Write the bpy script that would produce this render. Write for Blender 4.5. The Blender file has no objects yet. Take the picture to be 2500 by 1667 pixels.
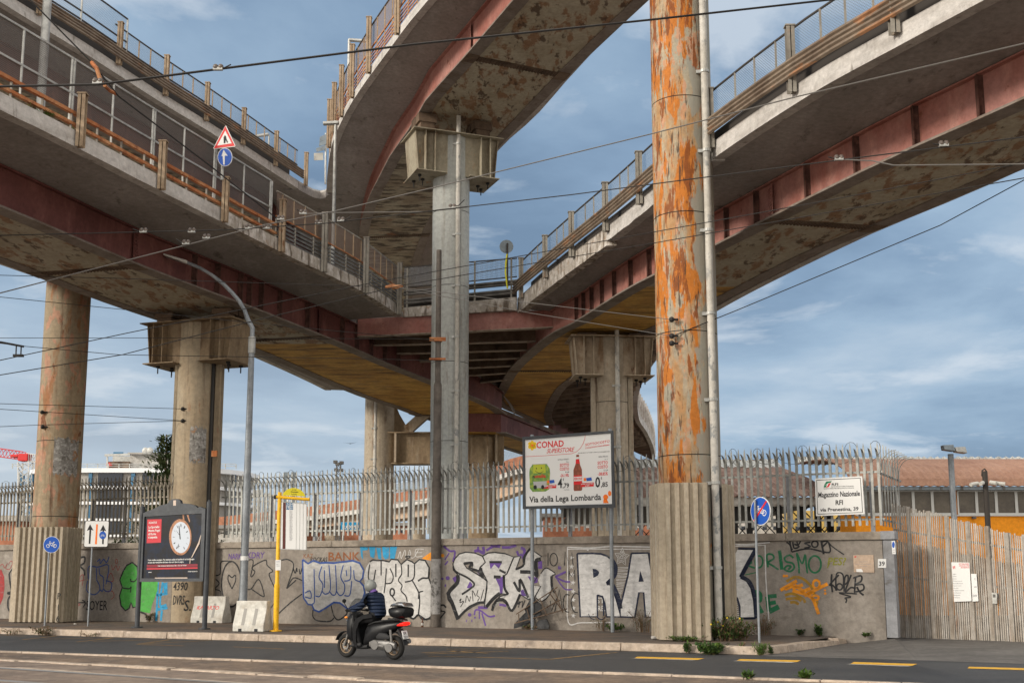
import bpy, math, random
from mathutils import Vector, Matrix
R = math.radians
S = bpy.context.scene
C = S.collection
random.seed(7)

# ------------------------------------------------------------------ camera
CAM_H = 1.7; PITCH = R(8.9); FPX = 2900.0; PCX = 1250.0; PCY = 949.0
cd = bpy.data.cameras.new('camera'); cam = bpy.data.objects.new('camera', cd); C.objects.link(cam)
S.camera = cam
cam.location = (0, 0, CAM_H); cam.rotation_euler = (R(90) + PITCH, 0, 0)
cd.sensor_width = 36; cd.lens = FPX / 2500 * 36
cd.shift_y = (PCY - 833.5) / 2500
cd.clip_end = 5000; cd.clip_start = 0.1
S.render.resolution_x = 1024; S.render.resolution_y = 682

# ------------------------------------------------------------------ world: overcast sky with broken cloud
SUN_EL = R(21); SUN_AZ = R(238)      # azimuth of the sun, clockwise from +Y
W = bpy.data.worlds.new('World'); S.world = W; W.use_nodes = True
nt = W.node_tree; nt.nodes.clear()
def wn(t, **k):
    n = nt.nodes.new(t)
    for a, b in k.items(): setattr(n, a, b)
    return n
L_ = nt.links.new
wout = wn('ShaderNodeOutputWorld')
sky = wn('ShaderNodeTexSky', sky_type='NISHITA', sun_disc=False)
sky.sun_elevation = SUN_EL; sky.sun_rotation = SUN_AZ; sky.air_density = 1.0; sky.dust_density = 1.5
bg1 = wn('ShaderNodeBackground'); bg1.inputs['Strength'].default_value = 0.10
L_(sky.outputs[0], bg1.inputs[0])
tc = wn('ShaderNodeTexCoord'); sep = wn('ShaderNodeSeparateXYZ'); L_(tc.outputs['Generated'], sep.inputs[0])
def wmath(op, a, b=None, clamp=False):
    n = wn('ShaderNodeMath', operation=op, use_clamp=clamp)
    for i, v in enumerate((a, b)):
        if v is None: continue
        if isinstance(v, (int, float)): n.inputs[i].default_value = v
        else: L_(v, n.inputs[i])
    return n.outputs[0]
zz = wmath('ADD', wmath('MAXIMUM', sep.outputs[2], 0.0), 0.13)
cx = wmath('DIVIDE', sep.outputs[0], zz); cy = wmath('DIVIDE', sep.outputs[1], zz)
comb = wn('ShaderNodeCombineXYZ'); L_(cx, comb.inputs[0]); L_(cy, comb.inputs[1])
def wnoise(scale, detail, rough, off, dist=0.0):
    m = wn('ShaderNodeMapping'); m.inputs['Location'].default_value = off
    L_(comb.outputs[0], m.inputs[0])
    n = wn('ShaderNodeTexNoise'); n.inputs['Scale'].default_value = scale; n.inputs['Detail'].default_value = detail
    n.inputs['Roughness'].default_value = rough; n.inputs['Distortion'].default_value = dist
    L_(m.outputs[0], n.inputs[0]); return n.outputs[0]
def wramp(f, stops):
    r = wn('ShaderNodeValToRGB'); L_(f, r.inputs[0])
    while len(r.color_ramp.elements) < len(stops): r.color_ramp.elements.new(0.5)
    for e, (p, c) in zip(r.color_ramp.elements, stops): e.position = p; e.color = (*c, 1)
    return r.outputs[0]
def wmix(f, a, b):
    n = wn('ShaderNodeMix', data_type='RGBA'); L_(f, n.inputs[0]); L_(a, n.inputs[6]); L_(b, n.inputs[7]); return n.outputs[2]
body = wramp(wnoise(0.85, 9, 0.56, (3.1, 1.7, 0), 0.2), [(0.34, (0.17, 0.26, 0.385)), (0.45, (0.235, 0.345, 0.49)), (0.56, (0.33, 0.455, 0.60)), (0.70, (0.50, 0.60, 0.71))])
wisp = wramp(wnoise(1.9, 12, 0.58, (7.9, 4.2, 0), 0.25), [(0.52, (0, 0, 0)), (0.63, (1, 1, 1))])
white = wn('ShaderNodeRGB'); white.outputs[0].default_value = (0.62, 0.69, 0.77, 1)
wf = wmath('MULTIPLY', wisp, 0.72)
c1 = wmix(wf, body, white.outputs[0])
# brighter, paler cloud low over the left of the view
low = wmath('SUBTRACT', 1.0, wmath('MULTIPLY', sep.outputs[2], 3.9), True)
lowl = wmath('MULTIPLY', low, wmath('ADD', 0.34, wmath('MULTIPLY', sep.outputs[0], -1.4), True), True)
pale = wn('ShaderNodeRGB'); pale.outputs[0].default_value = (0.62, 0.68, 0.73, 1)
c2 = wmix(lowl, c1, pale.outputs[0])
bg2 = wn('ShaderNodeBackground')
# unseen sky behind the viewer and overhead made brighter and warmer, added as fill
back = wmath('MULTIPLY', wmath('ADD', wmath('MULTIPLY', sep.outputs[1], -1.6), 0.25), 2.6, True)
high = wmath('MULTIPLY', wmath('SUBTRACT', sep.outputs[2], 0.52), 3.0, True)
boost = wmath('MAXIMUM', back, high)
warm = wn('ShaderNodeRGB'); warm.outputs[0].default_value = (0.61, 0.58, 0.535, 1)
L_(wmix(boost, c2, warm.outputs[0]), bg2.inputs[0])
L_(wmath('ADD', 0.80, wmath('MULTIPLY', boost, 1.30)), bg2.inputs['Strength'])
mx = wn('ShaderNodeMixShader'); mx.inputs[0].default_value = 0.93
L_(bg1.outputs[0], mx.inputs[1]); L_(bg2.outputs[0], mx.inputs[2]); L_(mx.outputs[0], wout.inputs[0])

sd = bpy.data.lights.new('sun', 'SUN'); sun = bpy.data.objects.new('sun', sd); C.objects.link(sun)
sd.energy = 2.5; sd.angle = R(11); sd.color = (1.0, 0.92, 0.80)
dv = Vector((math.sin(SUN_AZ) * math.cos(SUN_EL), math.cos(SUN_AZ) * math.cos(SUN_EL), math.sin(SUN_EL)))
sun.rotation_euler = dv.to_track_quat('Z', 'Y').to_euler()
S.view_settings.view_transform = 'Standard'; S.view_settings.look = 'None'; S.view_settings.gamma = 1
S.view_settings.exposure = 0.42

# ------------------------------------------------------------------ photograph measurements -> metres
_c, _s = math.cos(PITCH), math.sin(PITCH)
def ray(px, py):
    x = (px - PCX) / FPX; y = -(py - PCY) / FPX
    return Vector((x, _c - _s * y, _s + _c * y))
def atz(px, py, z):
    r = ray(px, py); t = (z - CAM_H) / r.z; return Vector((r.x * t, r.y * t, z))
def aty(px, py, Y):
    r = ray(px, py); t = Y / r.y; return Vector((r.x * t, Y, CAM_H + r.z * t))
def proj(p):
    x, y, z = p[0], p[1], p[2] - CAM_H
    d = _c * y + _s * z; v = -_s * y + _c * z
    return PCX + FPX * x / d, PCY - FPX * v / d

# ------------------------------------------------------------------ mesh helpers
class MB:
    def __init__(s): s.v = []; s.f = []
    def add(s, vs, fs):
        n = len(s.v); s.v += [Vector(v) for v in vs]; s.f += [tuple(i + n for i in f) for f in fs]; return s
    def hexa(s, p):   # 8 corners: bottom 4 ccw, top 4 ccw
        return s.add(p, [(3, 2, 1, 0), (4, 5, 6, 7), (0, 1, 5, 4), (1, 2, 6, 5), (2, 3, 7, 6), (3, 0, 4, 7)])
    def box(s, x0, x1, y0, y1, z0, z1):
        return s.hexa([(x0, y0, z0), (x1, y0, z0), (x1, y1, z0), (x0, y1, z0), (x0, y0, z1), (x1, y0, z1), (x1, y1, z1), (x0, y1, z1)])
    def bar(s, p, q, w, h, up=(0, 0, 1)):
        p, q = Vector(p), Vector(q); d = (q - p).normalized(); up = Vector(up)
        if abs(d.dot(up)) > 0.98: up = Vector((0, 1, 0))
        a = d.cross(up).normalized(); b = a.cross(d).normalized(); a *= w / 2; b *= h / 2
        return s.hexa([p - a - b, p + a - b, q + a - b, q - a - b, p - a + b, p + a + b, q + a + b, q - a + b])
    def tube(s, pts, r, n=8, cap=True):
        pts = [Vector(p) for p in pts]; rs = r if isinstance(r, (list, tuple)) else [r] * len(pts)
        base = len(s.v); prev = None
        for i, p in enumerate(pts):
            d = (pts[min(i + 1, len(pts) - 1)] - pts[max(i - 1, 0)]).normalized()
            if prev is None:
                u = Vector((0, 0, 1)) if abs(d.z) < 0.9 else Vector((1, 0, 0)); a = d.cross(u).normalized()
            else:
                a = prev - d * prev.dot(d)
                a = a.normalized() if a.length > 1e-6 else d.orthogonal().normalized()
            prev = a; b = d.cross(a)
            for k in range(n):
                t = 2 * math.pi * k / n; s.v.append(p + (a * math.cos(t) + b * math.sin(t)) * rs[i])
        for i in range(len(pts) - 1):
            for k in range(n):
                k2 = (k + 1) % n
                s.f.append((base + i * n + k, base + i * n + k2, base + (i + 1) * n + k2, base + (i + 1) * n + k))
        if cap:
            s.f.append(tuple(base + k for k in range(n))[::-1]); s.f.append(tuple(base + (len(pts) - 1) * n + k for k in range(n)))
        return s
    def cyl(s, p, r, z0, z1, n=32, cap=True):
        return s.tube([(p[0], p[1], z0), (p[0], p[1], z1)], r, n, cap)
    def prism(s, poly, d):   # planar polygon (3D points) extruded by vector d
        n = len(poly); d = Vector(d); a = [Vector(p) for p in poly]
        return s.add(a + [p + d for p in a], [tuple(range(n))[::-1], tuple(range(n, 2 * n))] + [(i, (i + 1) % n, (i + 1) % n + n, i + n) for i in range(n)])
    def quad(s, a, b, c, d): return s.add([a, b, c, d], [(0, 1, 2, 3)])
    def strip(s, A, B):
        n = len(A); return s.add(list(A) + list(B), [(i, i + 1, n + i + 1, n + i) for i in range(n - 1)])
    def loft(s, sections, close=True):   # list of rings with equal count
        m = len(sections[0]); base = len(s.v)
        for r in sections: s.v += [Vector(p) for p in r]
        for i in range(len(sections) - 1):
            for k in range(m):
                k2 = (k + 1) % m
                s.f.append((base + i * m + k, base + i * m + k2, base + (i + 1) * m + k2, base + (i + 1) * m + k))
        if close:
            s.f.append(tuple(base + k for k in range(m))[::-1]); s.f.append(tuple(base + (len(sections) - 1) * m + k for k in range(m)))
        return s
    def sphere(s, c, r, n=12, m=8):
        rx, ry, rz = r if isinstance(r, (list, tuple)) else (r, r, r)
        c = Vector(c); secs = []
        for i in range(m + 1):
            t = math.pi * i / m; zz = -math.cos(t); rr = max(math.sin(t), 0.02)
            secs.append([c + Vector((rx * rr * math.cos(2 * math.pi * k / n), ry * rr * math.sin(2 * math.pi * k / n), rz * zz)) for k in range(n)])
        return s.loft(secs)

def woff(o):
    v = Vector((0, 0, 0))
    while o is not None: v = v + o.location; o = o.parent
    return v
def obj(name, mb, m, parent=None, world=True, smooth=False, bevel=0, label=None):
    me = bpy.data.meshes.new(name)
    off = woff(parent) if (parent is not None and world) else Vector((0, 0, 0))
    me.from_pydata([tuple(v - off) for v in mb.v], [], mb.f); me.validate()
    me.materials.append(m)
    import bmesh
    bm = bmesh.new(); bm.from_mesh(me); bmesh.ops.recalc_face_normals(bm, faces=bm.faces); bm.to_mesh(me); bm.free()
    if smooth:
        for p in me.polygons: p.use_smooth = True
        me.set_sharp_from_angle(angle=R(38))
    o = bpy.data.objects.new(name, me); C.objects.link(o)
    if parent is not None: o.parent = parent
    if bevel:
        b = o.modifiers.new('bevel', 'BEVEL'); b.width = bevel; b.segments = 2; b.limit_method = 'ANGLE'
    if label: o['label'] = label
    return o
def tag(o, label, cat, group=None):
    o['label'] = label; o['category'] = cat
    if group: o['group'] = group
    return o
def thing(name, label, cat, loc=(0, 0, 0), rz=0, group=None):
    o = bpy.data.objects.new(name, None); C.objects.link(o); o.location = loc; o.rotation_euler = (0, 0, rz)
    o.empty_display_size = 0.3
    return tag(o, label, cat, group)
def struct(name, mb, m, smooth=False):
    o = obj(name, mb, m, smooth=smooth); o['kind'] = 'structure'; return o
def lerp(pts, x):
    """piecewise-linear x->value, linearly extrapolated"""
    p = pts
    if x <= p[0][0]: a, b = p[0], p[1]
    elif x >= p[-1][0]: a, b = p[-2], p[-1]
    else:
        i = 0
        while p[i + 1][0] < x: i += 1
        a, b = p[i], p[i + 1]
    return a[1] + (b[1] - a[1]) * (x - a[0]) / (b[0] - a[0])
def smooth_f(pts):
    """Catmull-Rom style smooth function through (x,value) points, straight beyond the ends"""
    p = sorted(pts); n = len(p)
    m = []
    for i in range(n):
        a = p[max(i - 1, 0)]; b = p[min(i + 1, n - 1)]; m.append((b[1] - a[1]) / (b[0] - a[0]))
    def f(x):
        if x <= p[0][0]: return p[0][1] + m[0] * (x - p[0][0])
        if x >= p[-1][0]: return p[-1][1] + m[-1] * (x - p[-1][0])
        i = 0
        while p[i + 1][0] < x: i += 1
        h = p[i + 1][0] - p[i][0]; t = (x - p[i][0]) / h
        return ((2*t**3 - 3*t*t + 1) * p[i][1] + (t**3 - 2*t*t + t) * h * m[i] + (-2*t**3 + 3*t*t) * p[i+1][1] + (t**3 - t*t) * h * m[i+1])
    return f

# text as flat mesh, laid in the plane spanned by ex, ey from origin o
_fonts = {}
def text_mb(s, size, o, ex, ey, align='LEFT', bold=0.0, sx=1.0, shear=0.0, mb=None, thick=0.0):
    cu = bpy.data.curves.new('t', 'FONT'); cu.body = s; cu.size = size; cu.align_x = align; cu.offset = bold * size; cu.shear = shear
    cu.resolution_u = 2
    ob = bpy.data.objects.new('t', cu); C.objects.link(ob)
    dg = bpy.context.evaluated_depsgraph_get(); me = bpy.data.meshes.new_from_object(ob.evaluated_get(dg))
    mb = mb or MB(); o, ex, ey = Vector(o), Vector(ex), Vector(ey)
    mb.add([o + ex * (v.co.x * sx) + ey * v.co.y for v in me.vertices], [tuple(p.vertices) for p in me.polygons])
    bpy.data.objects.remove(ob); bpy.data.curves.remove(cu); bpy.data.meshes.remove(me)
    return mb

# ------------------------------------------------------------------ materials
def mat(name, col, rough=0.7, metal=0.0, spec=0.3):
    m = bpy.data.materials.new(name); m.use_nodes = True; b = m.node_tree.nodes['Principled BSDF']
    b.inputs['Base Color'].default_value = (*col, 1); b.inputs['Roughness'].default_value = rough
    b.inputs['Metallic'].default_value = metal; b.inputs['Specular IOR Level'].default_value = spec
    return m
def _nd(m, t): return m.node_tree.nodes.new(t)
def layered(name, base, layers, rough=0.75, bump=0.15, bscale=30, metal=0.0, spec=0.3, coords='Object', seed=0):
    """layers: (colour, scale(xyz or n), lo, hi, detail[, amount]) noise masked coats over base"""
    m = mat(name, base, rough, metal, spec); t = m.node_tree; lk = t.links.new; b = t.nodes['Principled BSDF']
    tcn = _nd(m, 'ShaderNodeTexCoord'); out = tcn.outputs[coords]
    rgb = _nd(m, 'ShaderNodeRGB'); rgb.outputs[0].default_value = (*base, 1); cur = rgb.outputs[0]
    for i, ly in enumerate(layers):
        col, sc, lo, hi, det = ly[:5]; amt = ly[5] if len(ly) > 5 else 1.0
        mp = _nd(m, 'ShaderNodeMapping'); mp.inputs['Scale'].default_value = sc if isinstance(sc, tuple) else (sc, sc, sc)
        mp.inputs['Location'].default_value = (seed * 3.7 + i * 11.3, seed * 1.9 + i * 5.1, seed * 2.3 + i * 7.7)
        lk(out, mp.inputs[0]); n = _nd(m, 'ShaderNodeTexNoise'); n.inputs['Scale'].default_value = 1.0
        n.inputs['Detail'].default_value = det; n.inputs['Roughness'].default_value = 0.62; n.inputs['Distortion'].default_value = 0.25
        lk(mp.outputs[0], n.inputs[0])
        r = _nd(m, 'ShaderNodeMapRange'); r.inputs[1].default_value = lo; r.inputs[2].default_value = hi; r.inputs[4].default_value = amt
        lk(n.outputs[0], r.inputs[0])
        mxn = _nd(m, 'ShaderNodeMix'); mxn.data_type = 'RGBA'; lk(r.outputs[0], mxn.inputs[0]); lk(cur, mxn.inputs[6])
        mxn.inputs[7].default_value = (*col, 1); cur = mxn.outputs[2]
    gn_ = _nd(m, 'ShaderNodeTexNoise'); gn_.inputs['Scale'].default_value = 7.0; gn_.inputs['Detail'].default_value = 10; gn_.inputs['Roughness'].default_value = .7; lk(out, gn_.inputs[0])
    gr = _nd(m, 'ShaderNodeMapRange'); gr.inputs[1].default_value = .32; gr.inputs[2].default_value = .68; gr.inputs[3].default_value = .78; gr.inputs[4].default_value = 1.16; lk(gn_.outputs[0], gr.inputs[0])
    vm = _nd(m, 'ShaderNodeVectorMath'); vm.operation = 'SCALE'; lk(cur, vm.inputs[0]); lk(gr.outputs[0], vm.inputs['Scale']); cur = vm.outputs[0]
    lk(cur, b.inputs['Base Color'])
    if bump:
        n = _nd(m, 'ShaderNodeTexNoise'); n.inputs['Scale'].default_value = bscale; n.inputs['Detail'].default_value = 5; lk(out, n.inputs[0])
        bp = _nd(m, 'ShaderNodeBump'); bp.inputs['Strength'].default_value = bump; bp.inputs['Distance'].default_value = 0.02
        lk(n.outputs[0], bp.inputs['Height']); lk(bp.outputs[0], b.inputs['Normal'])
    m['cur'] = ''
    return m
def screen_mat(name, col, cover, cell=0.05, bar=0.3):
    """woven wire mesh: opaque wires with see-through cells, sampled in object space"""
    m = mat(name, col, 0.6, 0.3); t = m.node_tree; lk = t.links.new; b = t.nodes['Principled BSDF']; o = t.nodes['Material Output']
    tr = _nd(m, 'ShaderNodeBsdfTransparent'); mxs = _nd(m, 'ShaderNodeMixShader'); mxs.inputs[0].default_value = cover
    tcn = _nd(m, 'ShaderNodeTexCoord'); sp = _nd(m, 'ShaderNodeSeparateXYZ'); lk(tcn.outputs['Object'], sp.inputs[0])
    def mt(op, a, bb=None):
        n = _nd(m, 'ShaderNodeMath'); n.operation = op
        for i, v in enumerate((a, bb)):
            if v is None: continue
            if isinstance(v, (int, float)): n.inputs[i].default_value = v
            else: lk(v, n.inputs[i])
        return n.outputs[0]
    a = mt('FRACT', mt('MULTIPLY', mt('ADD', sp.outputs[1], sp.outputs[2]), 1 / cell)); c = mt('FRACT', mt('MULTIPLY', mt('SUBTRACT', sp.outputs[1], sp.outputs[2]), 1 / cell))
    w = mt('MAXIMUM', mt('LESS_THAN', a, bar), mt('LESS_THAN', c, bar))
    lk(mt('ADD', mt('MULTIPLY', w, cover), cover * 0.35), mxs.inputs[0])
    lk(tr.outputs[0], mxs.inputs[1]); lk(b.outputs[0], mxs.inputs[2]); lk(mxs.outputs[0], o.inputs[0])
    return m

M = {}
M['asphalt'] = layered('asphalt', (0.043, 0.043, 0.045), [((0.075, 0.073, 0.072), (.12, .5, 1), .5, .56, 6, .5), ((.02, .02, .02), (1.3, .35, 1), .66, .69, 8, .7), ((0.062, 0.061, 0.060), (0.25, 1.2, 1), 0.35, 0.7, 6), ((0.035, 0.035, 0.037), (0.5, 0.08, 1), 0.5, 0.62, 4), ((0.10, 0.10, 0.105), 60, 0.55, 0.75, 3, 0.5)], 0.62, 0.5, 140, spec=0.35)
M['apron'] = layered('apron_asphalt', (0.15, 0.14, 0.13), [((0.10, 0.093, 0.087), 0.8, 0.4, 0.65, 7), ((0.24, 0.225, 0.21), 50, 0.55, 0.7, 3, 0.8), ((0.08, 0.075, 0.07), (0.3, 2, 1), 0.5, 0.7, 6, 0.6)], 0.85, 0.6, 120)
M['pavement'] = layered('pavement', (0.115, 0.095, 0.082), [((0.20, 0.135, 0.09), 0.5, 0.42, 0.62, 6, 0.75), ((0.075, 0.068, 0.062), 1.2, 0.5, 0.7, 7, 0.8), ((0.21, 0.185, 0.155), 45, 0.6, 0.75, 3, 0.8)], 0.9, 0.6, 110)
M['dirt'] = layered('track_bed', (0.20, 0.145, 0.105), [((0.12, 0.095, 0.08), 0.9, 0.42, 0.6, 8), ((0.30, 0.225, 0.165), 3.0, 0.5, 0.72, 8, 0.7), ((0.07, 0.06, 0.05), 12, 0.55, 0.7, 5, 0.6), ((0.34, 0.29, 0.235), 60, 0.58, 0.72, 3, 0.7)], 0.93, 0.9, 90)
M['dirt2'] = layered('worn_paving', (0.245, 0.19, 0.15), [((0.16, 0.125, 0.105), 0.7, 0.40, 0.62, 8), ((0.33, 0.27, 0.22), 2.2, 0.5, 0.7, 8, 0.6), ((0.12, 0.10, 0.085), (0.6, 5, 1), 0.55, 0.7, 5, 0.6)], 0.92, 0.7, 100)
M['kerb'] = layered('kerb_stone', (0.44, 0.355, 0.28), [((0.29, 0.235, 0.19), 1.6, 0.45, 0.65, 8), ((0.56, 0.47, 0.39), 5, 0.5, 0.7, 7, 0.8), ((0.16, 0.13, 0.10), 9, 0.6, 0.72, 6, 0.9)], 0.88, 0.8, 45)
M['ground'] = layered('ground', (0.30, 0.26, 0.21), [((0.20, 0.19, 0.14), 0.2, 0.45, 0.6, 8), ((0.2, 0.175, 0.15), 1.5, 0.5, 0.7, 8)], 0.95, 0.3, 20)
M['concrete'] = layered('soffit_concrete', (0.31, 0.285, 0.27), [((0.235, 0.215, 0.20), 0.35, 0.4, 0.62, 7), ((0.10, 0.085, 0.075), (2.2, 1.0, 1), 0.60, 0.68, 9, 0.75), ((0.37, 0.345, 0.33), (2, 0.4, 1), 0.52, 0.7, 6, 0.5)], 0.9, 0.25, 25)
M['fascia'] = layered('fascia_concrete', (0.50, 0.475, 0.45), [((0.37, 0.345, 0.32), (0.7, 0.7, 3), 0.40, 0.62, 8), ((0.14, 0.12, 0.095), (3.2, 3.2, 0.9), 0.58, 0.70, 8, 0.85), ((0.50, 0.48, 0.45), 2.1, 0.55, 0.7, 6, 0.8)], 0.9, 0.6, 28)
M['fascia_old'] = layered('spalled_concrete', (0.37, 0.33, 0.285), [((0.55, 0.51, 0.47), 2.8, 0.48, 0.6, 9), ((0.12, 0.09, 0.065), (4.5, 4.5, 1.0), 0.52, 0.62, 9, 0.9), ((0.30, 0.17, 0.09), 3.0, 0.60, 0.68, 8, 0.7)], 0.95, 1.0, 24)
M['red'] = layered('shaded_red_steel', (0.165, 0.062, 0.055), [((0.105, 0.036, 0.033), 0.55, 0.42, 0.65, 7), ((0.29, 0.125, 0.105), (1.4, 1.4, 0.5), 0.52, 0.72, 7, 0.7), ((0.09, 0.03, 0.02), 2.3, 0.64, 0.70, 8, 0.9)], 0.65, 0.2, 20)  # darker copy of the red steel, shade on right-facing webs put into the colour
M['redlit'] = layered('lit_red_steel', (0.35, 0.165, 0.14), [((0.29, 0.105, 0.08), 0.5, 0.44, 0.68, 7), ((0.50, 0.27, 0.22), (1.3, 1.3, 0.5), 0.52, 0.72, 7, 0.7), ((0.18, 0.055, 0.03), 2.6, 0.64, 0.70, 8, 0.9), ((0.20, 0.08, 0.055), (6, 6, 0.7), 0.6, 0.72, 4, 0.45)], 0.65, 0.2, 20)  # lighter copy of the red steel, sunlight on left-facing webs put into the colour
M['flange'] = layered('flange_steel', (0.215, 0.18, 0.155), [((0.15, 0.115, 0.09), 1.3, 0.45, 0.65, 7), ((0.10, 0.05, 0.025), 2.5, 0.6, 0.7, 8, 0.8)], 0.75, 0.2, 30)
M['soffit'] = layered('rusty_soffit', (0.40, 0.355, 0.27), [((0.30, 0.255, 0.18), 0.5, 0.42, 0.62, 8), ((0.22, 0.10, 0.04), (2.6, 1.0, 1), 0.52, 0.58, 10, 0.8), ((0.07, 0.036, 0.02), (3.2, 1.3, 1), 0.57, 0.62, 10, 0.85), ((0.46, 0.42, 0.33), 1.7, 0.55, 0.7, 6, 0.5)], 0.7, 0.2, 20)
M['soffit_dark'] = layered('mottled_soffit', (0.35, 0.31, 0.23), [((0.24, 0.19, 0.13), 0.6, 0.42, 0.58, 8), ((0.050, 0.033, 0.02), (1.0, 3.0, 1), 0.49, 0.56, 10, 0.92), ((0.20, 0.08, 0.03), (0.9, 1.6, 1), 0.60, 0.66, 9, 0.8)], 0.7, 0.2, 20, seed=2)
M['ochre'] = layered('ochre_soffit', (0.56, 0.33, 0.075), [((0.40, 0.21, 0.045), 0.6, 0.42, 0.6, 8), ((0.10, 0.05, 0.018), (0.5, 3.4, 1), 0.50, 0.62, 9, 0.85), ((0.36, 0.24, 0.10), 1.9, 0.55, 0.7, 6, 0.6)], 0.7, 0.2, 20)
M['beam_dark'] = layered('dark_beam', (0.16, 0.11, 0.075), [((0.07, 0.045, 0.03), 1.0, 0.42, 0.62, 7)], 0.8, 0.2, 20)
M['flange_light'] = layered('pale_flange', (0.33, 0.27, 0.22), [((0.20, 0.13, 0.09), 3, 0.5, 0.65, 7)], 0.7, 0.1, 20)
M['post'] = layered('beige_post', (0.33, 0.245, 0.165), [((0.22, 0.155, 0.10), (3, 3, 1), 0.45, 0.65, 7), ((0.40, 0.32, 0.23), 4, 0.52, 0.7, 5, 0.6), ((0.16, 0.06, 0.02), (6, 6, 2), 0.62, 0.70, 8, 0.8)], 0.75, 0.15, 30)
M['wbeamgrey'] = layered('grey_guard_rail', (.15, .14, .13), [((.09, .085, .08), 1.5, .45, .6, 6)], .5, .1, 30, .3)
M['postgrey'] = layered('grey_post', (0.27, 0.25, 0.215), [((0.18, 0.16, 0.135), (3, 3, 1), 0.45, 0.65, 7), ((0.35, 0.20, 0.11), (5, 5, 2), 0.62, 0.72, 8, 0.6)], 0.75, 0.15, 30)
M['rust'] = layered('rust_rail', (0.36, 0.125, 0.045), [((0.46, 0.23, 0.11), 1.6, 0.45, 0.62, 8), ((0.17, 0.055, 0.025), 3.0, 0.52, 0.66, 8, 0.8)], 0.85, 0.3, 35)
M['wbeam'] = layered('guard_rail_steel', (0.225, 0.175, 0.13), [((0.15, 0.11, 0.08), 1.2, 0.42, 0.62, 7), ((0.42, 0.19, 0.08), (0.8, 0.8, 3), 0.57, 0.66, 8, 0.7)], 0.6, 0.15, 30, 0.2)
M['galv'] = layered('galvanised', (0.42, 0.42, 0.40), [((0.31, 0.31, 0.295), 2.5, 0.45, 0.65, 7), ((0.30, 0.20, 0.13), 5, 0.63, 0.72, 7, 0.4)], 0.55, 0.1, 30, 0.45)
M['darkrail'] = mat('dark_rail', (0.045, 0.038, 0.033), 0.7)
M['darkgrey'] = layered('dark_grey_slat', (0.12, 0.115, 0.11), [((0.07, 0.065, 0.06), 2, 0.45, 0.65, 6)], 0.6, 0.1, 30)
M['screen'] = screen_mat('wire_mesh', (0.125, 0.11, 0.10), 0.80)
M['screen2'] = screen_mat('fine_wire_mesh', (0.22, 0.25, 0.28), 0.36, 0.07)
M['screen_brown'] = screen_mat('brown_wire_mesh', (0.22, 0.15, 0.11), 0.75)
M['black'] = mat('black', (0.012, 0.011, 0.010), 0.6)
M['wire'] = mat('cable', (0.022, 0.020, 0.019), 0.6)
M['wire_pale'] = mat('steel_cable', (0.16, 0.15, 0.14), 0.5, 0.5)
def pillar_mat(name, base, seed, peel, rust, grime, grey=(0.36, 0.35, 0.32)):
    return layered(name, base, [(grey, (0.6, 0.6, 0.22), 0.45, 0.65, 6, 0.8),
        ((0.42, 0.22, 0.145), (2.4, 2.4, 1.2), peel, peel + 0.02, 10, 0.85),
        ((0.28, 0.115, 0.04), (2.2, 2.2, 0.6), rust, rust + 0.10, 9, 0.85),
        ((0.16, 0.055, 0.02), (3, 3, 0.8), rust + 0.05, rust + 0.09, 11, 0.95),
        ((0.10, 0.045, 0.02), (3.8, 3.8, 0.45), 0.60, 0.72, 9, grime),
        ((0.13, 0.095, 0.06), (6, 6, 0.28), 0.52, 0.66, 8, 0.4)], 0.72, 0.35, 24, seed=seed)
M['pilR'] = layered('rusted_peeling_paint', (0.31, 0.28, 0.215), [((0.37, 0.29, 0.19), (2, 2, .7), .45, .6, 8, .8), ((0.44, 0.235, 0.14), (4.5, 4.5, 2.2), .545, .555, 11, .9), ((0.36, 0.19, 0.07), (3.0, 3.0, .7), .46, .58, 11, .8), ((0.43, 0.135, 0.012), (3.6, 3.6, .8), .52, .545, 12, .95), ((0.20, 0.055, 0.010), (5, 5, 1.0), .545, .575, 12, .92), ((0.05, 0.028, 0.018), (11, 11, 1.2), .575, .63, 10, .85)], .72, .4, 24, seed=3)
def side_fade(m, col, lo, hi):   # one side of the shaft keeps its grey paint
    t = m.node_tree; lk = t.links.new; b = t.nodes['Principled BSDF']; src = b.inputs['Base Color'].links[0].from_socket
    tcn = _nd(m, 'ShaderNodeTexCoord'); sp = _nd(m, 'ShaderNodeSeparateXYZ'); lk(tcn.outputs['Object'], sp.inputs[0]); mp = _nd(m, 'ShaderNodeMapping'); mp.inputs['Scale'].default_value = (1.2, 1.2, .45); lk(tcn.outputs['Object'], mp.inputs[0])
    n = _nd(m, 'ShaderNodeTexNoise'); n.inputs['Scale'].default_value = 1.6; n.inputs['Detail'].default_value = 9; lk(mp.outputs[0], n.inputs[0])
    a = _nd(m, 'ShaderNodeMath'); a.operation = 'MULTIPLY_ADD'; a.inputs[1].default_value = 2.4; lk(n.outputs[0], a.inputs[0]); lk(sp.outputs[0], a.inputs[2])
    r = _nd(m, 'ShaderNodeMapRange'); r.inputs[1].default_value = lo; r.inputs[2].default_value = hi; r.inputs[4].default_value = .9; lk(a.outputs[0], r.inputs[0])
    x = _nd(m, 'ShaderNodeMix'); x.data_type = 'RGBA'; lk(r.outputs[0], x.inputs[0]); lk(src, x.inputs[6]); x.inputs[7].default_value = (*col, 1); lk(x.outputs[2], b.inputs['Base Color'])
side_fade(M['pilR'], (0.26, 0.25, 0.21), 1.42, 1.50)
M['pilL'] = pillar_mat('worn_pink_paint', (0.29, 0.225, 0.145), 4, 0.54, 0.55, 0.95, (0.31, 0.27, 0.205))
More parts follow.
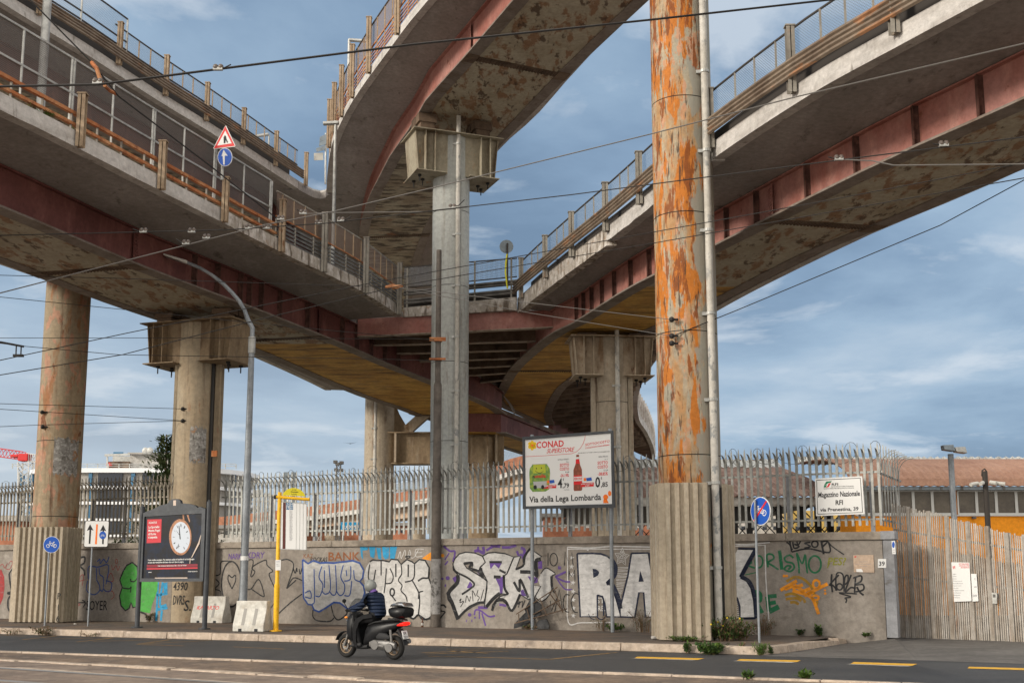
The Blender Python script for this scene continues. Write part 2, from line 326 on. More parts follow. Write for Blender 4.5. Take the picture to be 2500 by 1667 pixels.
M['pil2'] = pillar_mat('worn_beige_paint', (0.33, 0.26, 0.175), 6, 0.66, 0.62, 0.7, (0.30, 0.265, 0.20))
M['pilC'] = pillar_mat('pale_grey_paint', (0.37, 0.38, 0.36), 9, 0.70, 0.68, 0.6, (0.29, 0.315, 0.32))
M['pil3'] = pillar_mat('stained_cream_paint', (0.42, 0.35, 0.265), 12, 0.66, 0.62, 0.9, (0.31, 0.265, 0.205))
M['cap2'] = layered('capital_brown', (0.27, 0.20, 0.125), [((0.13, 0.085, 0.05), (1.2, 1.2, 0.5), 0.45, 0.65, 8), ((0.40, 0.34, 0.26), (2, 2, 0.5), 0.56, 0.7, 7, 0.6)], 0.75, 0.2, 25)
M['capC'] = layered('capital_olive', (0.31, 0.275, 0.205), [((0.17, 0.13, 0.085), (1.4, 1.4, 0.5), 0.48, 0.65, 8), ((0.42, 0.37, 0.28), (2, 2, 0.4), 0.56, 0.7, 7, 0.6), ((0.40, 0.16, 0.03), (2.5, 2.5, 0.5), 0.64, 0.7, 8, 0.8)], 0.75, 0.2, 25)
M['cap3'] = layered('capital_cream', (0.40, 0.325, 0.24), [((0.20, 0.125, 0.07), (1.6, 1.6, 0.5), 0.48, 0.62, 9), ((0.11, 0.04, 0.015), (3, 3, 0.8), 0.62, 0.68, 9, 0.9)], 0.75, 0.2, 25)
M['clad'] = layered('corrugated_sheet', (0.42, 0.355, 0.27), [((0.30, 0.255, 0.19), (1.2, 1.2, 0.25), 0.42, 0.65, 7), ((0.16, 0.12, 0.08), (7, 7, 0.5), 0.60, 0.74, 8, 0.6), ((0.47, 0.42, 0.34), (3, 3, 0.5), 0.55, 0.7, 6, 0.6)], 0.7, 0.12, 30)
M['pipe'] = layered('pvc_pipe', (0.48, 0.46, 0.42), [((0.24, 0.25, 0.25), (3.5, 3.5, 2.2), 0.56, 0.60, 8, 0.95), ((0.36, 0.33, 0.28), (1, 1, 0.6), 0.45, 0.65, 6, 0.7)], 0.6, 0.1, 30)
M['wall'] = layered('rendered_wall', (0.275, 0.245, 0.215), [((0.215, 0.188, 0.16), 0.5, 0.40, 0.62, 8), ((0.34, 0.31, 0.275), 1.1, 0.52, 0.70, 8, 0.7), ((0.14, 0.115, 0.092), (1.0, 1.0, 3.0), 0.62, 0.72, 9, 0.7), ((0.19, 0.165, 0.14), (4, 4, 0.4), 0.52, 0.72, 6, 0.35)], 0.92, 0.45, 22)
M['coping'] = layered('coping_stone', (0.31, 0.27, 0.225), [((0.20, 0.17, 0.14), 1.3, 0.42, 0.62, 8), ((0.13, 0.10, 0.08), (3, 3, 6), 0.6, 0.7, 8, 0.7)], 0.92, 0.5, 25)
M['pale'] = layered('pale_steel', (0.36, 0.365, 0.345), [((0.25, 0.25, 0.235), (3, 3, 0.8), 0.42, 0.62, 6), ((0.46, 0.47, 0.45), 4, 0.55, 0.7, 5, 0.6)], 0.55, 0.05, 30, 0.35)
M['pale_shaded'] = layered('shaded_pale_steel', (0.24, 0.215, 0.175), [((0.16, 0.14, 0.11), (3, 3, 0.8), 0.42, 0.62, 6)], 0.65, 0.05, 30, 0.25)  # browner, darker copy of the pale steel, shade put into the colour
# ------------------------------------------------------------------ ground, road, pavement, tracks
PZ = 0.18
g = MB(); g.box(-900, 900, -120, 1500, -0.6, -0.03); struct('ground', g, M['ground'])
def ext(p, q, t0, t1):
    d = (q - p).normalized(); return p - d * t0, q + d * t1
KB = [atz(*p, 0) for p in [(0, 1547), (300, 1555.5), (630, 1564.6), (1100, 1577), (1515, 1588), (1750, 1595.5), (1860, 1599)]]
KB = [KB[0] + (KB[0] - KB[2]).normalized() * 24] + KB
KEND = [atz(*p, 0) for p in [(1925, 1593), (1990, 1583.5), (2050, 1574.5), (2084, 1568)]]
KL = KB + KEND
# road: a wide sheet, the kerb and tram strip stand on or beside it
T1a, T1b = atz(0, 1595, 0.0), atz(760, 1623, 0.0)
def line_y(a, b): return lambda x: a.y + (b.y - a.y) * (x - a.x) / (b.x - a.x)
rl = MB(); P = [Vector((-48, 0, 0)), Vector((60, 0, 0))]
lt1 = line_y(T1a, T1b)
A0 = KB[0] + Vector((0, .6, 0)); A1 = KB[-1] + Vector((0, .35, 0)); dr = (A1 - A0).normalized()
rb = A1 + dr * 45
lo0 = Vector((A0.x, lt1(A0.x) - .5, 0)); lo1 = Vector((rb.x, lt1(rb.x) - .5, 0))
rl.add([lo0, lo1, rb, A0], [(0, 1, 2, 3)]); struct('road', rl, M['asphalt'])
# lighter worn apron in front of the gate
GZ = .12; q_ = [atz(1850, 1600.5, 0), atz(2240, 1611.5, 0), atz(2560, 1622, 0), atz(2084, 1567, .03), atz(2183, 1555.7, PZ), atz(2193, 1555, GZ), atz(2498, 1566, GZ)]
ap = MB(); ap.add([q_[0] + Vector((0, 0, .004)), q_[1] + Vector((0, 0, .004)), q_[2] + Vector((0, 0, .004)), q_[3], q_[4] - Vector((0, 0, .02)), q_[5], q_[6], (30, 18, .02), (34, 48, GZ), (9.5, 48, GZ), (9.0, 40, PZ - .02)], [(0, 1, 3), (1, 4, 3), (1, 5, 4), (1, 6, 5), (1, 2, 6), (2, 7, 6), (7, 8, 6), (6, 8, 9, 5), (5, 9, 10, 4)])
struct('gate_apron', ap, M['apron'])
# kerb stones
WA = atz(2183, 1555.7, PZ); WB = atz(600, 1518.5, PZ)      # foot of the long wall
wd = (WB - WA).normalized(); wn_ = Vector((wd.y, -wd.x, 0)); 
if wn_.y > 0: wn_ = -wn_                                      # points to the street
def walls_pt(t): return WA + wd * t
kb = MB(); acc = 0
def densify(P, step):
    out = []
    for a, b in zip(P, P[1:]):
        n = max(1, int((b - a).length / step)); out += [a + (b - a) * k / n for k in range(n)]
    return out + [P[-1]]
KD = densify(KL, 1.3)
for i, (a, b) in enumerate(zip(KD, KD[1:])):
    d = (b - a).normalized(); n = Vector((-d.y, d.x, 0)); n = n if n.y > 0 else -n
    if i > len(KD) - 6 and b.y > a.y: n = Vector((-d.y, d.x, 0))
    g0, g1 = a + d * 0.006, b - d * 0.006; j = random.uniform(-.008, .008); h = PZ + j * .6 - 0.004
    last = max(0, i - (len(KD) - 4)); h2 = h
    if i >= len(KD) - 3: h2 = h - 0.06 * (i - len(KD) + 4)
    q = Vector((0, 0, 1))
    kb.hexa([g0 + n * j, g1 + n * j, g1 + n * .30, g0 + n * .30, g0 + n * (j + .025) + q * h, g1 + n * (j + .025) + q * h2, g1 + n * .30 + q * h2, g0 + n * .30 + q * h])
kbo = struct('kerb', kb, M['kerb']); bv = kbo.modifiers.new('bevel', 'BEVEL'); bv.width = 0.02; bv.segments = 2
# pavement slab
pv = MB(); inner = []
for i, p in enumerate(KL):
    a = KL[max(i - 1, 0)]; b = KL[min(i + 1, len(KL) - 1)]; d = (b - a).normalized(); n = Vector((-d.y, d.x, 0)); n = n if n.y > 0 else -n
    if i >= len(KL) - 3: n = Vector((-d.y, d.x, 0))
    inner.append(Vector((p.x, p.y, PZ - .006)) + n * .28)
back = [Vector((p.x, p.y + 60, PZ - .006)) for p in inner]
back = []
for i, p in enumerate(inner):
    t = i / (len(inner) - 1); back.append(walls_pt(34).lerp(WA + Vector((.25, .3, 0)), t)); back[-1].z = PZ - .006
pv.strip(inner, back); lefty = MB()
pv.strip([inner[0], back[0]], [inner[0] + Vector((-30, 17, 0)), back[0] + Vector((-30, 18, 0))])
struct('pavement', pv, M['pavement'])
# tram side: stone edging, earth strip, second stone edging, paved track bed with rails
T2a, T2b = atz(0, 1608.5, 0.03), atz(760, 1651, 0.03)
R1a, R1b = atz(0, 1627, 0.05), atz(601, 1666, 0.05)
R2a, R2b = atz(0, 1657, 0.05), atz(136, 1667, 0.05)
def band(name, a, b, w, z0, z1, m, x0=-60, x1=40, gaps=(), step=1.1, jit=.02, wob=0.0):
    f = line_y(a, b); mb = MB(); sl = (b - a).normalized(); n = Vector((sl.y, -sl.x, 0)); n = n if n.y < 0 else -n
    x = x0
    while x < x1:
        xe = x + step
        if not any(g0 < (x + xe) / 2 < g1 for g0, g1 in gaps):
            j = random.uniform(-jit, jit); j2 = random.uniform(-jit, jit) * .3
            p = Vector((x + .006, f(x), 0)) + n * j; q = Vector((xe - .006, f(xe), 0)) + n * j
            u = Vector((0, 0, 1))
            mb.hexa([p + n * w + u * z0, q + n * w + u * z0, q + u * z0, p + u * z0, p + n * w + u * (z1 + j2), q + n * w + u * (z1 + j2), q + u * (z1 + j2), p + u * (z1 + j2)])
        x = xe
    o = struct(name, mb, m); b_ = o.modifiers.new('bevel', 'BEVEL'); b_.width = 0.012; b_.segments = 1
    return o
band('stone_edging', T1a, T1b, 0.16, -0.1, 0.075, M['kerb'], gaps=((-2.05, -1.15),), jit=.012)
band('inner_stone_edging', T2a, T2b, 0.22, -0.1, 0.060, M['kerb'], jit=.05, step=.9)
f1 = line_y(T1a, T1b); f2 = line_y(T2a, T2b)
es = MB(); xs = [-60 + i * 2 for i in range(51)]
es.strip([Vector((x, f1(x) - .12, .042)) for x in xs], [Vector((x, f2(x) + .05, .035)) for x in xs]); struct('earth_strip', es, M['dirt'])
tb = MB(); tb.add([(-60, f2(-60) - .1, .030), (40, f2(40) - .1, .030), (40, -60, .030), (-60, -60, .030)], [(0, 1, 2, 3)]); struct('track_bed', tb, M['dirt2'])
M['railsteel'] = mat('rail_steel', (0.30, 0.29, 0.28), 0.38, 0.7)
band('tram_rail', R1a, R1b, 0.065, 0.0, 0.048, M['railsteel'], jit=0, step=6)
band('tram_rail_groove', R1a + Vector((0, -.068, 0)), R1b + Vector((0, -.068, 0)), 0.04, 0.0, 0.034, M['black'], jit=0, step=6)
band('second_tram_rail', R2a, R2b, 0.065, 0.0, 0.048, M['railsteel'], jit=0, step=6)
band('rail_bedding_strip', R1a + Vector((0, .22, 0)), R1b + Vector((0, .22, 0)), 0.20, -0.05, 0.040, M['kerb'], jit=.03, step=1.7)
# painted markings
M['yellow_paint'] = layered('yellow_road_paint', (0.72, 0.40, 0.035), [((0.40, 0.25, 0.05), 6, 0.56, 0.68, 7, 0.7)], 0.7, 0.2, 60)
M['worn_yellow'] = layered('worn_yellow_paint', (0.33, 0.20, 0.075), [((0.085, 0.075, 0.065), 7, 0.45, 0.62, 8, 0.9)], 0.8, 0.2, 60)
M['white_paint'] = layered('white_road_paint', (0.50, 0.48, 0.45), [((0.20, 0.19, 0.18), 6, 0.5, 0.66, 7, 0.8)], 0.7, 0.2, 60)
def zp(x, y): return (1480 + x / 3.0947, 1500 + y / 3.0947)
def marking(name, quads, m, z=.005, rel=None):
    mb = MB()
    for q in quads: mb.add([atz(px, py, 0) + Vector((0, 0, z)) for px, py in q], [tuple(range(len(q)))])
    return struct(name, mb, m)
marking('yellow_lane_dashes', [[zp(*p) for p in q] for q in [[(235, 317), (742, 330), (690, 341), (215, 328)], [(1012, 335), (1470, 345), (1440, 357), (985, 347)], [(1872, 357), (2350, 372), (2310, 386), (1845, 371)]]] + [[(2366, 1627), (2560, 1632), (2560, 1637), (2362, 1631)]], M['yellow_paint'])
marking('white_lane_slivers', [[zp(*p) for p in q] for q in [[(212, 329), (688, 342), (650, 344), (190, 330)], [(980, 348), (1438, 358), (1400, 363), (955, 350)], [(1840, 372), (2308, 387), (2270, 391), (1815, 374)]]], M['white_paint'])
def zq(x, y): return (x / 3.0947, 1480 + y / 3.0947)
def ribbon_ground(pts, w, z=.005):
    P3 = [atz(px, py, 0) for px, py in pts]; out = []
    for a, b in zip(P3, P3[1:]):
        d = (b - a).normalized(); n = Vector((-d.y, d.x, 0)) * w / 2; u = Vector((0, 0, z)); out.append([a - n + u, b - n + u, b + n + u, a + n + u])
    return out
wy = MB()
for pts in [[zq(170, 250), zq(430, 222)], [zq(330, 245), zq(860, 237)], [zq(580, 267), zq(850, 238)], [zq(700, 263), zq(1200, 250)], [zq(1035, 285), zq(1285, 250)], [zq(1035, 286), zq(1390, 297)], [zq(1110, 280), zq(1600, 255)], [zq(1760, 304), zq(2150, 321)],
            [(1045, 1601), (1200, 1604.5), (1340, 1609), (1505, 1592)], [(1030, 1593), (1170, 1587)], [(1040, 1596), (1240, 1589)], [(1090, 1584), (1250, 1583)], [(1100, 1588), (1190, 1594)], [(0, 1550), (60, 1552)], [(2084, 1569), (1900, 1600)]]:
    for q in ribbon_ground(pts, 0.11): wy.add(q, [(0, 1, 2, 3)])
struct('worn_yellow_lines', wy, M['worn_yellow'])
marking('gate_white_mark', [[(2190, 1564), (2215, 1557), (2245, 1557), (2225, 1566)]], M['white_paint'], z=.010)

# ------------------------------------------------------------------ long graffiti wall
WTOP = aty(2150, 1297.5, (WA + wd * .5).y).z            # top of coping
def wall_pt(px, py, off=0.0, base=WA, dirn=wd, nrm=wn_):
    r = ray(px, py); o = Vector((0, 0, CAM_H)); p0 = base + nrm * off
    t = (p0 - o).dot(nrm) / r.dot(nrm); return o + r * t
def wall_t(px, base=WA, dirn=wd, nrm=wn_):
    p = wall_pt(px, 1450, 0, base, dirn, nrm); return (p - base).dot(dirn)
COPH = 0.20
def build_wall(name, label, base, dirn, nrm, t0, t1, post=False):
    w = thing(name, label, 'wall', tuple(base + dirn * ((t0 + t1) / 2)))
    mb = MB(); a = base + dirn * t0; b = base + dirn * t1; th = -nrm * .30; u = Vector((0, 0, 1))
    def slab(a, b, f, bk, z0, z1): return [a + f + u * z0, b + f + u * z0, b + bk + u * z0, a + bk + u * z0, a + f + u * z1, b + f + u * z1, b + bk + u * z1, a + bk + u * z1]
    z0 = Vector((0, 0, 0)); gz = -a.z
    mb.hexa(slab(a, b, z0, th, -a.z + 0.02, WTOP - COPH - a.z)); obj('wall_panel', mb, M['wall'], w)
    cp = MB(); n = max(1, int(abs(t1 - t0) / 2.4))
    for i in range(n):
        p = a.lerp(b, i / n) + (b - a).normalized() * .004; q = a.lerp(b, (i + 1) / n) - (b - a).normalized() * .004
        cp.hexa(slab(p, q, nrm * .07, th - nrm * .07, WTOP - COPH - a.z + 0.002, WTOP - a.z + random.uniform(-.004, .004)))
    obj('coping', cp, M['coping'], w, bevel=.012)
    return w
tR1 = wall_t(521)
wallR = build_wall('boundary_wall', 'long grey rendered wall covered in graffiti, right of the capped viaduct column', WA, wd, wn_, 0.18, tR1)
LA = atz(410, 1518, PZ); LB = atz(0, 1508.5, PZ); ld = (LB - LA).normalized(); ln = Vector((ld.y, -ld.x, 0)); ln = ln if ln.y < 0 else -ln
wallL = build_wall('boundary_wall', 'grey wall with green and blue graffiti at the left edge, behind the corrugated column', LA, ld, ln, -0.1, 24)
# grey corner post at the right end of the long wall
M['greypost'] = layered('grey_painted_post', (0.27, 0.275, 0.29), [((0.20, 0.20, 0.205), 1.5, 0.45, 0.65, 7), ((0.14, 0.12, 0.10), (2, 2, 4), 0.62, 0.72, 8, 0.7)], 0.85, 0.3, 25)
cpst = MB(); a = WA + wd * .16; b = WA - wd * .10
cpst.hexa([a + wn_ * .03, b + wn_ * .03, b - wn_ * .3, a - wn_ * .3] + [v + Vector((0, 0, WTOP - COPH - PZ)) for v in (a + wn_ * .03, b + wn_ * .03, b - wn_ * .3, a - wn_ * .3)])
obj('corner_post', cpst, M['greypost'], wallR)
cpc = MB(); a = WA + wd * .20; b = WA - wd * .15
q0 = [a + wn_ * .10, b + wn_ * .10, b - wn_ * .35, a - wn_ * .35]
cpc.hexa([v + Vector((0, 0, WTOP - COPH - PZ + .002)) for v in q0] + [v + Vector((0, 0, WTOP - PZ + .01)) for v in q0]); obj('corner_cap', cpc, M['greypost'], wallR, bevel=.01)

# ------------------------------------------------------------------ palisade fences
FH = aty(2150, 1079, (WA + wd * .5).y).z - WTOP
def palisade(label, base, dirn, nrm, t0, t1, posts, m, wire=True, pitch=0.174):
    root = thing('palisade_fence', label, 'fence', tuple(base + dirn * ((t0 + t1) / 2)))
    mid = -nrm * .15; u = Vector((0, 0, 1)); pal = MB(); n = int(abs(t1 - t0) / pitch); s = 1 if t1 > t0 else -1
    zb = WTOP + .06; zt = WTOP + FH
    zr1 = WTOP + FH - .75; zr0 = WTOP + .32
    for i in range(n):
        p = base + dirn * (t0 + s * pitch * (i + .5)) + mid; lean = dirn * random.uniform(-.006, .006); w = dirn * .031; th = nrm * .012
        zb_ = WTOP + .16 + random.uniform(-.01, .01) - 0
        B = Vector((p.x, p.y, 0))
        # straight pale with a spear point
        rings = []
        for z, k in ((zb_, 1), (zt - .34, 1), (zt - .12, .62), (zt + random.uniform(-.015, .015), .05)):
            c = B + u * z + lean * (z - zb_) ; rings.append([c - w * k - th, c + w * k - th, c + w * k + th * 1.0, c - w * k + th])
        pal.loft(rings)
        # horn curving out over the street
        rings = []; off = dirn * .0
        for q, (dz, dn, k) in enumerate(((-.80, .012, .95), (-.52, .03, .9), (-.38, .075, .8), (-.27, .165, .75), (-.20, .27, .5), (-.185, .40, .05))):
            c = B + u * (zt + dz) + nrm * dn + off; w2 = dirn * .036 * k; t2 = (u * .010 if q > 3 else nrm * .008 + u * .004)
            rings.append([c - w2 - t2, c + w2 - t2, c + w2 + t2, c - w2 + t2])
        pal.loft(rings)
    obj('pales', pal, m, root)
    for z in (zr0, zr1):
        r = MB(); a = base + dirn * t0 + mid - nrm * .03 + u * (z - base.z); b = base + dirn * t1 + mid - nrm * .03 + u * (z - base.z); r.bar(a, b, .03, .05); obj('rail', r, m, root)
    for px in posts:
        t = wall_t(px, base, dirn, nrm); p = base + dirn * t + mid - nrm * .08
        r = MB(); r.bar((p.x, p.y, WTOP), (p.x, p.y, zr1 + .03), .10, .07, nrm); obj('fence_post', r, M['greypost'], root)
    if wire:
        cz = zt - .12; rz = .25; pts = []; L = abs(t1 - t0); nn = int(L / .045)
        for i in range(nn):
            t = i * .045; ph = t / .62 * 2 * math.pi; rr = rz * (1 + .15 * math.sin(t * 1.7) + .1 * math.sin(t * 4.1))
            p = base + dirn * (t0 + s * t) + mid - nrm * .05
            pts.append(Vector((p.x, p.y, cz - .12)) + dirn * (s * rr * math.cos(ph)) + nrm * (.10 * math.sin(ph * .5)) + u * rr * math.sin(ph))
        rw = MB(); rw.tube(pts, .0065, 3)
        obj('razor_wire', rw, M['wire'], root)
    return root
palisade('pale grey spiked palisade fence with razor wire on top of the long graffiti wall', WA, wd, wn_, .12, tR1 - .05, [2135, 1928, 1560, 1385, 1117, 988, 867, 754, 649], M['pale'])
palisade('shaded spiked palisade fence on the short left wall behind the corrugated column', LA, ld, ln, .1, 22, [283, 205, 60, 22], M['pale_shaded'])

# ------------------------------------------------------------------ viaduct decks
def densy(y0, y1, st=1.5):
    n = max(2, int((y1 - y0) / st) + 1); return [y0 + (y1 - y0) * i / (n - 1) for i in range(n)]
WB_PROF = [(0, .0), (.05, .035), (.05, .075), (.0, .115), (.05, .155), (.05, .195), (.0, .23)]
def wbeam(mb, f, s, y0, y1, z, zf, off=0.0):
    ys = densy(y0, y1, 1.2); rings = []
    for y in ys:
        x = f(y) - s * off; b = z + zf(y)
        rings.append([Vector((x - s * dx, y, b + dz)) for dx, dz in WB_PROF] + [Vector((x - s * (dx - .012), y, b + dz)) for dx, dz in WB_PROF[::-1]])
    mb.loft(rings)
class Deck:
    def __init__(s, name, label, o, c, d, e, y0, y1, zb, zt, zf, hf, dz=lambda y: 0.0, group='viaduct decks'):
        s.o, s.c, s.d, s.e = map(smooth_f, (o, c, d, e)); s.y0, s.y1, s.zb, s.zt, s.zf, s.hf, s.dz = y0, y1, zb, zt, zf, hf, dz
        s.s = 1 if s.c(35) > s.o(35) else -1        # from near edge towards far edge
        ym = max(y0, 30); s.root = thing(name, label, 'viaduct', (s.c(ym), ym, zb))
    def V(s, f, y, z, dx=0): return Vector((f(y) + dx, y, z + s.dz(y)))
    def slab(s, name, ring, y0, y1, m, st=1.5, **k):
        mb = MB(); mb.loft([[s.V(f, y, z, dx * s.s) for f, dx, z in ring] for y in densy(y0, y1, st)]); return obj(name, mb, m, s.root, **k)
    def girder(s, m, soff, y1=None, fl=M['flange']):
        y1 = y1 or s.y1; c, d, zb, zt = s.c, s.d, s.zb, s.zt
        s.slab('box_girder', [(c, 0, zb + .03), (d, 0, zb + .03), (d, 0, zt + .02), (c, 0, zt + .02)], s.y0, y1, m)
        for a, b, mm in soff: s.slab('soffit_plate', [(c, .22, zb + .012), (d, -.22, zb + .012), (d, -.22, zb + .04), (c, .22, zb + .04)], a, b, mm)
        s.slab('bottom_flange', [(c, -.26, zb - .02), (c, .24, zb - .02), (c, .24, zb + .035), (c, -.26, zb + .035)], s.y0, y1, fl)
        s.slab('bottom_flange', [(d, .22, zb - .02), (d, -.24, zb - .02), (d, -.24, zb + .035), (d, .22, zb + .035)], s.y0, y1, fl)
        s.slab('top_flange', [(c, -.14, zt - .05), (c, .1, zt - .05), (c, .1, zt - .01), (c, -.14, zt - .01)], s.y0, y1, m)
    def deck(s, y1=None, m=M['concrete'], fm=M['fascia'], fy=None, y0=None):
        y1 = y1 or s.y1; zt, zf = s.zt, s.zf
        s.slab('deck_slab', [(s.o, .05, zf), (s.c, 0, zt), (s.d, 0, zt), (s.e, -.05, zf), (s.e, -.05, zf + .25), (s.o, .05, zf + .25)], s.y0, y1, m)
        segs = fy or [(s.y0, y1, fm)]
        for a, b, mm in segs:
            mb = MB(); ys = densy(a, b, .5); rings = []
            for i, y in enumerate(ys):
                j = random.uniform(-.012, .012); s_ = s.s
                rings.append([s.V(s.o, y, zf - .05 + j, 0), s.V(s.o, y, zf - .05 + j, .32 * s_), s.V(s.o, y, zf + s.hf, .32 * s_), s.V(s.o, y, zf + s.hf + j * .3, .02 * s_)])
            mb.loft(rings); obj('edge_beam', mb, mm, s.root)
        s.slab('far_edge_beam', [(s.e, 0, zf - .03), (s.e, -.3, zf - .03), (s.e, -.3, zf + s.hf), (s.e, 0, zf + s.hf)], s.y0, y1, fm)
        s.top = lambda y: s.zf + s.hf + s.dz(y)
    def at_px(s, px, f=None, z=None):
        f = f or s.o; z = s.zf if z is None else z
        lo, hi = s.y0 + 1, s.y1; best = min((abs(proj((f(y), y, z + s.dz(y)))[0] - px), y) for y in [lo + (hi - lo) * i / 1500 for i in range(1501)]); return best[1]
    def stiff(s, ys, m, depth=.15, label=None):
        for y in ys:
            mb = MB(); x = s.c(y); dz = s.dz(y); k = -s.s
            mb.box(*sorted((x, x + k * depth)), y - .012, y + .012, s.zb + .03 + dz, s.zt - .05 + dz)
            mb.box(*sorted((x + k * depth, x + k * (depth + .02))), y - .06, y + .06, s.zb + .03 + dz, s.zt - .05 + dz)
            obj('stiffener', mb, m, s.root)
    def splice(s, y, m, skew=0.0, bolts=True, zo=-.0):
        mb = MB(); c, d = s.c(y), s.d(y); n = 26; zb = s.zb + s.dz(y)
        P = lambda t, dy, z: Vector((s.c(y + skew * t + dy) * (1 - t) + s.d(y + skew * t + dy) * t, y + skew * t + dy, z))
        mb.hexa([P(.06, -.17, zb + .0), P(.94, -.17, zb + .0), P(.94, .17, zb + .0), P(.06, .17, zb + .0)] + [P(t, a, zb + .02) for t, a in ((.06, -.17), (.94, -.17), (.94, .17), (.06, .17))])
        for t0 in (-.07, .93):
            mb.hexa([P(t0, -.3, zb - .04), P(t0 + .13, -.3, zb - .04), P(t0 + .13, .3, zb - .04), P(t0, .3, zb - .04)] + [P(t, a, zb - .018) for t, a in ((t0, -.3), (t0 + .13, -.3), (t0 + .13, .3), (t0, .3))])
        for i in range(n):
            for r in (-.11, -.03, .05, .13):
                p = P(.08 + .84 * i / (n - 1), r, zb); mb.box(p.x - .025, p.x + .025, p.y - .022, p.y + .022, zb - .03, zb)
        obj('splice_plate', mb, m, s.root)
        x = s.c(y); k = -s.s; mw = MB()   # web splice
        mw.box(*sorted((x, x + k * .015)), y - .25, y + .25, s.zb + .06 + s.dz(y), s.zt - .08 + s.dz(y))
        for i in range(9):
            for q in (-.18, -.07, .07, .18):
                z = s.zb + .14 + i * (s.zt - s.zb - .3) / 8 + s.dz(y); mw.box(*sorted((x + k * .015, x + k * .04)), y + q - .022, y + q + .022, z - .02, z + .02)
        obj('web_splice', mw, M['redlit'] if s.bright else M['red'], s.root)
    bright = False
    def post(s, y, z0, z1, m, w=.20, out=.0, f=None):
        f = f or s.o; x = f(y); t = s.top(y); mb = MB(); k = -s.s; a = (x + k * (out + .015), x + k * (out + .20))
        lo, hi = sorted(a); mb.box(lo, hi, y - w / 2, y - w / 2 + .018, t + z0, t + z1); mb.box(lo, hi, y + w / 2 - .018, y + w / 2, t + z0, t + z1)
        cxm = (lo + hi) / 2; mb.box(cxm - .01, cxm + .01, y - w / 2, y + w / 2, t + z0, t + z1)
        mb.box(lo - .02, hi + .02, y - w / 2 - .02, y + w / 2 + .02, t + z1 - .02, t + z1 + .01)
        return obj('barrier_post', mb, m, s.root)
    def bars(s, name, ys, z0, z1, m, w=.04, out=-.1):
        k = -s.s
        for y in ys:
            x = s.o(y) + k * out; t = s.top(y); mb = MB(); mb.box(x - w / 2, x + w / 2, y - w / 2, y + w / 2, t + z0, t + z1); obj(name, mb, m, s.root)
    def rail(s, name, y0, y1, z, w, h, m, out=-.1):
        mb = MB(); k = -s.s
        mb.loft([[Vector((s.o(y) + k * out + a, y, s.top(y) + z + b)) for a, b in ((-w / 2, -h / 2), (w / 2, -h / 2), (w / 2, h / 2), (-w / 2, h / 2))] for y in densy(y0, y1, 1.2)])
        return obj(name, mb, m, s.root)
    def screen(s, y0, y1, z0, z1, m, out=-.1, name='mesh_infill'):
        mb = MB(); k = -s.s; ys = densy(y0, y1, 1.2)
        mb.strip([Vector((s.o(y) + k * out, y, s.top(y) + z0)) for y in ys], [Vector((s.o(y) + k * out, y, s.top(y) + z1)) for y in ys])
        return obj(name, mb, m, s.root)
    def guard(s, y0, y1, zs, m, out=.0):
        for z in zs:
            mb = MB(); wbeam(mb, s.o, s.s, y0, y1, z, lambda y: s.top(y), out + .05); obj('guard_rail', mb, m, s.root)

def P2(*a): return [(y, x) for x, y in a]
dzL = lambda y: -min(1.55, max(0, y - 46.5) * .07)
# left lower ramp (seen from its right-hand side)
L = Deck('ramp_viaduct', 'left lower ramp with rusty barrier, shaded red girder and tall mesh fence',
    o=P2((-13.6, 18), (-11.25, 25), (-10.5, 27.1), (-9.5, 30.2), (-8.5, 33.2), (-7.5, 36.2), (-6.45, 39.0), (-5.45, 41.9), (-4.35, 46.4)),
    c=P2((-16.1, 18), (-12.65, 28.3), (-11.0, 33.8), (-8.81, 39.66), (-6.0, 47.7), (-3.55, 52.6), (-.75, 58.5), (.9, 70), (3.6, 82), (7, 95), (12, 112)),
    d=P2((-19.7, 18), (-14.7, 32.8), (-13.6, 37.1), (-12.45, 40.8), (-10.4, 46.24), (-7.2, 54.6), (-4.6, 60), (-2.6, 70), (-.4, 82), (3.3, 96), (8, 112)),
    e=P2((-23.3, 18), (-18.4, 33.5), (-16.7, 39.1), (-15.0, 44.0), (-12.5, 50.5), (-9.9, 58), (-7.8, 66), (-5.5, 74), (-2.0, 84), (1, 96), (5, 112)),
    y0=14, y1=59.5, zb=10.6, zt=11.72, zf=11.88, hf=.36, dz=dzL)
L.girder(M['red'], [(14, 45.6, M['soffit']), (45.6, 59.5, M['ochre'])])
yj = 46.3
mb = MB(); ys = densy(14, yj, 1.5)
mb.loft([[L.V(L.o, y, 11.88, -.05), L.V(L.c, y, 11.72), L.V(L.d, y, 11.72), L.V(L.e, y, 11.88, .05), L.V(L.e, y, 12.13, .05), L.V(L.o, y, 12.13, -.05)] for y in ys]); obj('deck_slab', mb, M['concrete'], L.root)
mb = MB(); mb.loft([[L.V(L.c, y, 11.72, .1), L.V(L.d, y, 11.72), L.V(L.e, y, 11.88, .05), L.V(L.e, y, 12.2, .05), L.V(L.c, y, 12.2, .1)] for y in densy(yj, 59.5, 1.5)]); obj('deck_slab', mb, M['concrete'], L.root)
L.top = lambda y: 12.24 + dzL(y)
yfs = L.at_px(560)
for a, b, mm in ((14, yfs, M['fascia']), (yfs, yj, M['fascia_old'])):
    mb = MB(); rings = []
    for y in densy(a, b, .45):
        j = random.uniform(-.02, .02) if mm is M['fascia_old'] else random.uniform(-.006, .006)
        rings.append([L.V(L.o, y, 11.83 + j), L.V(L.o, y, 11.83 + j, -.32), L.V(L.o, y, 12.24, -.32), L.V(L.o, y, 12.24 + j * .4, -.02)])
    mb.loft(rings); obj('edge_beam', mb, mm, L.root)
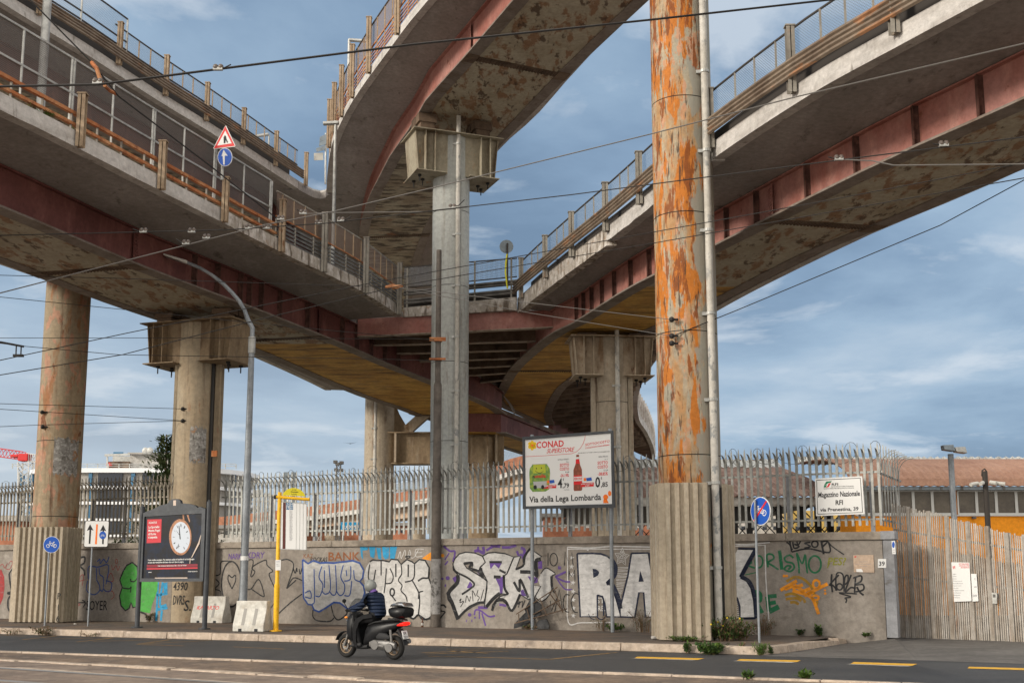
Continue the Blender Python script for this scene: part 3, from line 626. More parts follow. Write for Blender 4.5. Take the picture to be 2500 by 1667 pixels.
L.slab('far_edge_beam', [(L.e, 0, 11.85), (L.e, -.3, 11.85), (L.e, -.3, 12.3), (L.e, 0, 12.3)], 14, 59.5, M['fascia'])
M['stiffdark'] = layered('dark_rust_plate', (.10, .045, .035), [((.05, .022, .016), 3, .45, .6, 7), ((.20, .09, .06), 6, .55, .7, 6, .6)], .8, .2, 30)
L.splice(L.at_px(329, L.c, 10.6), M['beam_dark'], skew=.9); L.splice(L.at_px(780, L.c, 10.6), M['beam_dark'], skew=.9)
ystiff = [L.at_px(p, L.c, 11) for p in (468, 524, 580, 602, 632, 677, 745, 830, 866, 901, 935, 968)]
L.stiff(ystiff, M['stiffdark'])
LP = [L.at_px(p) for p in (185, 385, 540)]; LP2 = [L.at_px(p) for p in (680, 784, 886, 968)]
for y in [LP[0] - (LP[1] - LP[0])] + LP: L.post(y, -.42, .92, M['post'], w=.17)
for y in LP2[:1]: L.post(y, -.45, 1.25, M['post'])
for y in LP2[1:]: L.post(y, -.45, 1.62, M['postgrey'])
ya, yb = 16, LP2[0]
L.rail('rust_beam', ya, yb, .44, .10, .085, M['rust']); L.rail('rust_beam', ya, yb, .16, .10, .075, M['rust']); L.rail('toe_rail', ya, yb, .03, .06, .04, M['postgrey'], out=-.3)
L.bars('baluster', [ya + i * .93 for i in range(int((yb - ya) / .93))], .0, .44, M['postgrey'], .045)
# tall mesh fence on the same edge
zlo, zmd, zhi = .50, 1.0, 1.88
fy0 = 16; ff = [L.at_px(p) for p in (72, 190, 292, 390, 466, 540, 612, 676)]
L.screen(fy0, ff[-1], zlo, zhi, M['screen'], out=-.28)
for z in (zlo, zmd, zhi): L.rail('mesh_frame_rail', fy0, ff[-1], z, .035, .05, M['galv'], out=-.26)
L.bars('mesh_frame_post', [y for y in ff] + [y + .09 for y in ff[1::2]] + [ff[0] - 3.0, ff[0] - 1.4], .30, zhi, M['galv'], .045, out=-.26)
# slatted barrier further on
for z in (.06, .19, .32, .45, .58): L.rail('barrier_slat', yb, yj - .3, z, .03, .075, M['darkgrey'])
L.bars('slat_post', [yb + (yj - yb) * i / 9 for i in range(10)], 0, .66, M['postgrey'], .05)
L.screen(yb, yj - .3, .75, 1.55, M['screen_brown']); L.rail('top_rail', yb, yj - .3, 1.56, .045, .05, M['postgrey']); L.rail('mid_rail', yb, yj - .3, .74, .04, .04, M['rust'])
L.bars('upright', [yb + (yj - yb) * (i + .5) / 15 for i in range(15)], .74, 1.56, M['post'], .045)

# right lower ramp (seen from its left-hand side)
Rr = Deck('ramp_viaduct', 'right lower ramp with sunlit red steel girder, passing behind the big rusted column',
    o=P2((11.3, 15), (8.6, 20.4), (7.7, 22.2), (6.55, 24.6), (4.95, 29.1), (3.15, 35.5), (2.05, 39.2), (.8, 43.6), (.2, 45.9)),
    c=P2((13.3, 15), (10.15, 22.3), (8.7, 25.4), (7.3, 29), (5.8, 33), (4.1, 37.4), (2.45, 43.2), (1.75, 45), (.85, 49), (.12, 53.2), (-.38, 58.2), (-.70, 62.3), (-.45, 65), (.6, 68.5), (2.1, 73.5)),
    d=P2((16.6, 15), (11.65, 25.8), (10.15, 29.8), (8.75, 33.1), (7.0, 39.2), (4.75, 46.0), (3.6, 51), (2.95, 55.3), (2.45, 58.6), (2.15, 64), (2.1, 69), (2.45, 73.5)),
    e=P2((18.4, 15), (14.2, 26), (12.6, 31), (10.8, 35.8), (8.1, 46), (7.1, 54), (7.2, 66), (8.5, 78.8), (10, 87), (11.9, 99), (14.1, 117)),
    y0=8, y1=73.5, zb=10.9, zt=11.94, zf=12.12, hf=.40)
Rr.bright = True
ye = Rr.at_px(1640, Rr.c, 10.9)
mbx = [(8, 37.5, M['soffit']), (37.5, 73.3, M['ochre'])]
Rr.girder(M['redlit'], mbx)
mb = MB(); mb.loft([[Rr.V(Rr.o, y, 12.12, .05), Rr.V(Rr.c, y, 11.94), Rr.V(Rr.d, y, 11.94), Rr.V(Rr.e, y, 12.12, -.05), Rr.V(Rr.e, y, 12.4, -.05), Rr.V(Rr.o, y, 12.4, .05)] for y in densy(8, 45.9, 1.5)]); obj('deck_slab', mb, M['concrete'], Rr.root)
mb = MB(); mb.loft([[Rr.V(Rr.c, min(y, 73), 11.94), Rr.V(Rr.e, y, 12.12, -.05), Rr.V(Rr.e, y, 12.4, -.05), Rr.V(Rr.c, min(y, 73), 12.4)] for y in densy(45.9, 110, 1.5)]); obj('deck_slab', mb, M['beam_dark'], Rr.root)
Rr.top = lambda y: 12.52
yf1, yf2 = Rr.at_px(1740), Rr.at_px(1480)
for a, b, mm, lip in ((8, yf1, M['fascia'], .0), (yf1, yf2, M['fascia'], .03), (yf2, 45.9, M['fascia_old'], .16)):
    mb = MB(); rings = []
    for y in densy(a, b, .45):
        j = random.uniform(-.02, .02) if lip else 0
        rings.append([Rr.V(Rr.o, y, 12.07 - lip + j), Rr.V(Rr.o, y, 12.07 - lip + j, .32), Rr.V(Rr.o, y, 12.52, .32), Rr.V(Rr.o, y, 12.52 + j * .4, .02)])
    mb.loft(rings); obj('edge_beam', mb, mm, Rr.root)
mb = MB(); mb.loft([[Rr.V(Rr.e, y, 12.0), Rr.V(Rr.e, y, 12.0, -.3), Rr.V(Rr.e, y, 12.55, -.3), Rr.V(Rr.e, y, 12.55)] for y in densy(8, 112, 1.5)]); obj('far_edge_beam', mb, M['fascia'], Rr.root)
y = 52          # railing uprights along the far outer curve
while y < 111: 
    x = Rr.e(y); mb = MB(); mb.box(x - .12, x + .06, y - .06, y + .06, 12.5, 14.0); y += 1.1 + (y - 52) * .012; obj('railing_upright', mb, M['fascia'], Rr.root)
ig = smooth_f([(73.2, 2.25), (84, 5.2), (100, 9.4), (110, 12)]); mb = MB(); mb.loft([[Vector((ig(y), y, 10.6)), Vector((ig(y) + .3, y, 10.6)), Vector((ig(y) + .3, y, 11.94)), Vector((ig(y), y, 11.94))] for y in densy(73.2, 110, 2)]); obj('inner_girder', mb, M['red'], Rr.root)
mb = MB(); mb.loft([[Rr.V(Rr.e, y, 12.6, -.05), Rr.V(Rr.e, y, 12.6, -.02), Rr.V(Rr.e, y, 13.7, -.02), Rr.V(Rr.e, y, 13.7, -.05)] for y in densy(46, 112, 1.5)]); obj('outer_curve_screen', mb, M['screen_brown'], Rr.root)
for i in range(26):    # cross ribs under the widened outer edge
    y = 47.5 + i * 1.75; mb = MB(); x0 = Rr.d(y) - .1 if y < 73 else ig(y) + .2; x1 = Rr.e(y) - .3; dy = (x1 - x0) * .22
    mb.hexa([(x0, y - .06, 10.98), (x1, y + dy - .06, 11.7), (x1, y + dy + .06, 11.7), (x0, y + .06, 10.98), (x0, y - .06, 12.0), (x1, y + dy - .06, 12.08), (x1, y + dy + .06, 12.08), (x0, y + .06, 12.0)])
    mb.hexa([(x0, y - .14, 10.95), (x1, y + dy - .14, 11.67), (x1, y + dy + .14, 11.67), (x0, y + .14, 10.95), (x0, y - .14, 10.98), (x1, y + dy - .14, 11.70), (x1, y + dy + .14, 11.70), (x0, y + .14, 10.98)])
    obj('cross_rib', mb, M['beam_dark'], Rr.root)
Rr.splice(Rr.at_px(1884, Rr.c, 10.9), M['beam_dark'], skew=.6); Rr.splice(53.5, M['beam_dark'], skew=0)
Rr.stiff([Rr.at_px(p, Rr.c, 11.2) for p in (2404, 2245, 2100, 1980, 1855, 1780, 1590, 1545, 1505, 1475, 1450, 1430, 1412)], M['stiffdark'], .13)
RP = [Rr.at_px(p) for p in (2197, 1945, 1745, 1570, 1487, 1403, 1338, 1279)]
for y in RP: Rr.post(y, -.22, 1.36, M['postgrey'], w=.17)
Rr.guard(9, 45.6, (.07, .30), M['wbeam'], out=.17)
Rr.screen(9, 45.6, .64, 1.40, M['screen2']); Rr.rail('top_rail', 9, 45.6, 1.41, .045, .04, M['darkrail']); Rr.rail('lower_rail', 9, 45.6, .64, .05, .05, M['darkrail'])
yy = []; 
for a, b in zip(RP, RP[1:]): yy += [a + (b - a) * k / 4 for k in (1, 2, 3)]
yy += [RP[0] - .9 * k for k in range(1, 12)]
Rr.bars('upright', yy, .64, 1.41, M['postgrey'], .04)
# black strip behind the guard rail, added to paint the open gap dark
Rr.rail('dark_gap_strip', 9, 45.6, .12, .06, .90, M['darkrail'], out=-.5)

# piece between the two lower ramps
J = thing('junction_deck', 'short cross deck with red end beam joining the two lower ramps', 'viaduct', (-2, 46, 11.2))
fa, fb = Vector((-4.35, 46.4, 0)), Vector((.2, 45.6, 0))
def up(v, z): return Vector((v.x, v.y, z))
mb = MB(); b3 = Vector((0, .35, 0)); mb.hexa([up(fa, 11.86), up(fb, 11.98), up(fb, 11.98) + b3, up(fa, 11.86) + b3, up(fa, 12.24), up(fb, 12.5), up(fb, 12.5) + b3, up(fa, 12.24) + b3]); obj('edge_beam', mb, M['fascia_old'], J)
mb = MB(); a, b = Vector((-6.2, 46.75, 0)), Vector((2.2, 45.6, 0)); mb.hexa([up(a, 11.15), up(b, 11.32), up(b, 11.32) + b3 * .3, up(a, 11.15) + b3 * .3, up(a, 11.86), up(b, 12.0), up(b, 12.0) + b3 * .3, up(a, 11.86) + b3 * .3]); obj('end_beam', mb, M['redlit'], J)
mb = MB(); mb.hexa([up(a, 11.11) - b3 * .3, up(b, 11.28) - b3 * .3, up(b, 11.28) + b3 * .6, up(a, 11.11) + b3 * .6, up(a, 11.148) - b3 * .3, up(b, 11.318) - b3 * .3, up(b, 11.318) + b3 * .6, up(a, 11.148) + b3 * .6]); obj('beam_flange', mb, M['flange_light'], J)
mb = MB(); ys = densy(46.8, 66, 1.5); mb.loft([[Vector((L.c(y) - .2, y, 11.86 + dzL(y))), Vector((Rr.c(y) + .1, y, 11.9)), Vector((Rr.c(y) + .1, y, 12.3)), Vector((L.c(y) - .2, y, 12.15 + dzL(y)))] for y in ys]); obj('deck_slab', mb, M['concrete'], J)
for i in range(9):
    y = 48.3 + i * 1.62; x0 = L.c(y) + .02; x1 = Rr.c(min(y, 66)) - .02
    if x1 - x0 < .5: break
    z0 = 11.15 + dzL(y) * .45; z1 = 11.22 + dzL(y) * .45
    mb = MB(); mb.hexa([(x0, y, z0), (x1, y - .5, z1), (x1, y - .46, z1), (x0, y + .04, z0), (x0, y, z0 + .7), (x1, y - .5, z1 + .7), (x1, y - .46, z1 + .7), (x0, y + .04, z0 + .7)])
    cb = obj('cross_beam', mb, M['beam_dark'], J)
    mb = MB(); mb.hexa([(x0, y - .12, z0 - .035), (x1, y - .62, z1 - .035), (x1, y - .34, z1 - .035), (x0, y + .16, z0 - .035), (x0, y - .12, z0 - .002), (x1, y - .62, z1 - .002), (x1, y - .34, z1 - .002), (x0, y + .16, z0 - .002)])
    obj('beam_flange', mb, M['flange_light'], cb)
# barrier over the junction
def jp(t, z, dy=.18): v = fa.lerp(fb, t); return Vector((v.x, v.y + dy, z + .26 * t))
for z in (12.40, 12.76):
    mb = MB(); mb.loft([[jp(t, z + dzz, .18 - dx) for dx, dzz in WB_PROF] + [jp(t, z + dzz, .19 - dx) for dx, dzz in WB_PROF[::-1]] for t in (0, .5, 1)]); obj('guard_rail', mb, M['wbeamgrey'], J)
mb = MB(); mb.bar(jp(0, 12.34, .45), jp(1, 12.34, .45), .05, .3); obj('dark_gap_strip', mb, M['darkrail'], J)  # dark bar added to paint the gap behind these rails dark
mb = MB(); mb.quad(jp(0, 13.1), jp(1, 13.1), jp(1, 13.85), jp(0, 13.95)); obj('mesh_infill', mb, M['screen2'], J)
mb = MB(); mb.bar(jp(0, 13.95), jp(1, 13.85), .04, .04); mb.bar(jp(0, 13.1), jp(1, 13.1), .04, .04); obj('top_rail', mb, M['darkrail'], J)
for t in (.03, .63, .95):
    mb = MB(); mb.bar(jp(t, 12.24), jp(t, 13.9), .07, .07, (0, 1, 0)); obj('barrier_post', mb, M['postgrey'], J)

# lower carriageway carrying on beyond the portal
L2 = Deck('approach_viaduct', 'far lower approach deck with red web and ochre underside, running away beyond the portal frame',
    o=P2((-.9, 58), (2.4, 68), (6.05, 79), (11.05, 95), (18.05, 115)), c=P2((-.95, 58), (2.35, 68), (6, 79), (11, 95), (18, 115)), d=P2((-3.2, 58), (.1, 68), (3.6, 79), (8.2, 95), (15, 115)), e=P2((-5.6, 58), (-2.3, 68), (1.2, 79), (6, 95), (12.6, 115)),
    y0=59.2, y1=115, zb=8.75, zt=9.72, zf=9.72, hf=.22)
L2.girder(M['red'], [(59.2, 115, M['ochre'])]); L2.deck(m=M['beam_dark'], fm=M['beam_dark'])

# upper middle ramp (left side seen)
Mo = P2((7.5, 12), (2.6, 25), (-2.8, 37.1), (-3.6, 38.8), (-4.7, 41.4), (-5.8, 44), (-6.9, 46.9), (-8.0, 50.5), (-8.9, 54.9), (-9.35, 57.6))
Um = Deck('high_ramp_viaduct', 'high middle ramp with mottled soffit and orange slatted parapet, curving up over the pale column',
    o=Mo, c=P2((9.5, 12), (4.2, 25), (.3, 34.3), (-.8, 37), (-2.1, 40.1), (-2.95, 42.1), (-3.75, 44.8), (-4.9, 48.1), (-5.6, 50.6), (-6.25, 52.9), (-6.9, 55.6), (-7.75, 60), (-9.2, 70), (-11, 86)),
    d=P2((13, 12), (7.8, 25), (4.0, 34.3), (2.1, 39.1), (.8, 42.7), (-.6, 46.6), (-2.6, 52.5), (-4.05, 57.7), (-4.4, 59.4), (-5.3, 64.5), (-6.1, 70.1), (-8, 86)),
    e=P2((15.2, 12), (9.6, 25), (4.4, 37.1), (2.35, 42.9), (.95, 47.3), (-.5, 50.9), (-2.0, 56.5), (-2.9, 62), (-3.8, 70), (-5.5, 86)),
    y0=12, y1=86, zb=19.2, zt=20.44, zf=20.66, hf=.30)
Um.bright = True
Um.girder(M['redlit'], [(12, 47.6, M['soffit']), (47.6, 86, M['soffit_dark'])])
yg = 57.6
mb = MB(); mb.loft([[Um.V(Um.o, y, 20.66, .05), Um.V(Um.c, y, 20.44), Um.V(Um.d, y, 20.44), Um.V(Um.e, y, 20.66, -.05), Um.V(Um.e, y, 20.9, -.05), Um.V(Um.o, y, 20.9, .05)] for y in densy(12, yg, 1.5)]); obj('deck_slab', mb, M['concrete'], Um.root)
mb = MB(); mb.loft([[Um.V(Um.c, y, 20.44), Um.V(Um.d, y, 20.44), Um.V(Um.e, y, 20.66, -.05), Um.V(Um.e, y, 20.9, -.05), Um.V(Um.c, y, 20.9)] for y in densy(yg, 86, 1.5)]); obj('deck_slab', mb, M['concrete'], Um.root)
Um.top = lambda y: 20.96
mb = MB(); mb.loft([[Um.V(Um.o, y, 20.6), Um.V(Um.o, y, 20.6, .3), Um.V(Um.o, y, 20.96, .3), Um.V(Um.o, y, 20.96, .02)] for y in densy(12, yg - .4, .8)]); obj('edge_beam', mb, M['fascia'], Um.root)
Um.slab('far_edge_beam', [(Um.e, 0, 20.6), (Um.e, -.3, 20.6), (Um.e, -.3, 20.96), (Um.e, 0, 20.96)], 12, 86, M['fascia'])
Um.splice(Um.at_px(1150, Um.c, 19.2), M['beam_dark'], skew=1.5); Um.splice(60.5, M['beam_dark'], skew=-.6)
UP = [Um.at_px(p) for p in (975, 906, 864, 838, 820, 808)]
for y in UP + [UP[0] - 3.2, UP[0] - 6.4]: Um.post(y, -.30, 1.95, M['post'], w=.2)
for z in (.08, .22, .36, .50, .64): Um.rail('barrier_slat', 16, 57, z, .03, .05, M['rust'])
Um.rail('mid_rail', 16, 57, .86, .05, .06, M['rust']); Um.rail('top_rail', 16, 57, 1.80, .05, .05, M['darkrail'])
Um.screen(16, 57, .86, 1.80, M['screen_brown'])
Um.bars('upright', [18 + i * .88 for i in range(44)], .0, 1.80, M['post'], .045)

# upper left ramp (right side seen)
Uo = P2((-22, 22), (-17.1, 37.1), (-16.25, 39.5), (-15.7, 41), (-14.2, 45.7), (-13.2, 48.5), (-12.2, 51.5), (-11.25, 54.5), (-10.35, 57.3))
UL = Deck('high_ramp_viaduct', 'high left ramp with pale edge beam and twin guard rails, running above the mesh fence',
    o=Uo, c=[(y, x - 2.1) for y, x in Uo] + P2((-12.0, 66), (-12.0, 80)), d=[(y, x - 6.0) for y, x in Uo] + P2((-15.6, 66), (-15.0, 80)), e=[(y, x - 8.3) for y, x in Uo] + P2((-18, 66), (-17.4, 80)),
    y0=24, y1=80, zb=19.2, zt=20.44, zf=20.66, hf=.34)
UL.girder(M['red'], [(24, 80, M['soffit_dark'])])
mb = MB(); mb.loft([[UL.V(UL.o, y, 20.66, -.05), UL.V(UL.c, y, 20.44), UL.V(UL.d, y, 20.44), UL.V(UL.e, y, 20.66), UL.V(UL.e, y, 20.9), UL.V(UL.o, y, 20.9, -.05)] for y in densy(24, 57.3, 1.5)]); obj('deck_slab', mb, M['concrete'], UL.root)
mb = MB(); mb.loft([[UL.V(UL.c, y, 20.44), UL.V(UL.d, y, 20.44), UL.V(UL.e, y, 20.66), UL.V(UL.e, y, 20.9), UL.V(UL.c, y, 20.9)] for y in densy(57.3, 80, 1.5)]); obj('deck_slab', mb, M['concrete'], UL.root)
UL.top = lambda y: 21.0
# edge beam rounding into the gore between the two high ramps
go = [UL.V(UL.o, y, 0) for y in densy(24, 56.6, .9)]; c0 = Vector((-9.9, 57.0, 0))
go += [Vector((-10.35, 57.2, 0)), Vector((-10.05, 57.85, 0)), Vector((-9.75, 58.1, 0)), Vector((-9.5, 58.0, 0)), Vector((-9.3, 57.55, 0))]
mb = MB(); rings = []
for i, p in enumerate(go):
    a = go[max(i - 1, 0)]; b = go[min(i + 1, len(go) - 1)]; t = (b - a).normalized(); n = Vector((-t.y, t.x, 0))
    rings.append([up(p, 20.58), up(p + n * .3, 20.58), up(p + n * .3, 21.0), up(p + n * .02, 21.0)])
mb.loft(rings); obj('edge_beam', mb, M['fascia'], UL.root)
mb = MB(); gp = [Vector((UL.c(57), 57.0, 20.64)), go[-6], go[-5], go[-4], go[-3], go[-2], go[-1], Vector((Um.c(57.5), 57.5, 0)), Vector((Um.c(86), 86, 0)), Vector((UL.c(80), 80, 0))]
mb.prism([up(p, 20.55) for p in gp], (0, 0, .35)); obj('gore_slab', mb, M['concrete'], UL.root)
VP = [UL.at_px(p) for p in (282, 397, 497, 587, 667, 741)]
for y in [VP[0] - 4.1] + VP: UL.post(y, -.08, 1.62, M['post'], w=.19)
UL.guard(25, 56.6, (.10, .33), M['wbeam'], out=.17)
UL.rail('dark_gap_strip', 25, 56.6, .18, .06, .94, M['darkrail'], out=-.5)  # dark strip added to paint the gap under the rails dark
UL.screen(VP[0] + .6, 56.6, .84, 1.55, M['screen2']); UL.rail('top_rail', VP[0], 56.6, 1.56, .045, .045, M['darkrail']); UL.rail('lower_rail', 25, 56.6, .82, .05, .05, M['darkrail'])
yy = []
for a, b in zip(VP, VP[1:]): yy += [a + (b - a) * k / 4 for k in (1, 2, 3)]
UL.bars('upright', yy, .82, 1.56, M['post'], .045)
# taller screen on the near part
UL.screen(25, VP[0] + .7, .84, 2.1, M['screen2'], out=-.12); UL.rail('tall_screen_rail', 25, VP[0] + .7, 2.1, .045, .05, M['darkrail']); UL.rail('tall_screen_rail', 25, VP[0] + .7, 1.15, .045, .05, M['darkrail'])
UL.bars('tall_screen_post', [VP[0] + .7, VP[0] - 1.9, VP[0] - 4.5, VP[0] - 7.2, VP[0] - 10], .7, 2.1, M['galv'], .06)
# ------------------------------------------------------------------ columns
def column(label, loc, r, z1, m, z0=0.0, name='viaduct_column', seams=()):
    t = thing(name, label, 'column', (loc[0], loc[1], z0)); mb = MB(); zs = [z0, *sorted(seams), z1]
    for a, b in zip(zs, zs[1:]):
        mb.cyl(loc, r, a + (.012 if a in seams else 0), b - (.012 if b in seams else 0), 56)
    o = obj('shaft', mb, m, t, smooth=True)
    if seams:
        sm = MB()
        for s in seams: sm.cyl(loc, r - .012, s - .013, s + .013, 48)
        obj('weld_seam', sm, M['black'], t, smooth=True)
    return t
def drainpipe(root, p, r, z0, z1, clamps, m=M['pipe'], kink=None):
    mb = MB(); mb.tube([(p[0], p[1], z0), (p[0], p[1], z1)], r, 16)
    o = obj('drainpipe', mb, m, root, smooth=True)
    for z in clamps:
        c = MB(); c.tube([(p[0], p[1], z - .035), (p[0], p[1], z + .035)], r + .025, 14); c.box(p[0] - r - .12, p[0] - r, p[1] - .03, p[1] + .03, z - .05, z + .03); obj('pipe_clamp', c, M['galv'], o)
def capital(root, cpt, lat, z1, h, half, m, bear=.35, w=.62, th=.03):
    """steel cross-head: I-section arms either side of the shaft, lat = unit vector across the road"""
    u = Vector((0, 0, 1)); f = Vector((-lat.y, lat.x, 0)); c = Vector((cpt[0], cpt[1], 0)); z0 = z1 - h
    def bx(mb, l0, l1, f0, f1, a, b, l0b=None, l1b=None):
        l0b = l0 if l0b is None else l0b; l1b = l1 if l1b is None else l1b
        mb.hexa([c + lat * l0b + f * f0 + u * a, c + lat * l1b + f * f0 + u * a, c + lat * l1b + f * f1 + u * a, c + lat * l0b + f * f1 + u * a,
                 c + lat * l0 + f * f0 + u * b, c + lat * l1 + f * f0 + u * b, c + lat * l1 + f * f1 + u * b, c + lat * l0 + f * f1 + u * b])
    mb = MB(); bx(mb, -half - .12, half + .12, -w - .28, w + .28, z1, z1 + .035); o = obj('cap_plate', mb, m, root)
    mb = MB()
    for s in (-1, 1):
        for k in (-1, 1):
            lo, hi = sorted((s * .3, s * half)); lob, hib = sorted((s * .3, s * (half - .14)))
            bx(mb, lo, hi, k * (w - .1) - th / 2, k * (w - .1) + th / 2, z0, z1 - .002, lob, hib)
        # end plate and stiffeners
        lo, hi = sorted((s * half, s * (half - .03))); lob, hib = sorted((s * (half - .14), s * (half - .17)))
        bx(mb, lo, hi, -w - .02, w + .02, z0, z1 - .002, lob, hib)
        for q in (half - .38, half - .75):
            for k in (-1, 1):
                a, b = sorted((k * (w - .08), k * (w + .2))); a2 = s * q
                mb.hexa([c + lat * (a2 - .012) + f * a + u * z0, c + lat * (a2 + .012) + f * a + u * z0, c + lat * (a2 + .012) + f * b + u * z0, c + lat * (a2 - .012) + f * b + u * z0,
                         c + lat * (a2 - .012) + f * a + u * (z1 - .002), c + lat * (a2 + .012) + f * a + u * (z1 - .002), c + lat * (a2 + .012) + f * b + u * (z1 - .002), c + lat * (a2 - .012) + f * b + u * (z1 - .002)])
    obj('cross_head', mb, m, root)
    for s in (-1, 1):
        mb = MB(); lo, hi = sorted((s * .45, s * (half - .02))); bx(mb, lo, hi, -w - .22, w + .22, z0 - .035, z0 - .002); pl = obj('bottom_plate', mb, m, root)
        for l, k in ((half - .3, -.35), (half - .55, .1), (half - .3, .45)):
            q = c + lat * (s * l) + f * k; b = MB(); b.cyl((q.x, q.y), .022, z0 - .30, z0 - .035, 8); b.cyl((q.x, q.y), .07, z0 - .10, z0 - .035, 8); obj('anchor_bolt', b, M['black'], pl)
        for k in (-.28, .28):
            mb = MB(); bx(mb, s * (half - .55) - .28, s * (half - .55) + .28, k - .2, k + .2, z1 + .037, z1 + .037 + bear * .55); bx(mb, s * (half - .55) - .36, s * (half - .55) + .36, k - .24, k + .24, z1 + .04 + bear * .55, z1 + .04 + bear); obj('bearing', mb, M['beam_dark'], root)
def zat(px, py, Y): return aty(px, py, Y).z

# 1 big rusted column
fb_ = atz(1668, 1563, PZ); cR = aty(1684, 1150, fb_.y + .78); rR = .765 * 148 / 146
colR = column('big rust-streaked column standing at the kerb, skirted with corrugated sheet', (cR.x, cR.y), .765, 26, M['pilR'], seams=(zat(1684, 1116, cR.y), zat(1684, 821, cR.y), zat(1684, 537, cR.y), zat(1684, 261, cR.y)))
pp = aty(1730, 800, cR.y - .74); drainpipe(colR, (pp.x + .06, pp.y), .092, PZ, 26, [zat(1730, y, pp.y) for y in (1178, 975, 765, 562, 368, 175, 1385)])
M['redpeel'] = layered('bare_peeled_edge', (0.42, 0.27, 0.19), [((0.30, 0.14, 0.07), (2, 2, .5), .45, .6, 8)], .8, .2, 30)
# corrugated skirt: folded sheet round the shaft, open where the pipe runs
def skirt(root, cx, cy, hw, hd, z0, z1, faces, m, pitch=.155, dep=.05, tilt=0.0):
    pts = []
    for (x0, y0), (x1, y1) in faces:
        a = Vector((cx + x0 * hw, cy + y0 * hd, 0)); b = Vector((cx + x1 * hw, cy + y1 * hd, 0)); d = (b - a); n = max(1, round(d.length / pitch)); d.normalize(); o = Vector((d.y, -d.x, 0)); L = (b - a).length / n
        for i in range(n):
            for t, k in ((0, 0), (.30, 0), (.42, 1), (.88, 1)): pts.append(a + d * (L * (i + t)) + o * dep * k)
        pts.append(b)
    mb = MB(); mb.strip([up(p, z0) for p in pts], [up(p, z1 + .0) for p in pts]); o = obj('corrugated_skirt', mb, m, root)
    s = o.modifiers.new('solid', 'SOLIDIFY'); s.thickness = .012; return o
zs1 = zat(1660, 1178, cR.y - .9)
skirt(colR, cR.x, cR.y, 1, 1, PZ + .02, zs1, [((-.93, .2), (-.80, -.80)), ((-.80, -.80), (.28, -.98))], M['clad'], pitch=.24, dep=.09)
skirt(colR, cR.x, cR.y, 1, 1, PZ + .25, zs1 - .0, [((.68, -.58), (1.02, .1))], M['clad'], pitch=.26, dep=.08)
mb = MB(); mb.box(cR.x + .26, cR.x + .66, cR.y - .66, cR.y - .4, PZ, zs1 - .1); obj('skirt_gap_shade', mb, M['black'], colR)  # black box stands in for the shade inside the skirt opening
# 2 left column with P16 skirt
fl = atz(120, 1519, PZ); cL = aty(148, 1050, fl.y + .80); 
colL = column('tall pink-stained column behind the round bicycle sign, skirted with corrugated sheet', (cL.x, cL.y), .735, 11.85, M['pilL'], seams=(zat(141, 1080, cL.y), zat(141, 1262, cL.y)))
cx_ = aty(120, 1400, cL.y)
zs2 = zat(120, 1286, cL.y - .9)
skirt(colL, cx_.x, cL.y, 1, 1, PZ + .02, zs2, [((-.98, .3), (-.88, -.70)), ((-.88, -.70), (.80, -.98)), ((.80, -.98), (.93, .1))], M['clad'], pitch=.20, dep=.075)
pt = MB(); o = Vector((0, 0, 0))
q = aty(146, 1461, cL.y - 1.02)
for i, ch in enumerate('P16'): text_mb(ch, .27, (q.x, cL.y - .70 - (q.x - cx_.x + .88) / 6 - .125, q.z - .36 * i), (.986, -.165, 0), (0, 0, 1), 'CENTER', .012, mb=pt)
obj('stencil_lettering', pt, M['black'], colL)
# 3 capped column carrying the left ramp
latL = Vector((.948, -.318, 0))
c2 = aty(474, 1150, atz(463, 1519, PZ).y + .8)
z2 = zat(474, 795, c2.y)
col2 = column('brown capped column behind the clock poster, carrying the left lower ramp', (c2.x, c2.y), .665, z2, M['pil2'])
capital(col2, (c2.x, c2.y), latL, z2, z2 - zat(474, 890, c2.y), 1.68, M['cap2'], bear=10.57 - z2 - .03)
mb = MB(); mb.box(c2.x + .62, c2.x + .86, c2.y - .25, c2.y + .15, 0, z2 - 1.25); mb.box(c2.x - .74, c2.x - .64, c2.y - .2, c2.y + .15, 0, z2 - 1.25); obj('side_channel', mb, M['pil2'], col2)
mb = MB(); mb.box(c2.x + .56, c2.x + .66, c2.y - .40, c2.y - .2, 0, z2 - 1.25); obj('channel_gap_shade', mb, M['black'], col2)  # black box stands in for the shade in the slot beside the channel
mb = MB(); k = zat(527, 1112, c2.y); mb.box(c2.x + .74, c2.x + .92, c2.y - .72, c2.y - .62, k - .1, k + .1); obj('anchor_plate', mb, M['rust'], col2)
# old poster scraps stuck round the shafts
M['poster_scrap'] = layered('torn_poster', (0.23, 0.22, 0.205), [((0.40, 0.39, 0.37), (7, 7, 9), .5, .6, 8, .9), ((.09, .08, .07), (9, 9, 5), .52, .62, 8, .8), ((.35, .17, .07), 2.0, .58, .64, 8, .9)], .9, .4, 60)
def scrap(root, c, r, pxs, pys, Y, seed=0):
    rnd = random.Random(seed); z1, z0 = zat(pxs[0], pys[0], Y), zat(pxs[0], pys[1], Y); mb = MB(); n = 16
    a0 = math.acos(max(-1, min(1, (aty(pxs[0], pys[0], Y).x - c.x) / r))); a1 = math.acos(max(-1, min(1, (aty(pxs[1], pys[0], Y).x - c.x) / r)))
    T, B = [], []
    for i in range(n + 1):
        a = -(a0 + (a1 - a0) * i / n); T.append(Vector((c.x + (r + .006) * math.cos(a), c.y + (r + .006) * math.sin(a), z1 + rnd.uniform(-.12, .05)))); B.append(Vector((c.x + (r + .006) * math.cos(a), c.y + (r + .006) * math.sin(a), z0 + rnd.uniform(-.05, .12))))
    mb.strip(T, B); obj('torn_poster', mb, M['poster_scrap'], root, smooth=True)
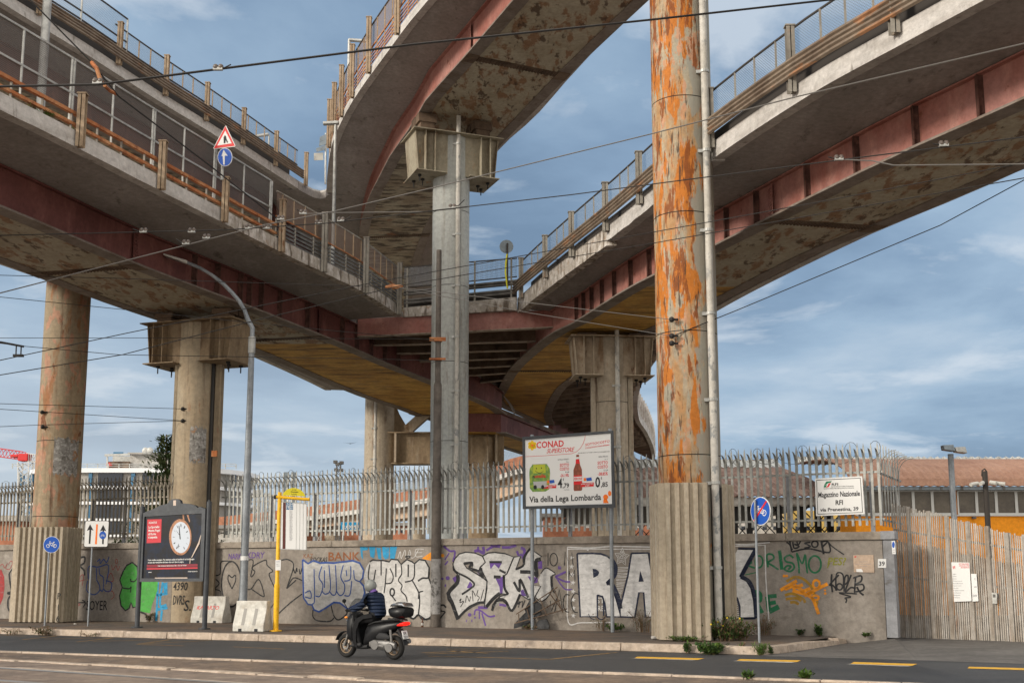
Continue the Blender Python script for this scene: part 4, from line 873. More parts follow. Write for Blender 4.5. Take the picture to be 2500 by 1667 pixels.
scrap(col2, c2, .665, (466, 502), (1040, 1130), c2.y - .6, 1); scrap(colL, cL, .735, (137, 182), (1068, 1160), cL.y - .6, 2)
# 4 pale column carrying the high middle ramp
latM = Vector((.93, .36, 0))
cC = aty(1098, 900, 44.2); z4 = zat(1098, 346, 44.2)
colC = column('pale grey round column in the centre, rising behind the fence to the high ramp', (cC.x, cC.y), .71, z4, M['pilC'], seams=(zat(1098, 524, 44.2), zat(1098, 705, 44.2), zat(1098, 889, 44.2), zat(1098, 1080, 44.2)))
capital(colC, (cC.x, cC.y), latM, z4, z4 - zat(1098, 441, 44.2), 1.68, M['capC'], bear=19.15 - z4 - .03, w=.7)
pp = aty(1116, 800, 44.2 - .73); drainpipe(colC, (pp.x, pp.y), .085, 0, 19.1, [zat(1116, y, pp.y) for y in (351, 572, 697, 822, 954, 1085)])
mb = MB(); mb.box(cC.x + .35, cC.x + .42, cC.y - .64, cC.y - .58, 0, z4 - 1.5); obj('side_rib', mb, M['pilC'], colC)
# 5 cream column with capital carrying the right ramp
c3 = aty(1493, 1000, 45.2); z5 = zat(1493, 831, 45.2)
latR = Vector((.96, .28, 0)).normalized()
col3 = column('stained cream column with capital behind the white shop billboard', (c3.x, c3.y), .66, z5, M['pil3'], seams=(zat(1493, 985, 45.2),))
capital(col3, (c3.x, c3.y), Vector((.99, .10, 0)).normalized(), z5, z5 - zat(1493, 922, 45.2), 1.55, M['cap3'], bear=10.85 - z5 - .03)
pp = aty(1507, 900, 44.4); drainpipe(col3, (pp.x, pp.y), .085, 0, z5 + .4, [zat(1507, y, 44.4) for y in (941, 1090)])
mb = MB(); mb.box(c3.x - .80, c3.x - .62, c3.y - .3, c3.y + .1, 0, z5 - 1.4); mb.box(c3.x + .62, c3.x + .80, c3.y - .3, c3.y + .1, 0, z5 - 1.4); obj('side_channel', mb, M['pil3'], col3)
# 6 portal under the far end of the left ramp
c6 = aty(927, 1040, 60.5); c7 = aty(1178, 1100, 60.5)
por = thing('portal_frame', 'dark twin-column steel portal behind the fence, left of the pale central column', 'column', (c6.x, c6.y, 0))
mb = MB(); mb.cyl((c6.x, c6.y), .76, 0, 11.5, 40); obj('shaft', mb, M['pil3'], por, smooth=True)
mb = MB(); mb.cyl((c7.x, c7.y), .72, 0, 8.6, 40); obj('shaft', mb, M['cap2'], por, smooth=True)
zt_, zb_ = zat(1000, 1060, 60.5), zat(1000, 1131, 60.5)
mb = MB(); mb.box(c6.x + .6, c7.x + 1.1, c6.y - .35, c6.y + .35, zb_, zt_); mb.box(c6.x + .3, c7.x + 1.3, c6.y - .6, c6.y + .6, zt_ + .002, zt_ + .06); mb.box(c6.x + .6, c7.x + 1.15, c6.y - .5, c6.y + .5, zb_ - .06, zb_ - .002); obj('cross_beam', mb, M['cap2'], por)
for px in (966, 1075, 1190, 1212):
    q = aty(px, 1100, 60.1); mb = MB(); mb.box(q.x - .05, q.x + .05, q.y - .28, q.y - .0, zb_ + .01, zt_ - .01); obj('beam_stiffener', mb, M['cap3'], por)
mb = MB(); a, b = aty(995, 1050, 60.3), aty(1068, 985, 60.3); mb.bar(a, b, .5, .45, (0, 1, 0)); obj('diagonal_brace', mb, M['cap3'], por)
mb = MB(); tri = [aty(*p, 60.4) for p in ((961, 975), (961, 1058), (1020, 1058), (996, 1046), (975, 1010))]; mb.prism(tri, (0, .06, 0)); obj('gusset', mb, M['cap2'], por)
mb = MB(); mb.box(c7.x - .6, c7.x + .9, c6.y - .4, c6.y + .4, zt_ + .07, L.zb + dzL(60.5) - .03); obj('bearing', mb, M['beam_dark'], por)
pp = aty(917, 1040, 59.8); drainpipe(por, (pp.x, pp.y), .09, 0, 11, [zat(917, y, 59.8) for y in (1045, 1120)])
# ------------------------------------------------------------------ spray paint on the walls (thin coats lying on the render)
def paint(name, col, rough=.7): 
    if name not in M: M[name] = layered(name, col, [(tuple(c * .75 + .02 for c in col), (3, 3, 9), .45, .65, 7, .8), (tuple(c * .45 + .11 for c in col), (6, 6, 14), .56, .64, 9, .65)], rough, .15, 40)
    return M[name]
paint('silver_paint', (.50, .49, .475)); paint('white_spray', (.62, .61, .60)); paint('black_spray', (.018, .018, .020)); paint('navy_spray', (.012, .018, .045))
paint('blue_spray', (.035, .085, .30)); paint('sky_spray', (.02, .27, .50)); paint('purple_spray', (.115, .055, .25)); paint('green_spray', (.015, .15, .065)); paint('lime_spray', (.07, .34, .06))
paint('orange_spray', (.80, .29, .015)); paint('ochre_spray', (.36, .20, .02)); paint('red_spray', (.30, .03, .03)); paint('brown_spray', (.24, .085, .03)); paint('olive_spray', (.22, .22, .03)); paint('teal_spray', (.06, .32, .28))
class Coat:
    """one colour of spray paint on one wall: px -> wall plane"""
    def __init__(s, name, col, root, side='R', off=.004): s.mb = MB(); s.name, s.col, s.root, s.off, s.side = name, col, root, off, side; s.T = lambda x, y: (x, y)
    def crop(s, ox, oy, k): s.T = lambda x, y: (ox + x / k, oy + y / k); return s
    def P(s, x, y):
        px, py = s.T(x, y)
        return wall_pt(px, py, s.off) if s.side == 'R' else wall_pt(px, py, s.off, LA, ld, ln)
    def fill(s, pts):
        q = [s.P(*p) for p in pts]; s.mb.add(q, [tuple(range(len(q)))]); return s
    def line(s, pts, w=.03, sm=True):
        if 'black' in s.col or 'blue' in s.col: w = w * 1.2 + .006
        q = [s.P(*p) for p in pts]; ex = -wd if s.side == 'R' else -ld; u = Vector((0, 0, 1))
        Q = [((v - q[0]).dot(ex), v.z) for v in q]
        if sm and len(Q) > 2:
            out = []
            for i in range(len(Q) - 1):
                p0, p1, p2, p3 = Q[max(i - 1, 0)], Q[i], Q[i + 1], Q[min(i + 2, len(Q) - 1)]
                for k in range(5):
                    t = k / 5; out.append(tuple(.5 * (2 * p1[j] + (-p0[j] + p2[j]) * t + (2 * p0[j] - 5 * p1[j] + 4 * p2[j] - p3[j]) * t * t + (-p0[j] + 3 * p1[j] - 3 * p2[j] + p3[j]) * t ** 3) for j in (0, 1)))
            Q = out + [Q[-1]]
        L_, R_ = [], []
        for i, p in enumerate(Q):
            a, b = Q[max(i - 1, 0)], Q[min(i + 1, len(Q) - 1)]; dx, dy = b[0] - a[0], b[1] - a[1]; l = math.hypot(dx, dy) or 1; nx, ny = -dy / l * w / 2, dx / l * w / 2
            o = q[0]; f = lambda X, Z: Vector((o.x, o.y, 0)) + ex * X + u * Z
            L_.append(f(p[0] + nx, p[1] + ny)); R_.append(f(p[0] - nx, p[1] - ny))
        s.mb.strip(L_, R_); return s
    def loop(s, cx, cy, rx, ry, w=.03): return s.line([(cx + rx * math.cos(t * math.pi / 8), cy + ry * math.sin(t * math.pi / 8)) for t in range(17)], w)
    def dot(s, cx, cy, r): return s.fill([(cx + r * math.cos(t * math.pi / 6), cy + r * math.sin(t * math.pi / 6)) for t in range(12)])
    def text(s, t, x0, x1, yb, yt, bold=0.0, shear=0.0):
        a, b, c = s.P(x0, yb), s.P(x1, yb), s.P(x0, yt); return fit_text(s.mb, t, a, b - a, c - a, bold, shear) and s
    def done(s, label=None): return obj(s.name, s.mb, M[s.col], s.root, label=label)
def fit_text(mb, t, o, across, upv, bold=0.0, shear=0.0):
    """text filling the parallelogram o, o+across, o+upv (upv = height of the capitals)"""
    tmp = text_mb(t, 1.0, (0, 0, 0), (1, 0, 0), (0, 1, 0), 'LEFT', bold, 1.0, shear)
    if not tmp.v: return mb
    x0 = min(v.x for v in tmp.v); x1 = max(v.x for v in tmp.v); h = .70
    mb.add([Vector(o) + Vector(across) * ((v.x - x0) / (x1 - x0)) + Vector(upv) * (v.y / h) for v in tmp.v], tmp.f); return mb

A = (1060, 1320, 6.533); B = (1360, 1320, 6.533); G = (1770, 1300, 5.47); E2 = (340, 1200, 4.356); LC = (0, 1300, 6.533); MC = (660, 1180, 4.127); NC = (920, 1310, 6.273)
# three silver letters
f = Coat('silver_letters', 'silver_paint', wallR).crop(*A)
Sx = [(330, 280), (400, 205), (505, 175), (650, 190), (770, 240), (815, 340), (735, 415), (700, 490), (600, 440), (620, 380), (560, 340), (470, 360), (520, 430), (780, 585), (840, 640), (840, 760), (815, 900), (790, 970), (700, 975), (560, 1040), (460, 1130), (375, 1240), (330, 1080), (220, 930), (200, 830), (300, 740), (375, 650), (370, 530), (305, 460), (300, 360)]
Fx = [(770, 240), (860, 190), (960, 180), (1130, 200), (1270, 255), (1160, 520), (1110, 560), (1120, 760), (1180, 850), (1060, 840), (920, 950), (830, 1050), (800, 1060), (815, 900), (845, 640), (735, 420), (815, 340)]
Kx = [(1270, 255), (1380, 240), (1300, 460), (1440, 370), (1450, 250), (1530, 120), (1710, 245), (1620, 330), (1650, 560), (1560, 700), (1700, 720), (1600, 900), (1500, 930), (1370, 850), (1240, 1110), (1180, 1020), (1090, 950), (980, 960), (920, 1100), (930, 1020), (1050, 880), (1180, 850), (1120, 760), (1110, 560), (1160, 520)]
Tx = [(1700, 520), (1760, 440), (1820, 440), (1930, 520), (1870, 570), (1880, 750), (1800, 900), (1700, 960), (1620, 900), (1690, 720), (1660, 620)]
for q in (Sx, Fx, Kx, Tx): f.fill(q)
f.done('silver letters SFK with black outline')
f = Coat('purple_splashes', 'purple_spray', wallR, off=.006).crop(*A)
for q in ([(980, 600), (1110, 560), (1100, 700), (1090, 835), (1050, 830), (1040, 730)], [(880, 350), (1080, 350), (1030, 440), (960, 370), (900, 450)], [(520, 740), (570, 640), (610, 690), (600, 730), (540, 755)], [(665, 480), (720, 450), (745, 560)], [(1490, 560), (1650, 580), (1650, 660), (1560, 680)], [(1380, 790), (1420, 770), (1470, 880), (1390, 870)], [(290, 590), (340, 560), (370, 600), (330, 670)]): f.fill(q)
for q, w in (([(150, 80), (250, 160), (330, 170), (300, 330)], .06), ([(240, 190), (170, 300)], .04), ([(170, 380), (220, 320)], .05), ([(830, 150), (940, 90), (1050, 90)], .07), ([(900, 60), (960, 90), (1060, 60)], .06), ([(1080, 100), (1200, 100), (1310, 70)], .08), ([(640, 170), (700, 150), (790, 190), (780, 90)], .09), ([(700, 90), (700, 180)], .06), ([(1320, 160), (1350, 230), (1400, 210)], .07), ([(1380, 110), (1440, 150), (1410, 280)], .09), ([(1690, 320), (1690, 440)], .13), ([(2000, 400), (2000, 450)], .10), ([(1930, 570), (2100, 490)], .06), ([(1930, 570), (2070, 640), (2170, 650)], .05), ([(1950, 590), (2080, 760), (2200, 770)], .04), ([(640, 1180), (660, 1100), (740, 1110), (870, 1200), (970, 1190)], .05), ([(720, 1120), (720, 1240)], .04), ([(760, 1150), (820, 1350)], .05), ([(700, 1060), (850, 1060)], .08), ([(1040, 1010), (1150, 1030)], .07), ([(600, 1250), (600, 1290)], .03), ([(520, 1250), (510, 1290)], .03), ([(180, 690), (175, 730)], .05)): f.line(q, w)
for c in ((215, 590, 32), (565, 1175, 30), (650, 1220, 16), (130, 600, 20)): f.dot(*c)
f.done()
f = Coat('black_outline', 'black_spray', wallR, off=.008).crop(*A)
for q in (Sx, Fx, Kx): f.line(q + [q[0]], .028, False)
f.line(Tx[:8] + [Tx[8]], .022)
for q, w in (([(375, 540), (370, 660), (230, 830), (290, 1000), (380, 1250)], .10), ([(380, 1230), (520, 1090), (700, 990), (800, 980)], .06), ([(300, 400), (350, 490), (540, 590), (640, 690), (560, 770), (440, 850)], .045), ([(470, 360), (610, 350), (560, 430), (700, 480), (780, 590)], .06), ([(740, 430), (770, 580)], .08), ([(1110, 540), (1120, 740), (1180, 850)], .06), ([(1050, 830), (940, 920), (830, 1050)], .08), ([(920, 1110), (1000, 940), (1130, 950), (1240, 1110), (1370, 850)], .06), ([(1530, 120), (1430, 260), (1420, 390), (1300, 450)], .05), ([(1370, 490), (1560, 500), (1640, 560)], .08), ([(1700, 290), (1620, 330), (1640, 560)], .09), ([(1270, 650), (1360, 800), (1370, 610), (1500, 900)], .06), ([(880, 335), (1080, 335)], .05), ([(950, 570), (1060, 575)], .07), ([(1040, 460), (1140, 510)], .05), ([(1870, 560), (1880, 740), (1930, 820)], .06)): f.line(q, w)
f.line([(1815, 190), (1815, 395)], .018).loop(1905, 295, 60, 100, .018).line([(2075, 395), (2090, 170), (2150, 370), (2195, 180), (2215, 380)], .018, False)
f.line([(2145, 620), (2150, 470)], .016).line([(2145, 490), (2190, 560), (2240, 460), (2245, 630)], .016, False)
f.line([(1920, 1130), (1995, 770), (2050, 1130)], .02, False).line([(1850, 950), (1870, 1110), (1960, 900)], .016, False).line([(2160, 860), (2090, 860), (2055, 980), (2090, 1110), (2150, 1130)], .018).line([(2310, 850), (2240, 840), (2185, 950), (2220, 1110), (2290, 1140)], .018)
for q in ([(400, 950), (430, 920), (410, 980), (470, 960), (420, 1050)], [(500, 980), (520, 870), (560, 960), (580, 880)], [(620, 960), (610, 790), (660, 880)], [(700, 780), (680, 860), (720, 900), (690, 960)], [(790, 770), (740, 950)], [(1340, 1060), (1370, 960), (1330, 1010), (1410, 960), (1400, 1060), (1450, 940)], [(95, 1020), (150, 1020), (190, 1060)], [(95, 1110), (175, 1130), (100, 1220)]): f.line(q, .016)
f.line([(95, 1025), (150, 1020), (190, 1060)], .035).line([(100, 1110), (175, 1130), (95, 1230)], .035, False)
f.done()
# RAK, white block letters edged navy
f = Coat('white_block_letters', 'white_spray', wallR).crop(*B)
Rx = [(320, 200), (560, 195), (700, 205), (800, 240), (870, 300), (905, 400), (895, 520), (850, 620), (800, 665), (850, 700), (900, 800), (960, 980), (1015, 1208), (790, 1205), (762, 1000), (720, 880), (642, 862), (642, 1205), (370, 1205), (345, 700)]
Ax = [(1185, 195), (1452, 190), (1500, 440), (1560, 760), (1640, 1205), (1410, 1210), (1380, 820), (1305, 820), (1240, 1212), (1012, 1208), (1002, 1080), (1060, 840), (1130, 550)]
f.fill(Rx).fill(Ax)
f.line([(165, 130), (600, 128), (1560, 130)], .025).line([(165, 98), (540, 110), (900, 85), (1560, 98)], .035).line([(165, 98), (170, 700), (178, 1290), (390, 1300), (860, 1295)], .03)
for i, (sx_, sy_) in enumerate([(235, 265), (232, 410), (240, 535), (252, 665), (255, 805), (258, 935), (262, 1065), (262, 1190)]):
    f.fill([(sx_ + (44 if k % 2 == 0 else 17) * math.sin(k * math.pi / 5 + .2), sy_ - (44 if k % 2 == 0 else 17) * math.cos(k * math.pi / 5 + .2)) for k in range(10)])
for r_ in (30, 75, 120): f.line([(1032 + (r_ if k % 2 == 0 else r_ * .5) * math.sin(k * math.pi / 5 + .1), 255 - (r_ * 1.25 if k % 2 == 0 else r_ * .6) * math.cos(k * math.pi / 5 + .1)) for k in range(11)], .02, False)
for i in range(22): y = 420 + i * 23; f.line([(945 - max(0, (420 - y)) + (i > 13) * (i - 13) * 9, y + (i % 3) * 4), (1155 - i * 7, y - (i % 2) * 6)], .013)
f.fill([(470, 140), (490, 118), (512, 138), (490, 158)])
f.text('STI', 632, 780, 990, 900, .01).text('RES', 650, 790, 1115, 1030, .01)
f.crop(*G)
Kk = [(-60, 215), (30, 215), (60, 420), (175, 215), (420, 215), (205, 590), (290, 640), (350, 740), (385, 900), (400, 1138), (202, 1142), (195, 980), (160, 860), (110, 812), (60, 820), (40, 1140), (-100, 1140)]
f.fill(Kk)
f.line([(-60, 176), (90, 178), (300, 172), (535, 165), (545, 600), (565, 900), (590, 1190), (572, 1222)], .03, False).line([(90, 150), (300, 155), (600, 128)], .03)
for i in range(12): f.line([(108, 830 + i * 27), (150 + i * 4, 832 + i * 27)], .012)
f.done('white RAK block letters with stars')
f = Coat('navy_outline', 'navy_spray', wallR, off=.008).crop(*B)
f.line(Rx + [Rx[0]], .05, False).line(Ax + [Ax[0]], .05, False)
f.fill([(565, 440), (620, 448), (660, 475), (672, 505), (655, 545), (620, 568), (580, 585)]).fill([(1325, 470), (1385, 645), (1300, 650)])
f.line([(860, 270), (930, 380), (940, 470), (915, 560), (800, 672), (860, 660)], .10).line([(880, 700), (960, 870), (1010, 1080)], .14).line([(1470, 190), (1510, 430), (1570, 760)], .10, False).line([(640, 862), (700, 880), (740, 940), (742, 1190)], .045)
f.line([(640, 1215), (700, 1250), (760, 1220), (785, 1160)], .03).line([(500, 1160), (540, 1230), (600, 1250)], .02)
f.crop(*G); f.line(Kk[3:13], .05, False).line([(175, 210), (425, 215)], .06).line([(415, 215), (300, 420), (212, 590)], .11).line([(212, 585), (320, 650), (380, 790), (415, 1000), (420, 1140)], .11).line([(200, 1142), (405, 1138)], .06)
f.done()
f = Coat('green_lettering', 'green_spray', wallR, off=.003).crop(*G)
f.line([(300, 480), (265, 420), (330, 355), (350, 400), (300, 430), (400, 470)], .05).loop(455, 385, 50, 78, .045).line([(575, 460), (560, 300), (630, 290), (650, 345), (575, 395), (640, 440), (715, 490)], .05)
f.line([(728, 235), (760, 490)], .09).line([(915, 335), (860, 298), (795, 335), (820, 385), (900, 405), (925, 465), (870, 515), (795, 485), (830, 440), (880, 450), (845, 490)], .05).line([(990, 540), (985, 430), (958, 270), (1030, 410), (1070, 290), (1085, 420), (1100, 540)], .045).loop(1200, 420, 82, 112, .05)
f.line([(270, 560), (430, 525)], .025).line([(90, 270), (110, 265)], .08).line([(430, 1060), (405, 800), (470, 815), (470, 900), (425, 920), (500, 1070)], .10).line([(565, 850), (590, 1050)], .12).line([(565, 850), (690, 840)], .10).line([(580, 945), (680, 925)], .10).line([(590, 1050), (720, 985)], .13)
f.done('green lettering ending in RORISMO')
f = Coat('black_tags', 'black_spray', wallR, off=.005).crop(*G)
for q, w in (([(820, 125), (860, 150), (900, 230)], .03), ([(890, 255), (1120, 212), (1390, 262), (1385, 130)], .03), ([(865, 110), (890, 250)], .03), ([(905, 120), (925, 205), (990, 182), (925, 150)], .03), ([(960, 115), (975, 165), (1010, 110)], .025), ([(1140, 125), (1065, 140), (1140, 180), (1060, 205)], .03), ([(1285, 110), (1318, 285)], .04), ([(1285, 120), (1370, 112), (1300, 190)], .03), ([(1370, 110), (1430, 180), (1590, 292)], .022), ([(1425, 550), (1420, 660), (1435, 792)], .035), ([(1520, 560), (1400, 690), (1440, 700), (1500, 770)], .03), ([(1480, 770), (1490, 548), (1575, 560), (1580, 740)], .028), ([(1590, 785), (1600, 600), (1640, 568), (1640, 650), (1600, 690)], .028), ([(1685, 560), (1605, 785), (1680, 730), (1745, 745)], .03), ([(1745, 580), (1730, 780)], .03), ([(1710, 605), (1815, 572), (1820, 640), (1745, 692), (1840, 690), (1845, 760), (1720, 792)], .03), ([(1760, 720), (1800, 790), (1852, 832)], .035), ([(1765, 815), (1520, 800), (1680, 852), (1600, 870), (1625, 890), (1612, 935)], .025)): f.line(q, w)
f.loop(1200, 150, 42, 42, .03).loop(1530, 720, 38, 42, .028)
f.crop(*MC)
for q in ([(110, 770), (180, 765), (235, 830), (165, 1055), (230, 950), (320, 975)], [(165, 1055), (260, 970)], [(80, 1310), (200, 1200), (320, 1110)], [(610, 1215), (640, 1330), (690, 1370), (770, 1310), (770, 1250)], [(430, 1270), (430, 1340), (480, 1380), (600, 1385), (640, 1350)], [(230, 850), (250, 900), (265, 850), (270, 890)], [(290, 860), (300, 910), (320, 850)]): f.line(q, .03)
f.text('ROCKAS', 400, 575, 790, 740, .01, .3)
f.crop(*E2)
f.loop(980, 980, 105, 240, .04).line([(985, 1030), (945, 940), (950, 885), (985, 910), (1020, 885), (1022, 950), (985, 1030)], .03)
for q in ([(985, 740), (870, 745), (860, 870), (790, 900), (850, 970), (805, 1030), (865, 1060), (865, 1180)], [(1080, 780), (1120, 740), (1210, 730), (1185, 900), (1230, 850), (1200, 800), (1340, 725), (1360, 780), (1420, 840), (1380, 880), (1440, 1020)], [(1130, 1030), (1190, 1030), (1270, 930), (1325, 1080), (1310, 1110), (1190, 1030)], [(1120, 1100), (1170, 1220)], [(1350, 1290), (1440, 1180)], [(920, 1180), (940, 1290)]): f.line(q, .028)
f.done('black marker and spray tags')
f = Coat('orange_tag', 'orange_spray', wallR, off=.007).crop(*G)
for q in ([(740, 765), (960, 640)], [(800, 755), (920, 700)], [(900, 745), (1040, 690)], [(930, 695), (1060, 790)], [(1000, 800), (1140, 740)], [(900, 770), (1100, 830), (1180, 900), (1250, 1085)], [(1100, 815), (1370, 680)], [(1060, 840), (1180, 790)]): f.line(q, .085)
f.loop(1220, 685, 45, 55, .06).loop(1210, 865, 42, 30, .06); [f.dot(*c) for c in ((790, 575, 20), (825, 575, 18), (1335, 765, 14), (1338, 808, 18))]
f.done('orange spray tag')
f = Coat('ochre_tag', 'ochre_spray', wallR, off=.005).crop(*G)
for q in ([(820, 650), (930, 590), (1050, 620), (1170, 740), (1190, 850)], [(800, 835), (900, 812), (1040, 880), (1070, 935)], [(810, 885), (950, 872), (1020, 910)], [(870, 930), (930, 925), (985, 955)], [(1190, 900), (1230, 920), (1210, 990)]): f.line(q, .07)
f.done()
f = Coat('olive_tag', 'olive_spray', wallR, off=.005).crop(*G); f.text('PES?', 1365, 1620, 430, 330, .02, .2); f.line([(1365, 470), (1400, 400)], .03); f.done()
# blue-edged bubble letters and black-edged bubble letters
f = Coat('grey_bubble_letters', 'silver_paint', wallR).crop(*MC)
Bx = [(325, 765), (380, 805), (435, 775), (500, 800), (560, 795), (640, 800), (700, 790), (760, 785), (830, 775), (900, 800), (940, 870), (930, 950), (900, 985), (940, 1030), (950, 1100), (920, 1190), (780, 1262), (700, 1200), (640, 1195), (560, 1250), (490, 1290), (440, 1270), (420, 1220), (380, 1215), (335, 1150)]
f.fill(Bx); f.crop(*NC)
Nx = [(-110, 380), (-60, 350), (0, 360), (100, 360), (190, 380), (220, 340), (320, 350), (370, 420), (460, 345), (540, 380), (575, 410), (650, 345), (740, 360), (800, 470), (790, 620), (830, 720), (860, 1000), (850, 1200), (760, 1270), (640, 1190), (560, 1250), (480, 1210), (250, 1200), (-50, 1200), (-170, 1100), (-160, 900), (-200, 600), (-165, 470)]
f.fill(Nx); f.done('grey bubble letters, one word edged blue and one edged black')
f = Coat('blue_outline', 'blue_spray', wallR, off=.007).crop(*MC)
f.line(Bx + [Bx[0]], .045, False)
for q in ([(440, 860), (445, 1170), (420, 1210)], [(520, 830), (490, 940), (530, 1020), (500, 1130), (455, 1130)], [(590, 820), (605, 1060), (555, 1112), (520, 1080)], [(655, 820), (665, 1080), (632, 1122), (600, 1090)], [(735, 820), (710, 940), (748, 1020), (740, 1100), (700, 1125), (665, 1080)], [(810, 830), (805, 960), (745, 980)], [(820, 980), (800, 1120), (745, 1125)], [(840, 870), (850, 960), (900, 985)], [(545, 870), (545, 1050)], [(765, 870), (770, 930)], [(350, 1100), (400, 1080), (410, 1150), (350, 1140)]): f.line(q, .028)
f.done()
f = Coat('black_bubble_outline', 'black_spray', wallR, off=.009).crop(*NC)
for q in (Nx[:16], Nx[16:23]): f.line(q, .035, False)
for q, w in (([(65, 370), (65, 590)], .03), ([(145, 480), (130, 700), (110, 860)], .03), ([(200, 480), (250, 600), (220, 700), (130, 712)], .028), ([(290, 410), (290, 610)], .035), ([(370, 420), (380, 560), (330, 660), (385, 740), (370, 820), (440, 900), (465, 990)], .028), ([(480, 420), (480, 610)], .035), ([(575, 420), (575, 580), (540, 660), (430, 690)], .03), ([(545, 670), (640, 850), (655, 1000), (635, 1190)], .032), ([(800, 480), (790, 620), (700, 630), (630, 675)], .04), ([(230, 900), (290, 980)], .03), ([(480, 1210), (560, 1250), (635, 1190), (700, 1260), (820, 1245)], .04), ([(710, 830), (650, 850), (635, 950)], .03), ([(-110, 420), (-130, 620), (-60, 700), (-20, 500)], .03)): f.line(q, w)
f.loop(235, 845, 33, 55, .04).loop(475, 305, 35, 15, .025); f.done()
f = Coat('sky_blue_lettering', 'sky_spray', wallR, off=.004).crop(*NC)
for q in ([(-260, 140), (-130, 160), (-140, 200), (-220, 210), (-210, 350), (-240, 300)], [(-120, 150), (-20, 150), (-40, 330), (-100, 300)], [(-10, 160), (60, 170), (70, 350), (20, 330)], [(80, 150), (190, 160), (180, 330), (130, 345), (95, 300)], [(200, 150), (310, 150), (270, 345), (200, 330)]): f.fill(q)
f.done(); f = Coat('orange_patch', 'orange_spray', wallR, off=.004).crop(*NC); f.fill([(690, 330), (830, 230), (830, 360), (760, 350)]).dot(1005, 285, 28); f.done()
f = Coat('white_marker_tag', 'white_spray', wallR, off=.005).crop(*NC); f.line([(320, 330), (360, 220), (375, 330), (430, 200), (440, 330)], .018).line([(480, 320), (500, 200), (520, 270), (470, 280), (560, 320), (640, 190)], .018).line([(720, 190), (600, 190), (600, 300), (700, 290)], .018).line([(600, 240), (690, 240)], .018); f.done()
f = Coat('brown_tag', 'brown_spray', wallR, off=.005).crop(*MC); f.text('BANK', 585, 905, 775, 690, .015).text('KAZ', 335, 430, 750, 705); f.done()
f = Coat('purple_tag', 'purple_spray', wallR, off=.005).crop(*E2); f.text('NARK', 948, 1085, 715, 655, .012, .15).text('KDRY', 1145, 1335, 705, 640, .012, .15); f.done()
# short left wall
f = Coat('green_bubble_letters', 'lime_spray', wallL, 'L').crop(*LC)
Gx = [(2110, 470), (2190, 540), (2200, 700), (2190, 900), (2170, 1180), (2120, 1190), (2090, 1110), (2060, 1200), (2000, 1240), (1930, 1160), (1905, 1000), (1950, 870), (1910, 750), (1970, 600), (2020, 520)]
f.fill(Gx).fill([(2240, 780), (2520, 780), (2510, 920), (2430, 1130), (2390, 1280), (2230, 1250)]); f.done('green bubble letter C')
f = Coat('light_blue_lettering', 'sky_spray', wallL, 'L', .003).crop(*E2)
for q in ([(200, 960), (180, 1370)], [(180, 1100), (290, 1080)], [(250, 960), (220, 1200), (290, 1200)], [(195, 1250), (300, 1230)], [(230, 1370), (240, 1260)]): f.line(q, .09)
f.fill([(255, 970), (300, 960), (300, 1095), (262, 1080)]); f.done()
f = Coat('black_outline', 'black_spray', wallL, 'L', .006).crop(*LC)
f.line(Gx + [Gx[0]], .04, False).line([(2080, 730), (2090, 770), (2150, 770), (2200, 700)], .03).line([(1960, 880), (2060, 890), (2090, 860), (2080, 950)], .03)
for q, w in (([(145, 650), (220, 550), (245, 620), (240, 930)], .04), ([(145, 650), (160, 800), (180, 930), (120, 960), (180, 985), (130, 1060), (130, 1200), (190, 1280), (240, 1200), (250, 980)], .06), ([(250, 650), (300, 640), (260, 920), (320, 850), (330, 900), (290, 990), (350, 990)], .03), ([(300, 650), (380, 590)], .03), ([(240, 1210), (270, 1290), (340, 1290)], .05), ([(1250, 480), (1280, 400), (1350, 390), (1340, 480), (1280, 525), (1340, 600), (1350, 680)], .05), ([(1220, 1112), (1360, 1110)], .03), ([(1310, 1070), (1362, 1112), (1320, 1190)], .03), ([(2240, 1260), (2320, 1300), (2350, 1380)], .05)): f.line(q, w)
f.text('SOYER', 1370, 1710, 1230, 1080, .01, .1).text('zeeb', 255, 400, 590, 480, .02, .3); f.done()
f = Coat('blue_tag', 'blue_spray', wallL, 'L', .005).crop(*LC)
for q in ([(1410, 740), (1415, 540), (1560, 545), (1730, 520), (1690, 820)], [(1540, 740), (1540, 560)], [(1580, 560), (1590, 660), (1650, 720), (1640, 920), (1590, 900)], [(1400, 760), (1380, 860), (1400, 940), (1500, 985), (1580, 930), (1590, 850), (1540, 745)], [(1690, 760), (1780, 800), (1760, 920), (1690, 930), (1650, 890)], [(1550, 460), (1590, 420), (1600, 490), (1650, 420), (1700, 470), (1740, 380)]): f.line(q, .028)
f.done()
f = Coat('red_tags', 'red_spray', wallL, 'L', .005).crop(*LC)
f.fill([(-60, 620), (20, 580), (65, 700), (72, 860), (50, 1030), (0, 1150), (-60, 1100)])
for q in ([(0, 530), (40, 500), (80, 560), (120, 480), (90, 540)], [(130, 510), (170, 450), (200, 480), (150, 580), (90, 570)], [(1780, 510), (1800, 590), (1850, 520), (1880, 600), (1910, 530)], [(1260, 770), (1360, 745)], [(1270, 740), (1290, 680), (1330, 680), (1310, 840)], [(1720, 720), (1770, 640), (1810, 760), (1740, 780)], [(1210, 1120), (1280, 1140), (1215, 1175)], [(1700, 940), (1790, 930), (1820, 1010), (1770, 1060)]): f.line(q, .022)
f.loop(1857, 455, 18, 36, .02); f.done()
